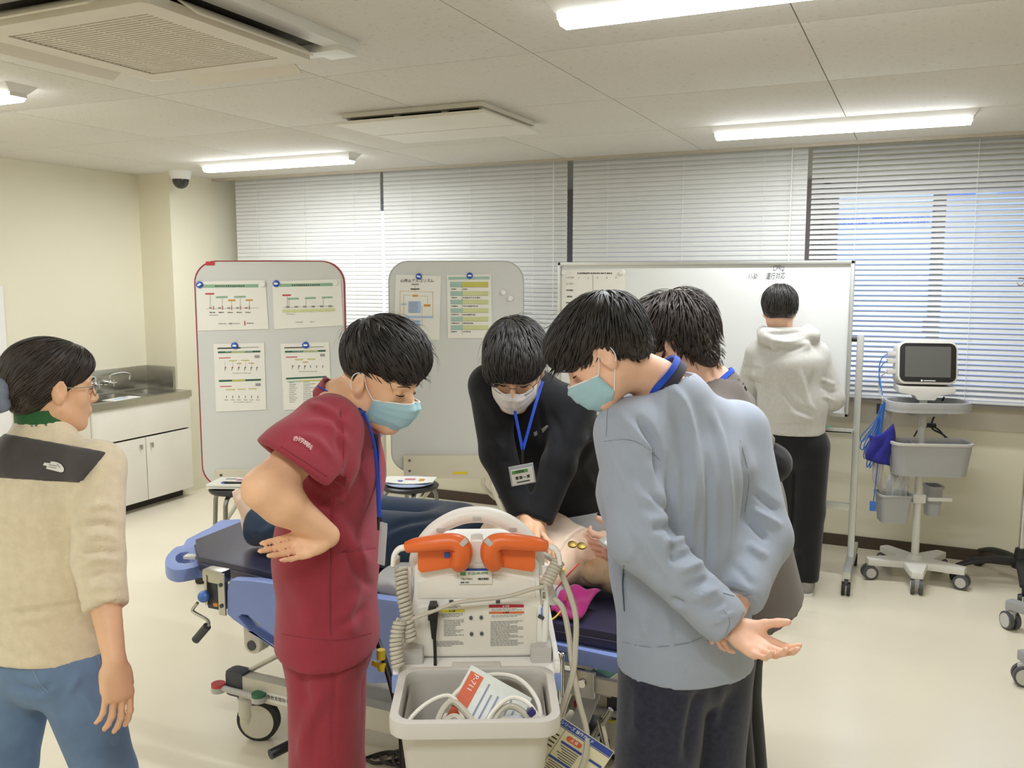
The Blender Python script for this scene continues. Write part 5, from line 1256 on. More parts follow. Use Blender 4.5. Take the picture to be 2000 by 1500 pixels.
# green and white box on the base
q = on(1178, 1325, 2, .30)
gb = thing('supply_box', 'small white box with green top on the stretcher base at the right', 'box', (q[0], q[1], bz_ + .045), -.2)
B().box((0, 0, .035), (.11, .09, .07), .003).obj('carton', M_paper, gb); B().box((0, 0, .0715), (.1, .08, .003), .001).obj('green_lid', mat('box_green', (52, 128, 104), .5), gb)
B().box((.012, -.0455, .045), (.07, .001, .022)).obj('green_label', M_dgn, gb); B().box((0, -.0455, .016), (.1, .001, .014)).obj('grey_stripe', M_inkg, gb)

# --- training manikin on the mattress
def manikin():
    z0 = ZM; Y = A(0, 1, 0); Xd = A(1, 0, 0)
    X = lambda px: wx(px, YM)
    M_mk = mat('manikin_vinyl', (250, 220, 194), .42, var=.03, vs=8, sss=.05); M_mk2 = mat('manikin_neck', (232, 178, 148), .42, var=.03)
    hipx, chx, shx, nkx, hdx = -1.48, -1.16, -1.02, -.955, -.90
    c = lambda x, y, z: A(x, YM + y, z0 + z)
    H = Head(c(hdx - .0, 0, .105), frame(A(-.28, -.05, 1), (1, 0, 0)), 1.0)
    lo, hi = A(-2.40, YM - .3, z0 - .02), A(-.66, YM + .3, z0 + .34)
    V = Vox(axis(lo[0], hi[0], .012, [(-1.3, -.66, .0065), (-2.4, -2.2, .005)]), axis(lo[1], hi[1], .0075), axis(lo[2], hi[2], .007))
    V.add([('e', c(hipx, 0, .10), c(-1.30, 0, .105), Y, (.150, .095), (.135, .09)), ('e', c(-1.30, 0, .105), c(chx, 0, .115), Y, (.135, .09), (.165, .108)), ('e', c(chx, 0, .115), c(shx - .02, 0, .105), Y, (.165, .108), (.15, .085))], .04)
    for s in (-1, 1):
        V.add([('c', c(shx, s * .08, .10), c(shx - .02, s * .17, .09), .07, .062)], .04)
        V.add([('c', c(chx, s * .07, .19), c(chx + .06, s * .09, .18), .03, .03)], .06)
        V.add([('c', c(hipx, s * .085, .10), c(-1.90, s * .09, .085), .085, .06), ('c', c(-1.90, s * .09, .085), c(-2.24, s * .085, .065), .055, .04)], .03)
        f0 = c(-2.26, s * .085, .055)
        V.add([('c', f0, f0 + A(-.005, s * .01, .04), .045, .038), ('e', f0 + A(-.0, 0, .02), f0 + A(-.035, s * .03, .145), A(0, 1, 0), (.034, .03), (.042, .018))], .03)
        for t in range(5):
            b_ = f0 + A(-.035, s * .03 + (-.032 + .016 * t), .145 - .006 * abs(t - (1 if s < 0 else 3)))
            r = .0125 if (t == 4 if s < 0 else t == 0) else .009
            V.add(('c', b_, b_ + A(-.008, 0, .03), r, r - .001), .004)
    H.build(V, c(nkx - .03, 0, .085))
    V.add(('c', c(nkx, 0, .085), c(shx - .02, 0, .09), .062, .075), .03)
    v, q = V.mesh(1)
    o = fast('training_manikin', v, q, M_mk); tag(o, 'bare-chested training manikin with navy trousers lying on the stretcher, head to the right', 'manikin')
    # vinyl chest skin ends in a flap at the neck
    def flap(W):
        W.add([('e', c(chx - .02, 0, .115), c(shx - .01, 0, .106), Y, (.170, .112), (.156, .09))], .03)
        for s in (-1, 1): W.add([('c', c(shx - .005, s * .08, .10), c(shx - .02, s * .17, .09), .074, .066)], .04); W.add([('c', c(chx, s * .07, .19), c(chx + .06, s * .09, .18), .032, .032)], .06)
        W.plane(c(shx + .022, 0, .1), Xd); W.plane(c(-1.36, 0, .1), -Xd); W.plane(c(0, 0, .05), -UP)
    W = Vox(axis(-1.42, -.9, .008), axis(YM - .28, YM + .28, .008), axis(z0, z0 + .3, .008)); flap(W); v, q = W.mesh(2); fast('chest_skin', v, q, mat('manikin_skin', (253, 228, 204), .42, var=.02, sss=.05), o)
    # navy trousers
    W = Vox(axis(-2.36, -1.3, .009), axis(YM - .32, YM + .32, .009), axis(z0 - .01, z0 + .36, .009))
    W.add([('e', c(hipx, 0, .10), c(-1.36, 0, .105), Y, (.185, .118), (.175, .112))], .05)
    for s in (-1, 1):
        W.add([('c', c(hipx, s * .09, .105), c(-1.88, s * .105, .115), .108, .088), ('c', c(-1.88, s * .105, .115), c(-2.24, s * .095, .09), .088, .078)], .03)
        W.cut(('c', c(-2.21, s * .095, .088), c(-2.4, s * .095, .086), .055, .072), .006)
    W.plane(c(-2.255, 0, .1), -Xd); W.plane(c(0, 0, .002), -UP)
    v, q = W.mesh(2); fl = [([(480, 1030), (510, 1042), (545, 1020)], 8, .008), ([(500, 1060), (520, 1080), (545, 1085)], 8, -.008), ([(745, 1040), (800, 1020), (870, 1010)], 7, -.009), ([(740, 1060), (790, 1035), (850, 1030)], 8, .009), ([(745, 1085), (800, 1060), (830, 1050)], 8, -.009), ([(750, 1100), (790, 1090), (815, 1080)], 8, .008), ([(520, 1010), (545, 1030)], 6, -.006)]
    v = folds(v, q, fl, .004, 16, 3); fast('trousers', v, q, cloth('manikin_trousers', (38, 58, 84), .9, var=.1), o)
    # skull cap / ear piece
    W = Vox(axis(hdx - .16, hdx + .2, .006), axis(YM - .14, YM + .14, .006), axis(z0 - .01, z0 + .26, .006)); e = H.ell
    W.add([e((0, -.02, .045), (.082, .10, .086)), e((.07, -.01, -.01), (.022, .04, .05)), e((-.07, -.01, -.01), (.022, .04, .05))], .02); W.cut(e((0, .11, -.02), (.1, .09, .1)), .01); W.plane(c(0, 0, .002), -UP)
    v, q = W.mesh(2); fast('hair_cap', folds(v, q, [], .003, 60, 2), q, mat('cap_tan', (236, 208, 168), .6, var=.1, vs=40), o)
    # electrode pads and wires
    for px, py in ((1118, 1063), (1136, 1066)):
        z = z0 + .222; p = on(px, py, 2, z); 
        B().lathe([(0, -.003), (.014, -.003), (.014, .002), (.006, .005), (0, .005)], p, nrm(A(.2, -.35, .9)), 20).obj('gold_electrode', metal_('gold', (140, 120, 62), .5), o)
    r_ = lambda px, py, z: on(px, py, 2, z0 + z)
    B().tube([r_(1131, 1100, .20), r_(1110, 1122, .17), r_(1090, 1146, .10), r_(1086, 1150, .06)], .0022, 6).obj('red_wire', mat('wire_red', (214, 70, 64), .5), o)
    B().tube([r_(1099, 1116, .19), r_(1103, 1135, .15), r_(1108, 1155, .09), r_(1104, 1178, .03), r_(1088, 1202, .02), r_(1068, 1216, .01)], .0028, 6).obj('yellow_wire', mat('wire_yellow', (226, 196, 60), .5), o)
    B().cyl(r_(1098, 1112, .195), r_(1101, 1128, .17), .007).obj('yellow_plug', mat('wire_yellow', (226, 196, 60), .5), o)
    # opened grey shirt along the near side, pink cloth by the shoulder
    W = Vox(axis(-1.62, -.9, .009), axis(YN - .06, YM + .34, .009), axis(z0 - .05, z0 + .2, .009))
    W.add([('e', A(-1.55, YN + .07, z0 + .03), A(-1.25, YN + .09, z0 + .045), Y, (.1, .045), (.09, .05)), ('e', A(-1.25, YN + .09, z0 + .045), A(-1.02, YN + .12, z0 + .04), Y, (.09, .05), (.09, .05)), ('e', A(-1.3, YM + .22, z0 + .05), A(-.96, YM + .22, z0 + .12), Y, (.07, .06), (.07, .09)), ('c', A(-1.5, YN + .01, z0 - .005), A(-1.1, YN + .02, z0 + .0), .03, .03)], .04)
    v, q = W.mesh(2); g_ = fast('open_shirt', folds(v, q, [([(750, 1130), (775, 1150), (800, 1180)], 8, .01), ([(745, 1160), (780, 1185)], 7, -.009)], .004, 24, 6), q, cloth('shirt_grey', (176, 176, 176), .95, var=.05), o)
    k = r_(1105, 1190, .04)
    c4 = [r_(1072, 1160, .03), r_(1172, 1158, .055), r_(1132, 1212, .012), r_(1078, 1196, .02)]
    g2 = B().grid(lambda u, v: (c4[0] * (1 - u) + c4[1] * u) * (1 - v) + (c4[3] * (1 - u) + c4[2] * u) * v + UP * (.012 * math.sin(7 * u + 2 * v) * math.sin(3.1 * v) + .02 * math.sin(math.pi * u) * (1 - v) + .006 * math.sin(15 * u - 6 * v)), 22, 12).obj('folded_cloth', cloth('cloth_magenta', (164, 40, 112), .9, var=.06))
    g2.modifiers.new('s', 'SOLIDIFY').thickness = .006
    tag(g2, 'crumpled magenta cloth by the manikin\'s shoulder on the mattress', 'cloth')
manikin()
# valve the brown-shirted person holds at the manikin's mouth
q = P(1196, 1052, 2.76)
vm = thing('mask_valve', 'clear and beige breathing mask held at the manikin\'s face', 'mask', q, YAW)
B().lathe([(.0, -.03), (.034, -.03), (.036, -.02), (.02, 0), (.011, .004), (.011, .03), (0, .03)], (0, 0, 0), (.5, 0, 1), 20).obj('cone', mat('mask_clear', (216, 220, 214), .2, var=0, alpha=.7), vm)
B().lathe([(0, 0), (.016, 0), (.016, .018), (0, .018)], (.012, 0, .026), (.5, 0, 1), 18).obj('collar', plastic('valve_cream', (224, 212, 160), .4), vm)

# --- defibrillator on its cart
DZ = P(935, 1277, 1.95)[2]; dp = P(932, 1277, 1.93)
M_dw = plastic('defib_white', (247, 244, 237), .38); M_db = plastic('defib_beige', (234, 229, 217), .42); M_do = plastic('paddle_orange', (234, 112, 50), .35)
crz = YAW + math.radians(1.5)
df = thing('defibrillator', 'white defibrillator with two orange paddles, seen from behind on its cart', 'defibrillator', (dp[0], dp[1], DZ), crz)
def body_sec():
    V = []; F = []; prof = [(-.150, 0.002, .0), (-.150, .10, .0), (-.148, .145, .004), (-.142, .178, .012), (-.138, .222, .022), (-.10, .236, .03)]
    return prof
ou = [(-.138, .0), (.138, .0), (.142, .02), (.142, .115), (.137, .145), (.134, .205), (.122, .222), (.05, .237), (-.05, .237), (-.122, .222), (-.134, .205), (-.137, .145), (-.142, .115), (-.142, .02)]
B().prism(ou, -.09, .09, (0, .09, 0), (1, 0, 0), (0, 0, 1), bev=.014).obj('housing', M_dw, df)
B().prism([(-.128, .008), (.128, .008), (.128, .112), (.1, .118), (-.1, .118), (-.128, .112)], 0, .006, (0, .0015, 0), (1, 0, 0), (0, 0, 1), bev=.003).obj('rear_panel', M_db, df)
B().prism([(-.126, .134), (.126, .134), (.126, .170), (.06, .184), (-.06, .184), (-.126, .170)], 0, .004, (0, .0015, 0), (1, 0, 0), (0, 0, 1), bev=.002).obj('upper_panel', plastic('defib_panel', (240, 236, 226), .4), df)
B().tube([(-.132, .03, .175), (-.128, .035, .222), (-.095, .045, .268), (-.045, .05, .296), (0, .052, .303), (.045, .05, .296), (.095, .045, .268), (.128, .035, .222), (.132, .03, .175)], [.015, .016, .017, .018, .018, .018, .017, .016, .015], 14).obj('carry_handle', M_dw, df)
for x, z in ((-.078, .277), (.0, .301), (.078, .277)): B().box((x, .031, z - .002), (.018, .006, .008), .002).obj('handle_recess', M_lgrey, df)
B().box((0, .03, .236), (.028, .07, .05), .01).obj('centre_ridge', M_dw, df)
for s_, l in ((-1, 'left orange paddle in the defibrillator holder'), (1, 'right orange paddle in the defibrillator holder')):
    pa = thing('defib_paddle', l, 'paddle', (0, 0, 0), 0, 'defibrillator paddles')
    pa.location = Vector((dp[0], dp[1], DZ)); pa.rotation_euler.z = crz
    B().prism([(s_ * x, z) for x, z in ((.020, .212), (.118, .196), (.124, .204), (.124, .246), (.105, .252), (.06, .25), (.028, .242), (.015, .226))][::s_], -.006, .022, (0, 0, 0), (1, 0, 0), (0, 0, 1), bev=.006).obj('electrode_housing', M_do, pa)
    B().tube([(s_ * .146, -.030, .256), (s_ * .125, -.036, .262), (s_ * .085, -.040, .268), (s_ * .05, -.040, .270), (s_ * .032, -.038, .260), (s_ * .030, -.032, .240), (s_ * .034, -.026, .224), (s_ * .040, -.018, .214)], [.012, .0155, .017, .0178, .021, .022, .021, .019], 14).obj('grip', M_do, pa)
    B().box((s_ * .026, -.052, .272), (.017, .012, .011), .003, roty(s_ * .7)).obj('shock_button', M_lgrey, pa)
    B().tube([(s_ * .146, -.03, .256), (s_ * .162, -.03, .252), (s_ * .172, -.03, .238), (s_ * .176, -.028, .215)], [.007, .0065, .006, .0045], 10).obj('strain_relief', M_dw, pa)
B().box((-.062, -.022, .236), (.012, .006, .012), .002).obj('blue_tab', mat('tab_blue', (60, 96, 190), .4), df)
for s_ in (-1, 1):
    B().box((s_ * .137, -.004, .014), (.046, .05, .04), .010).obj('foot_block', M_lgrey, df)
    B().tube([(s_ * .146, .006, .03), (s_ * .149, .004, .12), (s_ * .146, .01, .2)], .0075, 10).obj('side_tube', M_dw, df)
    B().box((s_ * .138, -.001, .09), (.014, .004, .008), .002, roty(s_ * .5)).obj('vent_slot', M_drk, df)
for x, z in ((-.013, .092), (.009, .0925), (-.012, .056), (.010, .0565)): B().lathe([(0, 0), (.0038, 0), (.0038, .004), (.002, .005), (0, .005)], (x, -.0045, z), (0, -1, 0), 12).obj('screw', M_dgrey, df)
for x in (-.055, .045): B().box((x, -.0005, .126), (.009, .004, .008), .001).obj('clip_slot', M_dgrey, df)
def dpx(px, py, y=-.0052):   # surveyed mark on the rear face -> its own coordinates
    w_ = on(px, py, 1, 0) if False else None
    n = A(math.sin(crz), -math.cos(crz), 0) ; o_ = A(dp[0], dp[1], DZ) - n * y * -1
    v = _f + _r * (px - 1000) / FPX - _u * (py - 750) / FPX
    p = CAM + v * (((A(dp[0], dp[1], DZ) + n * (-y)) - CAM) @ n / (v @ n)); r = p - A(dp[0], dp[1], DZ)
    return A(r @ A(math.cos(crz), math.sin(crz), 0), y, r[2])
def dlabel(name, x0, y0, x1, y1, m, y=-.0052, t=.0008, par=None):
    a, b_ = dpx(x0, y1, y), dpx(x1, y0, y); return B().box((a + b_) / 2, (abs(b_[0] - a[0]), t, abs(b_[2] - a[2]))).obj(name, m, par or df)
lb = dlabel('phone_label', 896, 1112, 961, 1141, M_paper, -.0066)
dlabel('label_stripe', 895, 1110, 962, 1115, M_navyp, -.0072, .0008, df)
M_gtx = mat('print_phone_green', (92, 150, 92), .6)
p = dpx(934, 1120, -.0074); text('0120-49-0990', .0075, M_gtx, p, (1, 0, .02), (0, 0, 1), df, 'lettering', bold=.0001)
dlabel('green_mark', 899, 1117, 909.5, 1124, M_gtx, -.0072)
p = dpx(912, 1131, -.0074); text('TRU-TRAU', .005, M_ink, p, (1, 0, .02), (0, 0, 1), df, 'lettering')
p = dpx(944, 1131, -.0074); text('（横井施設）', .0052, M_ink, p, (1, 0, .02), (0, 0, 1), df, 'lettering', bold=.0001)
p = dpx(908, 1138, -.0074); text('病棟 HBE7', .0042, M_ink, p, (1, 0, .02), (0, 0, 1), df, 'lettering')
dlabel('caution_label', 859, 1191, 907, 1209, M_paper); dlabel('caution_band', 859, 1190.5, 907, 1196, mat('band_yellow', (224, 212, 60), .5), -.0058)
p = dpx(883, 1193.4, -.0064); text('▲ 注意', .0042, M_ink, p, (1, 0, 0), (0, 0, 1), df, 'lettering')
dlabel('warning_label', 955, 1181, 1023, 1208, M_paper); dlabel('warning_band', 955, 1180.5, 1023, 1187, mat('band_red', (184, 46, 60), .5), -.0058); dlabel('warning_band', 955, 1194, 1023, 1199, mat('band_orange', (216, 116, 66), .5), -.0058)
p = dpx(988, 1184, -.0064); text('▲ 危険', .0044, M_wht, p, (1, 0, .03), (0, 0, 1), df, 'lettering'); p = dpx(988, 1196.4, -.0064); text('▲ 警告', .0040, M_ink, p, (1, 0, .03), (0, 0, 1), df, 'lettering')
pr_ = B(); rr = random.Random(4)
def lines(x0, x1, y0, y1, step, sl=-.03):
    y = y0
    while y < y1:
        x = x0; e = x1 - rr.choice((0, 0, 10, 25)) * (x1 - x0) / 60
        while x < e:
            w_ = rr.uniform(3, 9); a, b_ = dpx(x, y + 1.1 + (x - x0) * sl, -.0058), dpx(min(x + w_, e), y - .4 + (x - x0) * sl, -.0058)
            pr_._add([(a[0], -.0058, a[2]), (b_[0], -.0058, a[2]), (b_[0], -.0058, b_[2]), (a[0], -.0058, b_[2])], [(0, 1, 2, 3)]); x += w_ + rr.uniform(.6, 1.4)
        y += step
lines(867, 906, 1212, 1242, 3.2); lines(958, 1022, 1214, 1262, 3.1); lines(862, 904, 1199, 1207, 2.8); lines(960, 1020, 1190, 1193, 2.6); lines(960, 1020, 1202, 1207, 2.6); lines(850, 905, 1253, 1263, 3); lines(862, 900, 1184, 1189, 2.8)
s_ = pr_.obj('small_print', M_inkg, df, sm=False); s_['kind'] = 'stuff'
# mains plug and cord
pq = dpx(846, 1196, -.02)
pc_ = thing('mains_cord', 'black mains plug and cord hanging down the back of the defibrillator', 'cord', (0, 0, 0)); pc_.location = (dp[0], dp[1], DZ); pc_.rotation_euler.z = crz
B().box(pq, (.021, .034, .026), .004).box(pq + A(0, .0, .014), (.016, .034, .012), .003).prism([(-.009, 0), (.009, 0), (.0045, -.045), (-.0045, -.045)], -.007, .007, pq + A(.001, 0, -.012), (1, 0, 0), (0, 0, 1), bev=.002).obj('plug', M_black, pc_)
B().tube([pq + A(.002, 0, -.05), pq + A(.004, -.01, -.09), pq + A(.004, -.012, -.116)], .0037, 8).obj('cable', M_black, pc_)
# cart
ct = thing('defibrillator_cart', 'white equipment cart carrying the defibrillator, a grey bin on its front', 'cart', (dp[0], dp[1], 0), crz)
B().box((0, .10, DZ - .017), (.335, .36, .03), .008).obj('top_tray', M_dw, ct)
B().box((0, -.086, DZ - .014), (.30, .02, .03), .004).obj('front_lip', M_dw, ct)
for s_ in (-1, 1):
    B().box((s_ * .168, .10, DZ - .004), (.012, .36, .05), .004).obj('side_wall', M_dw, ct)
    B().box((s_ * .168, -.083, DZ - .018), (.014, .012, .036), .003).obj('blue_corner', M_peri, ct)
B().box((0, .14, .50), (.12, .10, DZ * 2 - 1.05 - .02), .01).obj('column', M_lgrey, ct)
bs = B().box((0, .10, .12), (.36, .46, .05), .012).obj('base', M_lgrey, ct)
for sx in (-1, 1):
    for y in (-.09, .29):
        B().cyl((sx * .15, y, .06), (sx * .15, y, .11), .012).obj('fork', M_lgrey, ct)
        B().lathe([(0, -.016), (.035, -.016), (.042, -.008), (.042, .008), (.035, .016), (0, .016)], (sx * .15, y, .042), (1, 0, 0), 24).obj('wheel', M_tyre, ct)
for x in (-.031, .033): B().lathe([(0, 0), (.0055, 0), (.0055, .004), (.003, .006), (0, .006)], (x, -.097, DZ - .026), (0, -1, 0), 14).obj('bin_screw', M_dgrey, ct)
M_bin = plastic('bin_grey', (206, 202, 195), .42); M_bini = plastic('bin_body', (200, 195, 184), .45)
ZB = P(930, 1405, 1.60)[2]; by = -.225; bw, bd_ = .312, .235
o1 = rrect(bw, bd_, .04, 6, 0, by); o2 = rrect(bw - .034, bd_ - .034, .03, 6, 0, by); o3 = rrect(bw - .05, bd_ - .04, .03, 6, 0, by); o4 = rrect(.225, .17, .03, 6, 0, by + .01); o5 = rrect(.218, .163, .03, 6, 0, by + .01)
n_ = len(o1)
B().prism(o1, ZB - .032, ZB, holes=[o2], bev=.006).obj('bin_rim', M_bin, ct)
b_ = B(); V = [(x, y, ZB - .02) for x, y in o3] + [(x, y, ZB - .32) for x, y in o4] + [(x, y, ZB - .01) for x, y in o2] + [(x, y, ZB - .312) for x, y in o5]
F = [(i, n_ + i, n_ + (i + 1) % n_, (i + 1) % n_) for i in range(n_)] + [(2 * n_ + i, 2 * n_ + (i + 1) % n_, 3 * n_ + (i + 1) % n_, 3 * n_ + i) for i in range(n_)] + [tuple(range(n_, 2 * n_))[::-1], tuple(range(3 * n_, 4 * n_))]
b_.keep = True; b_._add(V, F).obj('bin', M_bini, ct)
B().box((0, by + bd_ / 2 + .0, ZB - .012), (.10, .02, .036), .005).obj('bin_hook', M_bin, ct)
def cw(x, y, z): return A(dp[0], dp[1], 0) + rotz(crz) @ A(x, y, z)
# things in the bin
M_wc = plastic('white_cable', (238, 234, 224), .4); M_gc = plastic('beige_cable', (196, 190, 174), .45)
fz = ZB - .038
cabs = [('white', [(-.12, -.31, fz - .04), (-.128, -.28, fz), (-.09, -.25, fz + .03), (-.045, -.235, fz + .035), (-.02, -.27, fz + .0), (-.01, -.3, fz - .03)], .0042, 'white cable looping highest at the left in the bin'),
        ('white', [(-.06, -.23, fz + .005), (-.03, -.19, fz + .025), (.02, -.155, fz + .035), (.08, -.16, fz + .032), (.118, -.21, fz + .01), (.126, -.28, fz - .02)], .0045, 'white cable looping along the back of the bin, behind the orange sachet'),
        ('white', [(.01, -.325, fz - .02), (.03, -.29, fz + .02), (.065, -.26, fz + .035), (.10, -.265, fz + .025), (.128, -.29, fz - .01)], .0042, 'white cable arching at the right in the bin'),
        ('white', [(.02, -.325, fz - .02), (.045, -.31, fz + .005), (.07, -.312, fz + .0), (.09, -.325, fz - .02)], .0036, 'thin white cable in front of the clear pouch in the bin'),
        ('beige', [(-.07, -.32, fz - .03), (-.068, -.28, fz + .01), (-.045, -.25, fz + .028), (-.015, -.265, fz + .01), (.01, -.3, fz - .01), (.03, -.325, fz - .03)], .0062, 'outer thick beige cable coiled at the left in the bin'),
        ('beige', [(-.062, -.325, fz - .03), (-.058, -.295, fz + .0), (-.04, -.28, fz + .01), (-.02, -.29, fz + .0), (-.005, -.32, fz - .03)], .0062, 'inner thick beige cable coiled at the left in the bin'),
        ('beige', [(-.03, -.33, fz - .03), (.0, -.30, fz + .0), (.03, -.285, fz + .01), (.075, -.285, fz + .008), (.115, -.31, fz - .02)], .006, 'thick beige cable lying across the bin to the right'),
        ('beige', [(.03, -.33, fz - .03), (.035, -.29, fz + .01), (.06, -.265, fz + .025), (.09, -.27, fz + .015), (.12, -.3, fz - .02)], .006, 'thick beige cable arching under the white one at the right of the bin')]
for i, (c_, pts, r, l) in enumerate(cabs):
    o = B().tube([cw(x, max(y, -.308), z + .004 * (i % 3)) for x, y, z in pts], r, 8).obj('cable', M_wc if c_ == 'white' else M_gc); tag(o, l, 'cable', 'cables in the bin')
pk = thing('pad_sachet', 'white foil sachet with orange label sticking up among the cables in the bin', 'sachet', cw(.022, -.215, fz + .0), crz)
Rp = roty(math.radians(29)) ; Ry = rotx(math.radians(-38)); Rk = Ry @ Rp
def pk_(x, y, z): return Rk @ A(x, y, z)
B().box((0, 0, 0), (.135, .004, .115), .001, Rk).obj('foil', mat('foil_white', (220, 224, 216), .35, bump=.3, bs=60), pk)
B().box(pk_(-.048, -.0026, -.002), (.028, .001, .098), 0, Rk).obj('orange_label', mat('label_orange', (216, 92, 40), .5), pk)
text('P-711', .015, M_wht, pk_(-.048, -.0034, .028), Rk @ A(0, 0, -1), Rk @ A(1, 0, 0), pk, 'lettering')
pp_ = B()
for k in range(6): pp_.box(pk_(-.018 + .013 * k, -.0026, .004 - .01 * (k % 2)), (.0035, .0008, .075 - .012 * (k % 3)), 0, Rk)
pp_.obj('small_print', mat('print_lilac', (150, 152, 180), .6), pk)['kind'] = 'stuff'
B().lathe([(0, 0), (.006, 0), (.006, .0006), (0, .0006)], pk_(-.026, -.0024, -.034), Rk @ A(0, -1, 0), 16).obj('round_logo', M_navyp, pk)
po = thing('clear_pouch', 'clear pouch with a red dot at the right in the bin', 'pouch', cw(.085, -.28, fz - .012), crz)
B().box((0, 0, 0), (.09, .004, .06), .001, rotx(-.9)).obj('film', mat('clear_pouch', (222, 226, 232), .2, var=0, alpha=.6), po)
B().lathe([(0, 0), (.006, 0), (.006, .0008), (0, .0008)], rotx(-.9) @ A(-.004, -.003, .008), rotx(-.9) @ A(0, -1, 0), 14).obj('red_dot', M_red, po)
cn = thing('cable_connector', 'white cable connector with a dark blue end at the right in the bin', 'connector', cw(.116, -.285, fz + .012), crz)
B().box((0, 0, 0), (.018, .012, .03), .003, roty(-.7)).obj('shell', M_wc, cn); B().box((-.012, 0, .015), (.014, .012, .014), .003, roty(-.7)).obj('plug', mat('plug_navy', (56, 58, 120), .4), cn)
ev = thing('white_envelope', 'white folded sheet standing along the front inside edge of the bin', 'sheet', cw(.02, -.314, fz - .012), crz)
B().grid(lambda u, v: A(-.10 + .20 * u, .003 * math.sin(20 * u) + .006 * (v - .5), -.03 * (1 - v) + .018 + .0025 * math.sin(13 * u)), 24, 4).obj('sheet', M_paper, ev)
ev.children[0].modifiers.new('s', 'SOLIDIFY').thickness = .002
# coiled paddle cords
def coil(pts, R0, r, turns, seg=14):
    p = smoothline(pts, 10); L_ = np.r_[0, np.cumsum([np.linalg.norm(p[i + 1] - p[i]) for i in range(len(p) - 1)])]; out = []; P_ = np.array(p)
    for k in range(turns * seg + 1):
        t = k / (turns * seg) * L_[-1]; c = np.array([np.interp(t, L_, P_[:, i]) for i in range(3)]); c2 = np.array([np.interp(min(t + .003, L_[-1]), L_, P_[:, i]) for i in range(3)]); c1 = np.array([np.interp(max(t - .003, 0), L_, P_[:, i]) for i in range(3)])
        x, y, _ = basis(c2 - c1, A(.3, 1, .1)); a = 2 * math.pi * k / seg; out.append(c + R0 * (math.cos(a) * x + math.sin(a) * y))
    return out
dl = lambda px, py, d: P(px, py, d)
c1 = [dl(783, 1108, 1.90), dl(786, 1150, 1.885), dl(794, 1200, 1.875), dl(803, 1252, 1.87)]
o = B().tube([cw(-.176, -.028, DZ + .215), dl(777, 1088, 1.90), dl(776, 1102, 1.90)] , .0045, 8).tube(coil(c1, .0105, .004, 17), .0043, 7, sm=1).obj('coil_cord', M_gc); tag(o, 'long beige coiled paddle cord hanging at the left of the defibrillator', 'cord', 'coiled paddle cords')
c1 = [dl(782, 1212, 1.86), dl(775, 1240, 1.855), dl(774, 1270, 1.85), dl(778, 1302, 1.845)]
o = B().tube(coil(c1, .0105, .004, 11), .0043, 7, sm=1).obj('coil_cord', M_gc); tag(o, 'shorter beige cord coil hanging lowest at the left of the cart', 'cord', 'coiled paddle cords')
c1 = [dl(1092, 1095, 1.90), dl(1080, 1115, 1.89), dl(1066, 1142, 1.88)]
o = B().tube([cw(.176, -.028, DZ + .215), dl(1086, 1078, 1.90), dl(1094, 1092, 1.90)], .0045, 8).tube(coil(c1, .0105, .004, 8), .0043, 7, sm=1).tube([dl(1062, 1145, 1.88), dl(1035, 1152, 1.88), dl(985, 1166, 1.885), dl(900, 1176, 1.885), dl(850, 1192, 1.88), dl(802, 1210, 1.87), dl(784, 1212, 1.865)], .0047, 8).obj('coil_cord', M_gc); tag(o, 'beige cord coiled at the right paddle, running straight across the back of the defibrillator', 'cord', 'coiled paddle cords')
# connector and thick cables at the right side
cb = thing('side_connector', 'grey wedge connector marked 859 plugged into the right side of the defibrillator', 'connector', dl(1066, 1160, 1.93), crz)
B().prism([(-.012, .024), (.014, .024), (.024, -.016), (.022, -.022), (-.012, -.020)], -.012, .012, (0, 0, 0), (1, 0, 0), (0, 0, 1), bev=.003).obj('shell', M_lgrey, cb)
B().box((-.004, -.0128, .002), (.011, .0012, .022)).obj('number_label', M_paper, cb); text('859', .0095, M_ink, (-.004, -.0138, .002), (0, 0, 1), (-1, 0, 0), cb, 'lettering')
B().box((-.006, .0, -.036), (.014, .02, .02), .003).obj('blue_latch', M_peri, cb)
for i, (pts, l) in enumerate((([(1056, 1078, 1.98), (1085, 1100, 1.93), (1105, 1140, 1.91), (1124, 1200, 1.90), (1124, 1260, 1.89), (1118, 1320, 1.88), (1092, 1400, 1.86), (1078, 1440, 1.86)], 'thick beige cable from the defibrillator handle, left of the pair beside the cart'),
                               ([(1082, 1168, 1.92), (1100, 1190, 1.91), (1111, 1240, 1.90), (1118, 1300, 1.89), (1131, 1370, 1.87), (1146, 1430, 1.85), (1142, 1480, 1.82), (1122, 1530, 1.8)], 'thick beige cable from the grey connector, passing in front of the guide card'))):
    o = B().tube([dl(*q) for q in pts], .0062, 8).obj('cable', M_gc); tag(o, l, 'cable', 'cables beside the cart')
# guide card hanging from the cart
gc = P(1120, 1478, 1.84)
gd = thing('guide_card', 'tilted instruction card with blue headings hanging at the right of the cart', 'card', gc, crz)
Rg = rotx(-.12) @ roty(math.radians(34))
def gk(x, y, z): return Rg @ A(x, y, z)
B().box((0, 0, -.03), (.13, .002, .17), .0008, Rg).obj('page', mat('card_cream', (224, 218, 186), .5), gd); gd.children[0].data.transform(Matrix.Translation(Vector(gk(0, 0, -.03)) - Vector((0, 0, -.03))))
def gbox(name, x, z, w_, h_, m, y=-.0016): return B().box(gk(x, y, z), (w_, .0008, h_), 0, Rg).obj(name, m, gd)
gbox('heading_band', 0, .047, .126, .013, M_navyp); gbox('heading_line', 0, .0385, .126, .0012, M_navyp)
text('シリーズ 操作ガイド', .0088, M_wht, gk(-.022, -.0022, .0468), Rg @ A(1, 0, 0), Rg @ A(0, 0, 1), gd, 'lettering')
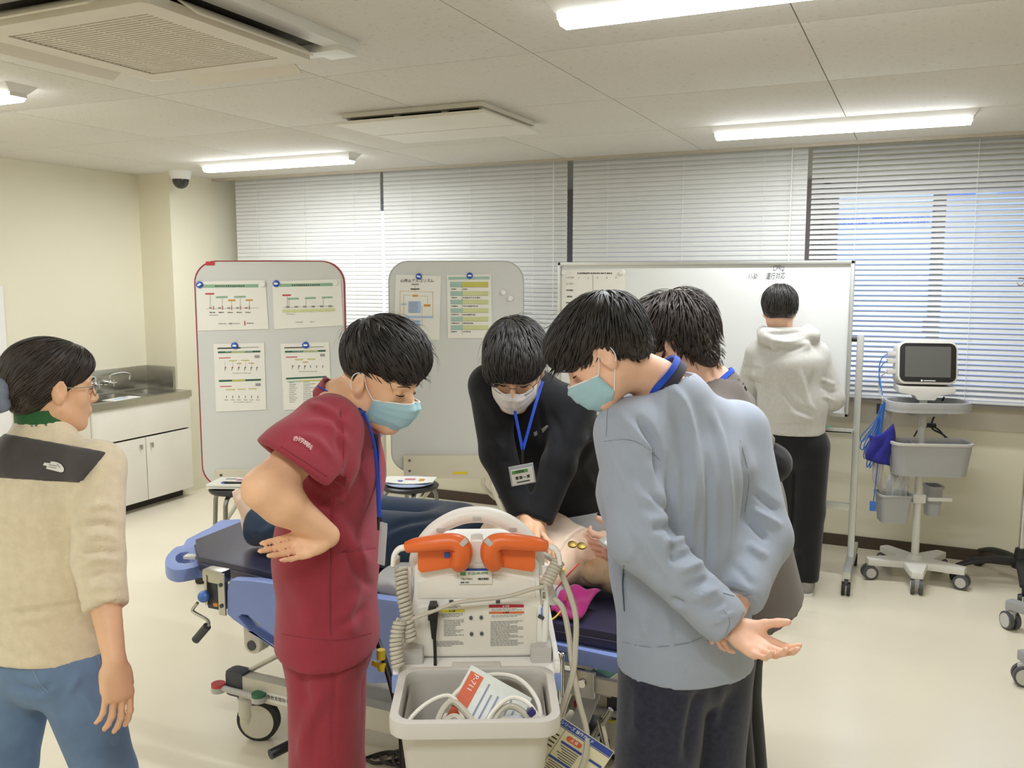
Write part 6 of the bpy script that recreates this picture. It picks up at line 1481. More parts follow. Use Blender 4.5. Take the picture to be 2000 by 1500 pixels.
B().prism(rrect(.036, .011, .0055, 5), 0, .0008, gk(-.016, -.0014, .026), Rg @ A(1, 0, 0), Rg @ A(0, 0, 1)).obj('orange_badge', mat('badge_orange', (214, 100, 48), .5), gd)
text('点 検', .0078, M_wht, gk(-.016, -.0026, .026), Rg @ A(1, 0, 0), Rg @ A(0, 0, 1), gd, 'lettering')
for x, z, w_ in ((-.014, .013, .05), (.045, .013, .03), (-.018, -.024, .056), (-.02, -.06, .056)): gbox('section_band', x, z, w_, .005, M_navyp)
q_ = B()
for k in range(6): q_.box(gk(-.014 + .002 * (k % 3), -.0017, .006 - .0048 * k), (.044 - .005 * (k % 3), .0006, .0014), 0, Rg)
for k in range(5): q_.box(gk(-.018, -.0017, -.031 - .0048 * k), (.046 - .006 * (k % 2), .0006, .0014), 0, Rg)
for k in range(4): q_.box(gk(-.056, -.0017, .02 - .009 * k), (.014, .0006, .003), 0, Rg)
q_.obj('small_print', M_ink, gd)['kind'] = 'stuff'
gbox('page_fold', -.045, -.02, .0012, .14, M_inkg)
B().tube([gk(-.06, 0, .05), gk(-.066, .01, .075), cw(.155, -.12, ZB - .02) - gc if False else np.array(gk(-.07, .02, .10))], .0014, 6).obj('cord_loop', M_gc, gd)
# black hose with a yellow tag and the cables on the floor
hz_ = [P(728, 1232, 2.28), P(741, 1262, 2.22), P(760, 1320, 2.18), P(779, 1400, 2.16), P(786, 1470, 2.2), P(790, 1540, 2.3)]
hz_[-1][2] = .02
ho = thing('black_hose', 'black hose with a yellow tag running down beside the cart', 'hose', (0, 0, 0))
B().tube(hz_, .0085, 10).obj('hose', M_black, ho)
tg = P(744, 1278, 2.185); B().cyl(tg - A(0, 0, .012), tg + A(0, 0, .012), .0105, n=12).cyl(tg - A(-.004, 0, .04), tg - A(-.003, 0, .022), .0105, n=12).box(tg - A(.012, 0, .03), (.03, .004, .014), .002, roty(.3)).obj('yellow_tag', mat('tag_yellow', (222, 196, 48), .5), ho)
M_fc = M_black
for i in range(6):
    a = on(700 + 14 * i, 1490 - 3 * i, 2, 0.0); b2 = on(800, 1475 + 9 * i, 2, 0)
    pts = [A(a[0], a[1], .008), A(a[0] * .6 + b2[0] * .4, a[1] * .6 + b2[1] * .4 + .04 * (-1) ** i, .008 + .004 * i), A(b2[0], b2[1], .008)]
    o = B().tube(pts, .006, 6).obj('floor_cable', M_fc); tag(o, 'black cable lying on the floor between the stretcher base and the cart', 'cable', 'black cables on the floor')
# ================================================================== THE PEOPLE
M_skin = mat('skin_warm', (238, 190, 152), 0.5, var=0.05, vs=22, bump=0.06, bs=500, sss=0.06)
M_skin2 = mat('skin_fair', (240, 192, 164), 0.5, var=0.06, vs=22, bump=0.06, bs=500, sss=0.06)
M_hair = hairmat('hair_black', (44, 40, 38)); M_hair2 = hairmat('hair_dark_brown', (54, 46, 41)); M_hair3 = hairmat('hair_brown', (56, 46, 41))
M_maskb = cloth('mask_pale_blue', (168, 206, 216), .85, var=.03, sheen=.1); M_maskw = cloth('mask_white', (226, 222, 218), .85, var=.02, sheen=.1)
M_lan = cloth('lanyard_blue', (36, 76, 190), .6, sheen=.1)
M_clear = mat('clear_holder', (215, 218, 220), .15, var=0, alpha=.55)
def legs_std(J, fwd, spread=0.0, kz=.47):
    for s, q in (('L', 1), ('R', -1)):
        h = J['hp' + s]; J.setdefault('kn' + s, A(h[0], h[1], kz) + fwd * .02); J.setdefault('an' + s, A(h[0], h[1], .085) - fwd * .03)
def shoes(J, fwd, parent, m, sole):
    for s in 'LR':
        a = A(J['an' + s][0], J['an' + s][1], 0); sd = nrm(np.cross(fwd, UP))
        lo, hi = a - .22, a + .22; lo[2] = -.02; hi[2] = .16
        V = Vox(*[axis(lo[i], hi[i], .007) for i in range(3)])
        V.add([('e', a - fwd * .035 + UP * .042, a + fwd * .14 + UP * .034, sd, (.038, .045), (.044, .034)), ('e', a + fwd * .1 + UP * .032, a + fwd * .165 + UP * .03, sd, (.045, .03), (.038, .026)), ('c', a + UP * .05, a + UP * .11 - fwd * .01, .042, .045)], .03)
        V.plane(a + UP * .012, -UP); v, q = V.mesh(1); sh = fast('shoe', v, q, m, parent)
        out = [(a + fwd * x + sd * y)[:2] for x, y in ((-.075, .0), (-.065, .032), (0, .038), (.1, .047), (.165, .042), (.2, .015), (.2, -.015), (.165, -.042), (.1, -.047), (0, -.038), (-.065, -.032))]
        o = smoothline([A(*p, 0) for p in out], 3, True); B().prism([p[:2] for p in o], 0.0, .018).obj('sole', sole, sh)
def build_body(name, label, J, H, m, hands, k=1.0, zfine=(), feet=True, hz=.0042, extra=None, legk=.82, armt=1.0):
    pr, T = body_prims(J, k); arms = {s: limb(J, s, k, 'arm', armt) for s in 'LR'}; lg = {s: limb(J, s, legk, 'leg') for s in 'LR'}
    pts = [J[q] for q in J if isinstance(J[q], np.ndarray)] + [H.c + UP * .16, H.c - UP * .1, H.c + RGT * .12, H.c - RGT * .12, H.c + FWD * .13, H.c - FWD * .13] + [h[0] + nrm(h[1]) * .2 for h in hands]
    lo, hi = bounds(pts, .12); lo[2] = .02
    hc = [H.c] + [h[0] + nrm(h[1]) * .08 for h in hands]
    R_ = [.15 * H.k] + [.125] * len(hands)
    ax = [axis(lo[i], hi[i], .016, [(c[i] - r, c[i] + r, hz) for c, r in zip(hc, R_)]) for i in range(3)]
    V = Vox(*ax); V.add(pr, .05)
    for s in 'LR': V.add(lg[s], .03); V.add(arms[s], .025)
    if extra: extra(V)
    H.build(V, J['neck'])
    for h in hands: hand(V, *h[:4], **(h[4] if len(h) > 4 else {}))
    v, q = V.mesh(1); o = fast(name, v, q, m); tag(o, label, 'person'); return o, pr, T, arms, lg
def garment(name, parent, m, build, pts, h=.008, fs=1.5, fl=(), noise=.0012, seed=1, mi=None, marg=.16, smooth=2, nf=14):
    lo, hi = bounds(pts, marg); lo[2] = max(lo[2], .02); V = Vox(*[axis(lo[i], hi[i], h) for i in range(3)]); build(V)
    v, q = V.mesh(smooth); v = folds(v, q, [(a, b, c * fs) for a, b, c in fl], noise, nf, seed)
    idx = mi(v[q].mean(1), v, q) if mi else None
    return fast(name, v, q, m, parent, idx)
def trousers(J, parent, m, lg, T, r=(.098, .078, .07), fl=(), top=None, cuff=.07, name='trousers', seat=.018, noise=.0015):
    def bld(V):
        V.add([('e', J['pel'] - UP * .02, T['wa'], T['sW'], (.156, .104), (.143, .098)), ('e', J['pel'] - UP * .06, J['pel'], T['sH'], (.156, .102), (.156, .104))], .03)
        for s in 'LR':
            h, kn, an = J['hp' + s], J['kn' + s], J['an' + s]
            V.add([('c', h, kn, r[0], r[1]), ('c', kn, an + (kn - an) * .02, r[1], r[2])], .02)
        V.plane(A(0, 0, cuff), -UP)
        if top is not None: V.plane(top, UP)
    return garment(name, parent, m, bld, [J[a + s] for a in ('hp', 'kn', 'an') for s in 'LR'] + [J['pel'], T['wa']], .009, 2.0, fl, noise)
def upto(a, b, t): return a + (b - a) * t

# ---------------------------------------------------------------- person in burgundy scrubs
def person_burgundy():
    f = RGT; J = dict(pel=P(640, 1225, 2.14), neck=P(672, 782, 2.12), waist=P(638, 1080, 2.14), chest=P(648, 920, 2.13))
    J['hpR'] = J['pel'] - FWD * .09 - UP * .03 + RGT * .012; J['hpL'] = J['pel'] + FWD * .09 - UP * .03 - RGT * .005
    for s in 'LR': J['kn' + s] = A(*(J['hp' + s] - RGT * .012)[:2], .47); J['an' + s] = A(*(J['hp' + s] - RGT * .05)[:2], .085)
    J['shR'] = P(640, 838, 1.97); J['shL'] = P(692, 822, 2.27)
    J['elR'] = P(514, 955, 1.82); J['wrR'] = P(640, 1046, 1.915)
    J['elL'] = P(662, 1010, 2.43); J['wrL'] = P(655, 1180, 2.43)
    legs_std(J, f)
    H = Head(P(741, 744, 2.10), frame(RGT * .88 - FWD * .42 - UP * .30), .93)
    hd = P(566, 1071, 1.875) - J['wrR']
    hands = [(J['wrR'], hd, -FWD * .8 + UP * .45, np.cross(nrm(hd), -FWD * .8 + UP * .45), dict(curl=(.14, .18, .24, .30), spread=.0, thumb_out=.45, k=.82)),
             (J['wrL'], -UP, -FWD, RGT, dict(curl=(.5, .5, .5, .5), k=.9))]
    o, pr, T, arms, lg = build_body('person', 'standing person in burgundy short-sleeved scrubs and pale blue mask, one hand on hip', J, H, M_skin, hands, .98)
    face_bits(H, o); mask(H, o, M_maskb, hgt=.92)
    hem = P(640, 1252, 2.13)
    sl = upto(J['shR'], J['elR'], .60)
    def shirt(V):
        V.add([('e', hem - UP * .06, J['waist'], T['sW'], (.195, .124), (.176, .112)), ('e', J['waist'], J['chest'], T['sS'], (.176, .112), (.180, .116)), ('e', J['chest'], T['mid'] * .45 + J['neck'] * .55 - UP * .014, T['sS'], (.180, .116), (.100, .078))], .05)
        for s in 'LR': V.add(('c', J['sh' + s], T['mid'] * .55 + J['neck'] * .45 - UP * .015, .066, .058), .05)
        V.add(('c', J['shL'], upto(J['shL'], J['elL'], .6), .066, .075), .03)
        V.plane(hem, -UP - RGT * .07, .4)
        V.plane(upto(J['shL'], J['elL'], .5), J['elL'] - J['shL'], .13)
        W = V.like(); W.add([('c', J['shR'], upto(J['shR'], J['elR'], 1.15), .070, .086), ('c', J['shR'] - UP * .01, P(652, 905, 1.95), .066, .056), ('c', upto(J['shR'], J['elR'], .5), P(622, 1030, 1.90), .070, .070)], .05)
        W.plane(P(612, 938, 1.885), -RGT * .52 - UP * .74 - FWD * .36, None, .006)
        W.cut([('c', upto(J['shR'], J['elR'], .35), upto(J['shR'], J['elR'], 1.0), .050, .074), ('c', P(628, 900, 1.91), P(640, 1010, 1.88), .03, .062)], .006)
        V.merge(W, .02)
        V.cut([('c', J['neck'] - (H.c - J['neck']) * .3 - f * .012, H.c - UP * .02 - f * .01, .066, .085)], .012)
        V.cut([('c', J['neck'] + f * .07 + UP * .01, J['neck'] + f * .13 - UP * .12, .045, .012)], .01)
    fl = [([(600, 790), (640, 800), (690, 840)], 9, .004), ([(585, 830), (640, 830), (690, 880)], 10, .004), ([(570, 850), (620, 860), (660, 910)], 8, .003), ([(690, 780), (660, 830), (668, 900)], 7, -.004),
          ([(690, 880), (660, 960), (590, 1010)], 9, -.005), ([(640, 985), (680, 1060), (735, 1115)], 16, .006), ([(655, 1010), (700, 1120), (735, 1150)], 10, -.004),
          ([(560, 1012), (640, 1012)], 4, -.0035), ([(655, 1078), (735, 1070)], 3.5, -.003), ([(648, 960), (646, 1245)], 3, -.0022), ([(560, 1110), (600, 1180), (610, 1245)], 22, .005), ([(700, 1150), (680, 1200), (690, 1245)], 16, .006), ([(720, 1180), (660, 1230)], 10, -.004)]
    m = cloth('scrubs_burgundy', (154, 54, 67), .8, var=.05, sheen=.15)
    garment('scrub_top', o, m, shirt, [J['shL'], J['shR'], hem, J['neck'], sl, J['elR'], H.c - UP * .1], .0056, 2.1, fl, .0018)
    collar('collar', J, H, f, .036, m, o, .068, .085, .45, .004, .25)
    trousers(J, o, m, lg, T, (.084, .082, .082), [([(655, 1260), (650, 1500)], 4, -.003), ([(640, 1340), (600, 1420), (590, 1500)], 14, .008), ([(600, 1290), (590, 1340), (600, 1380)], 14, -.007), ([(690, 1300), (660, 1330)], 10, .004)], T['wa'])
    shoes(J, f, o, mat('shoe_white', (214, 212, 206), .5), M_white)
    # hair: full on top, faded at the sides
    e = H.ell
    hair(H, o, M_hair, np.random.default_rng(1), [e((0, -.014, .066), (.085, .106, .096)), e((0, .058, .076), (.066, .060, .054)), e((.0, .02, .10), (.072, .084, .066))],
         [e((0, .125, -.038), (.1, .085, .066)), e((0, -.01, -.095), (.13, .17, .115)), e((.095, .02, -.005), (.04, .05, .045)), e((-.095, .02, -.005), (.04, .05, .045))],
         crown=(.01, -.055, .13), n=1150, L=(.04, .07), wd=(.0018, .0042), lift=.003, rise=.002, grav=.35, fwd=.45, messy=26, top=1.0)
    lo, hi = H.c - .17, H.c + .17; V = Vox(*[axis(lo[i], hi[i], .006) for i in range(3)])
    V.add([e((0, -.0185, .04), (.0768, .0968, .081))], .01); V.cut([e((0, .075, -.03), (.12, .095, .12)), e((0, 0, -.11), (.13, .17, .085)), e((0, 0, .12), (.2, .2, .085))], .004)
    v, q = V.mesh(1); lab(fast('hair_fade', v, q, mat('hair_stubble', (122, 100, 80), .8, var=.2, vs=60), o), 'short shaved hair at the side of the head')
    # lanyard and name badge
    c0 = J['neck'] + f * .045 - FWD * .072 - UP * .01
    L1 = [J['neck'] - f * .05 - FWD * .05 + UP * .04, c0, P(712, 812, 1.995), P(731, 870, 2.0), P(738, 960, 2.03), P(740, 1010, 2.03)]
    ribbon(L1, .014, f * .6 - FWD, .0014).obj('lanyard', M_lan, o)
    ribbon([J['neck'] + f * .045 + FWD * .072, P(726, 815, 2.2), P(735, 870, 2.1), P(739, 960, 2.05), P(741, 1012, 2.04)], .014, f - FWD, .0014).obj('lanyard', M_lan, o)
    bk = P(733, 862, 2.02); B().box(bk, (.014, .01, .034), .003, rotz(YAW)).obj('buckle', M_black, o)
    q = P(747, 1062, 2.03); R = frame(-f * .5 - FWD * .8, (0, 0, 1), .10)
    bd = B().box(q, (.02, .004, .1), .002, R).obj('badge_holder', M_clear, o); B().box(q - R[:, 1] * .0035, (.016, .001, .08), 0, R).obj('badge_card', M_paper, bd)
    B().cyl(P(741, 1010, 2.035), P(742, 1035, 2.035), .006).obj('clip', M_black, o)
    # white lettering on the sleeve: laid on the cloth along the line it follows
    tx, s = '赤十字病院', [(578, 858), (584.5, 858.5), (589.5, 862), (597, 867), (604.5, 873)]
    bpy.context.view_layer.update()
    top = [c for c in o.children if c.name.startswith('scrub_top')][0]
    seams(o, top, [[(648, 930), (646, 1090), (646, 1240)], [(560, 1010), (600, 1013), (640, 1012)], [(656, 1080), (700, 1076), (733, 1070)], [(664, 800), (672, 860), (668, 930)], [(549, 872), (600, 905), (680, 958)], [(550, 1238), (600, 1246), (660, 1250), (725, 1236)]], mat('scrubs_seam', (134, 48, 60), .9))
    for ch, (px, py), a in zip(tx, s, (0, -.15, -.6, -.62, -.62)):
        v = nrm(P(px, py, 1) - CAM); ok, loc, nn, _ = top.ray_cast(Vector(CAM), Vector(v))
        if ok:
            nn = nrm(nn[:]); X = nrm(RGT * math.cos(a) + UP * math.sin(a)); X = nrm(X - nn * (X @ nn)); Y = np.cross(nn, X)
            text(ch, .0125, mat('embroidery_white', (236, 190, 190), .7), np.array(loc[:]) + nn * .0012, X, Y, o, 'sleeve_lettering', bold=.0002)
person_burgundy()

def text_on(o, s, px, py, size, m, parent, ang=0.0, name='lettering', bold=0.0):
    p, n = cast(o, px, py)
    if p is None: return
    X = nrm(RGT * math.cos(ang) - UP * math.sin(ang)); X = nrm(X - n * (X @ n)); text(s, size, m, p + n * .0012, X, np.cross(n, X), parent, name, bold=bold)

# ---------------------------------------------------------------- person in the blue-grey sweatshirt, seen from behind
def person_blue():
    ph = math.radians(38); f = FWD * math.cos(ph) - RGT * math.sin(ph)
    J = dict(pel=P(1346, 1255, 2.14), neck=P(1283, 742, 2.07), waist=P(1334, 1090, 2.13), chest=P(1322, 930, 2.11))
    J['shL'] = P(1228, 845, 2.01); J['shR'] = P(1438, 845, 2.21)
    lf = -np.cross(f, UP)
    J['hpL'] = J['pel'] + lf * .09 - UP * .03; J['hpR'] = J['pel'] - lf * .09 - UP * .03
    J['elL'] = P(1250, 1055, 1.92); J['wrL'] = P(1432, 1228, 1.885); J['elR'] = P(1492, 1050, 2.13); J['wrR'] = P(1440, 1178, 2.0)
    legs_std(J, f)
    H = Head(P(1180, 692, 2.0), frame(-RGT * .80 - UP * .56 + FWD * .10), .92)
    d = P(1512, 1282, 1.82) - J['wrL']
    n = -FWD * .5 + UP * .82
    dR = P(1404, 1232, 1.93) - J['wrR']
    hands = [(J['wrL'], d, n, np.cross(n, nrm(d)), dict(curl=(.36, .42, .48, .52), spread=.0, thumb_out=.5, thumb=.5, k=.9)),
             (J['wrR'], dR, RGT * .5 - FWD * .5, FWD, dict(curl=(.8, .85, .9, .95), k=.8))]
    o, pr, T, arms, lg = build_body('person', 'person in blue-grey sweatshirt seen from behind, hands clasped behind the back', J, H, M_skin2, hands, 1.0, armt=.78)
    face_bits(H, o); mask(H, o, M_maskb)
    hem = P(1342, 1296, 2.13)
    def top(V):
        V.add([('e', hem - UP * .05, J['waist'], T['sW'], (.182, .138), (.182, .132)), ('e', J['waist'], J['chest'], T['sS'], (.182, .132), (.205, .135)), ('e', J['chest'], T['mid'] * .38 + J['neck'] * .62 - UP * .006, T['sS'], (.205, .132), (.098, .084))], .06)
        for s in 'LR': V.add(('c', J['sh' + s], T['mid'] * .5 + J['neck'] * .5 - UP * .012, .072, .066), .06)
        V.plane(hem, -UP - RGT * .05, .45)
        W = V.like()
        for s in 'LR':
            sh, el, wr = J['sh' + s], J['el' + s], J['wr' + s]
            W.add([('c', sh, el, .078, .064), ('c', el, upto(el, wr, .85), .064, .052), ('c', upto(el, wr, .80), upto(el, wr, 1.06), .047, .043)], .025)
            W.plane(upto(el, wr, .97), wr - el, .09)
        V.merge(W, .022)
        V.cut(('c', J['neck'] - (H.c - J['neck']) * .22, H.c, .060, .074), .01)
    fl = [([(1242, 808), (1278, 874), (1292, 960)], 9, -0.0090), ([(1205, 800), (1250, 860), (1284, 892)], 10, 0.0060), ([(1305, 745), (1340, 800), (1362, 900), (1358, 1010)], 11, 0.0060), ([(1335, 790), (1350, 900), (1350, 1100)], 10, 0.0060),
          ([(1385, 790), (1410, 870), (1424, 985), (1420, 1100)], 9, 0.0056), ([(1300, 880), (1312, 1000), (1318, 1120)], 9, -0.0070), ([(1380, 880), (1388, 1000), (1382, 1150)], 9, -0.0056), ([(1450, 870), (1462, 950), (1448, 1060)], 9, -0.0084),
          ([(1191, 790), (1185, 853)], 2.6, -0.0016), ([(1183, 856), (1230, 859), (1284, 893)], 2.8, -0.0016), ([(1190, 880), (1240, 960), (1290, 985)], 12, 0.0028), ([(1262, 960), (1296, 990), (1312, 1010)], 7, -0.0044), ([(1215, 900), (1250, 1000), (1300, 1030)], 14, 0.0022),
          ([(1270, 1030), (1318, 1030)], 9, -.006), ([(1290, 1062), (1340, 1052)], 9, .007), ([(1300, 1095), (1360, 1078)], 9, -.006), ([(1318, 1120), (1375, 1098)], 9, .007), ([(1330, 1150), (1392, 1128)], 8, -.006), ([(1350, 1172), (1405, 1150)], 8, .006), ([(1310, 1168), (1340, 1182)], 7, -.006), ([(1370, 1195), (1420, 1172)], 8, -.005), ([(1388, 1220), (1436, 1196)], 6, .004),
          ([(1225, 1010), (1262, 1080), (1300, 1150)], 10, -.004), ([(1215, 1105), (1218, 1140), (1221, 1192)], 3, -.005), ([(1222, 1100), (1240, 1060)], 10, .004), ([(1218, 1252), (1268, 1263), (1340, 1256), (1385, 1238)], 2.6, -.0022), ([(1250, 1180), (1262, 1250)], 12, .004), ([(1300, 1190), (1308, 1250)], 10, .003),
          ([(1470, 960), (1525, 1000)], 7, -.006), ([(1462, 990), (1530, 1030)], 8, .006), ([(1460, 1010), (1500, 1060)], 8, -.006), ([(1455, 1060), (1500, 1090)], 9, .005), ([(1430, 1100), (1475, 1150)], 8, -.004), ([(1405, 1150), (1470, 1160)], 3, -.002)]
    m = cloth('sweat_blue_grey', (164, 173, 188), .9, var=.03, sheen=.25)
    garment('sweatshirt', o, m, top, [J[q] for q in ('shL', 'shR', 'elL', 'elR', 'wrL', 'wrR', 'neck')] + [hem], .0068, 2.6, fl, .0022, 5)
    sw = [k for k in o.children if k.name.startswith('sweatshirt')][0]; M_ss = mat('sweat_seam', (134, 141, 153), .9)
    seams(o, sw, [[(1192, 770), (1186, 810), (1184, 853)], [(1180, 862), (1230, 859), (1262, 874), (1290, 900)], [(1216, 1254), (1268, 1264), (1340, 1257), (1380, 1240)], [(1445, 860), (1462, 930), (1455, 1000)], [(1412, 1158), (1440, 1165), (1470, 1160)], [(1250, 760), (1290, 742), (1335, 738)], [(1408, 1185), (1425, 1212), (1418, 1238)]], M_ss, .0008)
    seams(o, sw, [[(1219, 1105), (1216, 1140), (1220, 1194)]], mat('pocket_dark', (84, 90, 102), .9), .0018)
    collar('collar_band', J, H, f, .024, cloth('rib_dark', (58, 56, 68)), o, .067, .035, .62)
    collar('lanyard', J, H, f, .014, M_lan, o, .064, .04, .62, .018)
    trousers(J, o, cloth('trousers_navy', (44, 46, 62), .9, var=.25, vs=80), lg, T, (.104, .098, .095), [([(1372, 1330), (1350, 1420), (1340, 1500)], 12, -.01), ([(1300, 1330), (1390, 1350)], 12, .005), ([(1250, 1330), (1245, 1450)], 14, .005), ([(1410, 1340), (1390, 1420)], 10, .005)], T['wa'])
    shoes(J, f, o, mat('shoe_black', (40, 40, 42), .6), M_white)
    e = H.ell
    hair(H, o, M_hair, np.random.default_rng(2), [e((0, -.02, .052), (.091, .116, .094)), e((0, .05, .062), (.074, .072, .06)), e((0, -.07, .0), (.076, .055, .075))],
         [e((0, .13, -.042), (.1, .09, .068)), e((0, .03, -.105), (.13, .115, .1)), e((.092, .012, -.018), (.034, .036, .056)), e((-.092, .012, -.018), (.034, .036, .056)), e((0, -.06, -.13), (.12, .12, .07))],
         crown=(0, -.07, .12), n=1200, L=(.05, .085), wd=(.0018, .0044), lift=.003, rise=.002, grav=.3, fwd=.45, messy=18, top=1.0)
person_blue()

# ---------------------------------------------------------------- person in black pressing on the chest
def person_black():
    J = dict(pel=P(1106, 985, 3.40), neck=P(1022, 762, 2.97), waist=P(1110, 915, 3.28), chest=P(1060, 845, 3.08))
    J['shR'] = P(957, 752, 2.95); J['shL'] = P(1122, 795, 3.0)
    J['elR'] = P(972, 885, 2.90); J['wrR'] = P(1022, 1008, 2.86); J['elL'] = P(1092, 905, 2.90); J['wrL'] = P(1052, 1022, 2.84)
    f = -FWD; J['hpR'] = J['pel'] - RGT * .095 - UP * .03; J['hpL'] = J['pel'] + RGT * .095 - UP * .03
    J['knR'] = A(*(J['hpR'] - FWD * .03)[:2], .46); J['knL'] = A(*(J['hpL'] - FWD * .03)[:2], .46); J['anR'] = A(*(J['hpR'] + FWD * .02)[:2], .085); J['anL'] = A(*(J['hpL'] + FWD * .02)[:2], .085)
    H = Head(P(1006, 718, 2.86), frame(-FWD * .86 - RGT * .06 - UP * .46, roll=.05), 1.09)
    dn = P(1062, 1062, 2.80)
    hands = [(J['wrR'], dn + RGT * .04 - J['wrR'], -UP * .6 - FWD * .2, RGT * .3 - FWD, dict(curl=(.3, .3, .35, .4))), (J['wrL'], dn - UP * .02 - RGT * .05 - J['wrL'], -UP * .6 - FWD * .2, -RGT * .4 - FWD, dict(curl=(.3, .3, .35, .4)))]
    o, pr, T, arms, lg = build_body('person', 'black-jacketed person bending forward with both hands on the training manikin\'s chest', J, H, M_skin, hands, .98, armt=.85)
    face_bits(H, o); mask(H, o, M_maskw, tip=.117)
    mb = cloth('jacket_black', (33, 34, 37), .85, var=.12, sheen=.12)
    def top(V):
        V.add([('e', J['pel'] - UP * .02, J['waist'], T['sW'], (.175, .125), (.165, .118)), ('e', J['waist'], J['chest'], T['sS'], (.165, .118), (.185, .128)), ('e', J['chest'], T['mid'] * .55 + J['neck'] * .45, T['sS'], (.185, .128), (.10, .078))], .06)
        for s in 'LR':
            sh, el, wr = J['sh' + s], J['el' + s], J['wr' + s]
            V.add(('c', sh, T['mid'] * .5 + J['neck'] * .5, .066, .064), .05)
            W = V.like(); W.add([('c', sh, el, .070, .057), ('c', el, wr, .057, .042)], .02); W.plane(upto(el, wr, .97), wr - el, .09); V.merge(W, .02)
        V.plane(J['pel'] - UP * .05, -UP + FWD * .2, .4)
        V.cut(('c', J['neck'] - (H.c - J['neck']) * .3, H.c, .058, .075), .008)
    fl = [([(1130, 870), (1170, 840), (1185, 790)], 9, .007), ([(1120, 920), (1150, 870), (1180, 850)], 8, -.006), ([(940, 760), (960, 800), (985, 840)], 9, .004), ([(1075, 800), (1100, 860), (1095, 930)], 8, -.005), ([(1050, 780), (1062, 850), (1060, 930)], 6, -.004), ([(955, 860), (990, 880)], 8, .004), ([(968, 900), (1005, 905)], 8, -.004), ([(985, 945), (1025, 940)], 7, .003), ([(1130, 900), (1160, 950), (1185, 980)], 9, .005)]
    garment('jacket', o, mb, top, [J[q] for q in ('shL', 'shR', 'elL', 'elR', 'wrL', 'wrR', 'neck', 'pel')], .0085, 2.0, fl, .002, 8)
    trousers(J, o, cloth('trousers_black', (30, 30, 32), .9, var=.1), lg, T, (.078, .072, .068), [([(1090, 990), (1100, 1060)], 10, .006), ([(1150, 1000), (1160, 1060)], 9, -.005)], J['waist'])
    shoes(J, f, o, mat('shoe_black', (40, 40, 42), .6), M_white)
    e = H.ell
    hair(H, o, M_hair, np.random.default_rng(3), [e((0, -.018, .05), (.094, .112, .094)), e((0, .055, .055), (.080, .062, .058)), e((.055, .03, .012), (.034, .055, .045))],
         [e((0, .125, -.05), (.080, .075, .066)), e((0, 0, -.115), (.14, .15, .09))],
         crown=(.02, -.04, .13), n=1200, L=(.035, .065), wd=(.0018, .0042), lift=.003, grav=.4, fwd=.35, messy=12, top=.8)
    # glasses
    g = B()
    for s in (-1, 1):
        g.tube([H.p(s * .034 + .024 * math.cos(a), .103 - .012 * abs(math.cos(a)) * (1 if s * math.cos(a) > 0 else 0), -.006 + .017 * math.sin(a)) for a in np.linspace(0, 2 * math.pi, 13)[:-1]], .0012, 5, closed=True, sm=2)
        g.tube([H.p(s * .057, .093, 0), H.p(s * .075, .06, .004), H.p(s * .083, -.005, .006)], .0013, 5)
    g.tube([H.p(-.010, .104, -.002), H.p(0, .108, 0), H.p(.010, .104, -.002)], .0012, 5); g.obj('glasses', metal_('glasses_wire', (170, 170, 165), .3), o)
    q0 = P(1021, 880, 2.79)
    for px in (1003, 1046): ribbon([P(px + (1003 - px) * .0 - (6 if px < 1020 else -14), 745, 2.9), P(px, 790, 2.815), q0], .009, RGT, .0014, 3).obj('lanyard', M_lan, o)
    B().cyl(q0 + UP * .004, q0 - UP * .045, .004).obj('clip', M_black, o)
    R = frame(-FWD + RGT * .12 - UP * .15, (0, 0, 1), -.17); c = P(1020, 927, 2.78); X, N, Z = -R[:, 0], R[:, 1], R[:, 2]
    bd = B().box(c, (.078, .004, .066), .003, np.array([X, N, Z]).T).obj('badge_holder', M_clear, o)
    ct = c + N * .0028 - Z * .004
    B().box(ct, (.068, .0012, .05), 0, np.array([X, N, Z]).T).obj('badge_card', M_paper, bd)
    B().box(ct + N * .0009 + Z * .017 - X * .006, (.050, .0006, .011), 0, np.array([X, N, Z]).T).obj('badge_stripe', mat('badge_green', (96, 160, 84), .6), bd)
    for s_, dz, sz in (('受講者', .017, .009),): text(s_, sz, M_ink, ct + N * .0014 + Z * dz - X * .006, X, Z, bd, 'badge_lettering')
    for k in range(4): B().box(ct + N * .0009 - Z * .003 + X * (-.018 + .012 * k), (.009, .0005, .010 if k != 2 else .002), 0, np.array([X, N, Z]).T).obj('badge_print', M_ink, bd)
    B().box(ct + N * .0009 - Z * .0175, (.042, .0005, .004), 0, np.array([X, N, Z]).T).obj('badge_print', M_ink, bd)
    ja = [k for k in o.children if k.name.startswith('jacket')][0]; bpy.context.view_layer.update()
    p, n = cast(ja, 950, 731)
    if p is not None:
        x, y, _ = basis(n); B().tube([p + n * .001 + (x * math.cos(a) + y * math.sin(a)) * .0045 for a in np.linspace(0, 6.28, 9)[:-1]], .0009, 4, closed=True, sm=2).obj('jacket_emblem', M_wht, o)
    decal('jacket_emblem', ja, [(1057, 838), (1068, 830), (1072, 832), (1060, 846)], M_inkg, o); decal('jacket_emblem', ja, [(1042, 845), (1049, 841), (1050, 849), (1044, 852)], M_inkg, o)
person_black()

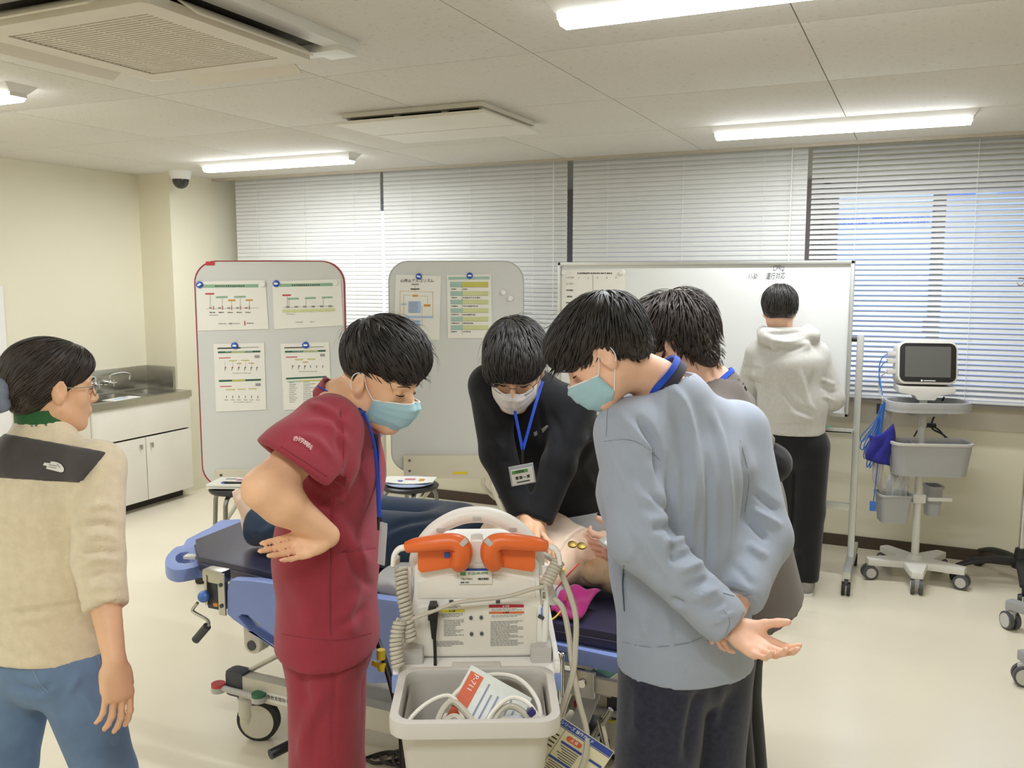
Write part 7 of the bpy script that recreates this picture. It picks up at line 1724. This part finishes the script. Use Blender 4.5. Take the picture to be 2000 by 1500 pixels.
# ---------------------------------------------------------------- person in the brown shirt, behind the blue-grey one
def person_brown():
    Y = A(0, 1, 0); f = A(-1, 0, 0); J = dict(pel=P(1440, 1120, 2.72), neck=P(1398, 752, 2.70), waist=P(1425, 985, 2.72), chest=P(1410, 880, 2.71))
    m0 = P(1408, 812, 2.71); J['shL'] = m0 - Y * .165; J['shR'] = m0 + Y * .165
    J['hpL'] = J['pel'] - Y * .09 - UP * .03; J['hpR'] = J['pel'] + Y * .09 - UP * .03
    J['elL'] = P(1508, 905, 2.58); J['wrL'] = P(1400, 985, 2.48); J['elR'] = P(1330, 980, 2.86); J['wrR'] = P(1236, 1064, 2.80)
    legs_std(J, f, kz=.45)
    H = Head(P(1310, 672, 2.70), frame(-RGT * .93 + FWD * .24 - UP * .27), 1.07)
    d = P(1172, 1072, 2.78) - J['wrR']; d = nrm(d)
    hands = [(J['wrR'], d, -UP * .5 + FWD * .1 - RGT * .2, -FWD * .2 + UP * .8, dict(curl=(.75, .8, .8, .8), k=1.05)), (J['wrL'], A(-1, 0, 0), Y, UP, {})]
    o, pr, T, arms, lg = build_body('person', 'brown-shirted person mostly hidden behind the blue-grey sweatshirt, holding the manikin\'s face', J, H, M_skin2, hands, 1.0, armt=.85)
    face_bits(H, o)
    mb = cloth('shirt_brown', (112, 104, 98), .9, var=.04, sheen=.2); hem = P(1470, 1192, 2.7)
    def top(V):
        V.add([('e', hem - UP * .04, J['waist'], T['sW'], (.215, .165), (.20, .15)), ('e', J['waist'], J['chest'], T['sS'], (.20, .15), (.20, .14)), ('e', J['chest'], T['mid'] * .4 + J['neck'] * .6, T['sS'], (.20, .135), (.10, .084))], .06)
        for s in 'LR':
            sh, el = J['sh' + s], J['el' + s]
            V.add(('c', sh, T['mid'] * .5 + J['neck'] * .5, .068, .064), .05)
            W = V.like(); W.add(('c', sh, upto(sh, el, .85), .074, .072), .02); W.plane(upto(sh, el, .82), el - sh, .13); V.merge(W, .025)
        V.plane(hem, -UP + RGT * .3, .5); V.cut(('c', J['neck'] - (H.c - J['neck']) * .25, H.c, .058, .072), .01)
    garment('shirt', o, mb, top, [J[q] for q in ('shL', 'shR', 'elL', 'elR', 'neck')] + [hem], .009, 1.5, [([(1420, 770), (1470, 850), (1500, 960)], 9, .004), ([(1440, 800), (1500, 870)], 8, -.004)], .0018, 9)
    def under(V):
        for s in 'LR': V.add([('c', upto(J['sh' + s], J['el' + s], .7), J['el' + s], .056, .053), ('c', J['el' + s], J['wr' + s], .054, .040)], .02); V.plane(upto(J['el' + s], J['wr' + s], .96), J['wr' + s] - J['el' + s], .08)
    garment('undersleeves', o, cloth('under_black', (34, 33, 35), .9), under, [J[q] for q in ('elL', 'elR', 'wrL', 'wrR', 'shL', 'shR')], .009, 1.5, [([(1500, 880), (1535, 900)], 6, .004), ([(1495, 905), (1530, 925)], 6, -.004)], .002)
    collar('collar', J, H, f, .022, mb, o, .068, .03, .5)
    collar('lanyard', J, H, f, .014, M_lan, o, .063, .04, .5, .02)
    trousers(J, o, cloth('trousers_black', (30, 30, 32)), lg, T, (.1, .085, .075), (), T['wa']); shoes(J, f, o, mat('shoe_black', (40, 40, 42), .6), M_white)
    e = H.ell
    hair(H, o, M_hair2, np.random.default_rng(4), [e((0, -.02, .05), (.098, .118, .098)), e((0, .055, .052), (.082, .066, .068)), e((0, -.075, .0), (.085, .055, .085)), e((0, -.095, -.05), (.06, .03, .045))],
         [e((0, .13, -.045), (.1, .088, .07)), e((0, .03, -.11), (.13, .105, .1)), e((.098, .010, -.02), (.036, .034, .056)), e((-.098, .010, -.02), (.036, .034, .056))],
         crown=(0, -.03, .13), n=1200, L=(.05, .09), wd=(.0018, .005), lift=.007, rise=.007, grav=.25, fwd=.25, messy=60, top=1.2)
person_brown()

# ---------------------------------------------------------------- person in the grey hoodie at the whiteboard
def person_hoodie():
    d0 = 4.86; f = nrm(A(-.12, 1, 0)); r = np.cross(f, UP)
    J = dict(pel=P(1553, 862, d0), neck=P(1527, 648, d0), waist=P(1548, 790, d0), chest=P(1540, 715, d0 - .02))
    J['shL'] = P(1483, 690, d0 + .03); J['shR'] = P(1592, 692, d0 - .02); J['elL'] = P(1462, 752, d0 + .14); J['wrL'] = P(1490, 800, d0 + .24); J['elR'] = P(1626, 778, d0 - .02); J['wrR'] = P(1594, 806, d0 + .14)
    for s, q in (('L', -1), ('R', 1)): J['hp' + s] = J['pel'] + r * (q * .085) - UP * .02
    J['pel'] = J['pel']; legs_std(J, f, kz=.45); J['anL'] = A(*(J['hpL'])[:2], .085); J['anR'] = A(*(J['hpR'] - f * .03)[:2], .085)
    H = Head(P(1522, 608, d0 - .01), frame(f * .93 - RGT * .12 - UP * .22), 1.0)
    o, pr, T, arms, lg = build_body('person', 'person in light grey hoodie and black trousers facing the wide whiteboard', J, H, M_skin2, [(J['wrL'], f - UP * .3, -UP, r, {}), (J['wrR'], -r + f * .4 - UP * .4, f, UP, dict(curl=(.5, .5, .5, .5)))], .98, hz=.006, armt=.8)
    hem = P(1552, 846, d0); M_hd = cloth('hoodie_grey', (200, 198, 192), .92, var=.05, vs=60, sheen=.25)
    def top(V):
        V.add([('e', hem - UP * .04, J['waist'], T['sW'], (.160, .128), (.172, .138)), ('e', J['waist'], J['chest'], T['sS'], (.172, .138), (.184, .138)), ('e', J['chest'], T['mid'] * .55 + J['neck'] * .45, T['sS'], (.184, .132), (.11, .08))], .06)
        for s in 'LR':
            sh, el, wr = J['sh' + s], J['el' + s], J['wr' + s]; V.add(('c', sh, T['mid'] * .5 + J['neck'] * .5, .07, .066), .05)
            W = V.like(); W.add([('c', sh, el, .074, .064), ('c', el, wr, .064, .048)], .02); W.plane(upto(el, wr, .94), wr - el, .09); V.merge(W, .02)
        V.add([('e', P(1496, 655, d0 - .07), P(1584, 655, d0 - .07), UP, (.045, .06), (.045, .06)), ('e', P(1515, 672, d0 - .13), P(1570, 675, d0 - .12), UP, (.036, .03), (.030, .03)), ('c', P(1490, 648, d0), P(1498, 664, d0 - .1), .035, .03), ('c', P(1578, 645, d0 + .02), P(1586, 660, d0 - .08), .036, .03)], .025)
        V.plane(hem, -UP, .45); V.cut(('c', J['neck'] - UP * .02, H.c + UP * .02, .058, .085), .01)
    fl = [([(1490, 650), (1530, 652), (1580, 645)], 4, -.008), ([(1500, 662), (1540, 668), (1582, 656)], 4, .006), ([(1505, 678), (1540, 684), (1580, 672)], 4, -.007), ([(1560, 720), (1575, 770), (1592, 806)], 6, .009), ([(1520, 740), (1550, 790), (1592, 812)], 6, -.008), ([(1500, 700), (1490, 760), (1500, 820)], 7, .005), ([(1590, 720), (1580, 770), (1590, 800)], 6, -.008), ([(1450, 715), (1488, 722)], 4, -.006), ([(1450, 728), (1490, 738)], 4, .006), ([(1455, 742), (1492, 752)], 4, -.006), ([(1600, 740), (1632, 752)], 4, .006), ([(1600, 756), (1634, 768)], 4, -.006), ([(1605, 772), (1632, 785)], 4, .006), ([(1540, 806), (1590, 822)], 6, .007), ([(1512, 832), (1590, 828)], 2.2, -.004)]
    garment('hoodie', o, M_hd, top, [J[q] for q in ('shL', 'shR', 'elL', 'elR', 'wrL', 'wrR', 'neck')] + [hem, P(1540, 660, d0 - .2)], .009, 2.0, fl, .003, 12)
    trousers(J, o, cloth('trousers_black', (30, 30, 32)), lg, T, (.098, .085, .068), [([(1520, 1060), (1570, 1075)], 6, .005)], T['wa'])
    shoes(J, f, o, mat('shoe_grey', (150, 146, 140), .7, var=.15, vs=30), M_white)
    e = H.ell
    hair(H, o, M_hair, np.random.default_rng(5), [e((0, -.02, .05), (.094, .112, .094)), e((0, .05, .06), (.078, .06, .055)), e((0, -.055, .005), (.086, .065, .07))],
         [e((0, .13, -.04), (.1, .085, .07)), e((0, 0, -.125), (.14, .16, .085)), e((.1, .03, -.03), (.035, .04, .05)), e((-.1, .03, -.03), (.035, .04, .05))],
         crown=(0, -.03, .135), n=700, L=(.05, .08), wd=(.0025, .005), lift=.003, grav=.5, top=.6, messy=8)
person_hoodie()

# ---------------------------------------------------------------- person in the beige fleece at the left edge
def person_fleece():
    f = nrm(FWD + RGT * .35); r = np.cross(f, UP)
    J = dict(pel=P(88, 1262, 2.32), neck=P(82, 862, 2.32), waist=P(90, 1110, 2.33), chest=P(85, 985, 2.32))
    J['shR'] = P(192, 912, 2.26); J['shL'] = P(-28, 912, 2.40); J['elR'] = P(192, 1090, 2.20); J['wrR'] = P(224, 1292, 2.10); J['elL'] = P(-60, 1100, 2.40); J['wrL'] = P(-70, 1290, 2.32)
    J['hpR'] = J['pel'] + r * .09 - UP * .04; J['hpL'] = J['pel'] - r * .09 - UP * .04
    J['knR'] = A(*(J['hpR'] + r * .05 + f * .04)[:2], .42); J['knL'] = A(*(J['hpL'] - r * .05 - f * .02)[:2], .42); J['anR'] = A(*(J['hpR'] + r * .09 - f * .03)[:2], .085); J['anL'] = A(*(J['hpL'] - r * .1 - f * .08)[:2], .085)
    H = Head(P(102, 757, 2.32), frame(RGT * .72 + FWD * .70 - UP * .04), .98)
    o, pr, T, arms, lg = build_body('person', 'person in beige fleece with dark yoke and blue jeans at the left edge', J, H, M_skin, [(J['wrR'], P(236, 1390, 2.08) - J['wrR'], -r * .8 + f * .3, f * .9 + r * .2, dict(curl=(.35, .4, .42, .45), thumb_out=.4, k=.98)), (J['wrL'], -UP, r, f, dict(curl=(.3, .3, .3, .3)))], .93)
    face_bits(H, o)
    hem = P(85, 1270, 2.32)
    M_fl = cloth('fleece_beige', (232, 218, 188), .95, var=.06, vs=40, bump=.5, bs=260, sheen=.4); M_yk = cloth('yoke_charcoal', (80, 76, 76), .85, var=.06)
    def top(V):
        V.add([('e', hem - UP * .05, J['waist'], T['sW'], (.185, .125), (.178, .122)), ('e', J['waist'], J['chest'], T['sS'], (.178, .122), (.180, .124)), ('e', J['chest'], T['mid'] * .55 + J['neck'] * .45, T['sS'], (.18, .122), (.09, .075))], .06)
        V.add(('c', J['neck'] - UP * .03, J['neck'] + UP * .05 + f * .012, .080, .069), .02)
        for s in 'LR':
            sh, el, wr = J['sh' + s], J['el' + s], J['wr' + s]; V.add(('c', sh, T['mid'] * .5 + J['neck'] * .5, .062, .066), .05)
            W = V.like(); W.add([('c', sh, el, .066, .060), ('c', el, upto(el, wr, .55), .060, .052)], .02); W.plane(upto(el, wr, .5), wr - el - UP * .02, .09); V.merge(W, .022)
        V.plane(hem, -UP + RGT * .03, .45); V.plane(J['neck'] + UP * .078 + f * .01, UP - f * .1, .11); V.cut(('c', J['neck'] + UP * .03, H.c, .056, .058), .006)
    fl = [([(150, 1000), (205, 985), (228, 1000)], 8, .006), ([(145, 1030), (200, 1022), (232, 1035)], 7, -.007), ([(150, 1060), (200, 1045), (235, 1060)], 8, .007), ([(145, 1080), (195, 1075), (238, 1080)], 6, -.008), ([(150, 1105), (200, 1092), (238, 1102)], 8, .007), ([(160, 1130), (215, 1118), (238, 1125)], 6, -.006), ([(160, 1150), (210, 1145), (240, 1150)], 8, .005), ([(165, 1172), (210, 1180), (242, 1165)], 3, -.003), ([(205, 890), (160, 950), (142, 1030)], 4, -.004), ([(0, 1200), (80, 1190), (180, 1175)], 5, -.006), ([(20, 1215), (100, 1205)], 10, .004), ([(60, 980), (100, 1060), (110, 1150)], 16, .004)]
    garment('fleece', o, M_fl, top, [J[q] for q in ('shL', 'shR', 'elL', 'elR', 'neck', 'wrR')] + [hem], .0075, 2.0, fl, .0012, 21)
    def ray3(px, py): return P(px, py, 1) - CAM
    def yoke(V):
        top(V); V.d -= .0045
        for a_, b2, s_ in (((-80, 930), (160, 944), -1), ((212, 880), (157, 945), 1), ((10, 846), (206, 882), 1)):
            n_ = nrm(np.cross(ray3(*a_), ray3(*b2))); ref = ray3(70, 900); n_ = -n_ if n_ @ ref > 0 else n_; V.plane(CAM, n_, None, .004)
        V.plane(J['shL'] - r * .02, -r, None, .002)
    garment('yoke', o, M_yk, yoke, [J[q] for q in ('shL', 'shR', 'neck', 'chest')], .0055, 0, (), 0)
    fo = [k for k in o.children if k.name.startswith('yoke')][0]; bpy.context.view_layer.update()
    decal('emblem', fo, [(85, 909), (88, 904), (100, 905.5), (100, 902), (106, 902), (115, 904), (122, 908), (127, 915), (126, 921), (121, 923), (91, 916), (93, 911)], mat('emblem_white', (235, 233, 228), .7), o, .003)
    for a in (((97, 908), (113, 911)), ((96, 912), (112, 915)), ((113, 906), (119, 914))):
        p, n = cast(fo, *a[0]); p2, n2 = cast(fo, *a[1])
        if p is not None and p2 is not None: B().tube([p + n * .0036, p2 + n2 * .0036], .0006, 4, sm=1).obj('emblem_line', M_yk, o)
    cl = [J['neck'] - f * (.066 * math.cos(a)) + r * (.066 * math.sin(a)) + UP * .070 + f * .012 for a in np.linspace(-2.9, 2.9, 19)]
    ribbon(cl, .034, UP, .004, 3).obj('inner_collar', cloth('green_knit', (52, 104, 62), .95), o)
    M_jn = cloth('jeans_blue', (112, 138, 172), .85, var=.16, vs=9, sheen=.1)
    trousers(J, o, M_jn, lg, T, (.096, .074, .062), [([(20, 1330), (70, 1350), (110, 1330)], 7, -.006), ([(110, 1300), (170, 1360), (200, 1420)], 8, .004), ([(215, 1280), (236, 1400), (240, 1500)], 3, -.003), ([(160, 1310), (130, 1360)], 8, .004), ([(200, 1410), (235, 1430)], 6, .004), ([(205, 1450), (238, 1470)], 6, -.004)], T['wa'] , .05)
    tr = [k for k in o.children if k.name.startswith('trousers')][0]; bpy.context.view_layer.update()
    for a in ([(55, 1285), (90, 1290), (135, 1284), (180, 1262)], [(57, 1288), (75, 1330), (95, 1352)], [(182, 1264), (196, 1300), (200, 1330)], [(10, 1285), (14, 1330)]):
        pts = [cast(tr, *q) for q in smooth2(a)]; pts = [p + n * .0006 for p, n in pts if p is not None]
        if len(pts) > 2: B().tube(pts, .0011, 4, sm=1).obj('seam', mat('jeans_stitch', (150, 168, 190), .8), o)
    p, n = cast(tr, 128, 1262)
    if p is not None: B().cyl(p - n * .004 + A(0, 0, -.02), p + n * .006 + UP * .02 - RGT * .008, .007).obj('lip_balm', mat('pale_cyan', (190, 226, 228), .4), o)
    shoes(J, f, o, mat('shoe_white', (214, 212, 206), .5), M_white)
    e = H.ell
    hair(H, o, M_hair2, np.random.default_rng(6), [e((0, -.02, .046), (.085, .108, .089)), e((0, .045, .06), (.070, .06, .052)), e((0, -.06, .0), (.074, .06, .075))],
         [e((0, .125, -.035), (.1, .098, .088)), e((.086, .012, -.035), (.02, .034, .04)), e((-.086, .012, -.035), (.02, .034, .04)), e((0, .0, -.13), (.13, .14, .075))],
         crown=(0, .06, .11), n=1000, L=(.07, .11), wd=(.0014, .0035), lift=.001, grav=.55, fwd=-.6, top=.3)
    pt = H.p(0, -.125, -.012)
    lo = [pt + H.R @ A(math.cos(a) * .028, 0, math.sin(a) * .028) for a in np.linspace(0, 2 * math.pi, 17)[:-1]]
    sc = B(); 
    for k in range(16):
        q = lo[k]; sc.ball(q, .016 + .004 * (k % 3), (1, .8, 1), 10)
    sc.obj('scrunchie', cloth('scrunchie_grey', (132, 142, 164), .8), o)
    rg = np.random.default_rng(9); pb = B()
    for k in range(26):
        a = rg.uniform(0, 6.28); q = A(math.cos(a), math.sin(a), 0) * rg.uniform(.002, .016)
        b0 = pt + H.R @ (A(q[0], -.01, q[1])); b1 = pt - H.R[:, 1] * .05 - UP * .03 + q * 1.6; b2 = pt - H.R[:, 1] * .045 - UP * (.10 + rg.uniform(0, .05)) + q * 1.5
        pb.tube([b0, b1, b2, b2 - UP * .03 + q * .3], [.007, .009, .006, .001], 5, sm=4)
    pb.obj('ponytail', M_hair2, o)
    B().tube([H.p(.062, .086, .006), H.p(.074, .05, .004), H.p(.079, 0, .006)], .0014, 5).tube([H.p(.034 + .026 * math.cos(a), .1 - .008 * (math.cos(a) > 0), -.006 + .019 * math.sin(a)) for a in np.linspace(0, 6.28, 13)[:-1]], .0013, 5, closed=True, sm=2).obj('glasses', metal_('glasses_wire', (170, 170, 165), .3), o)
person_fleece()
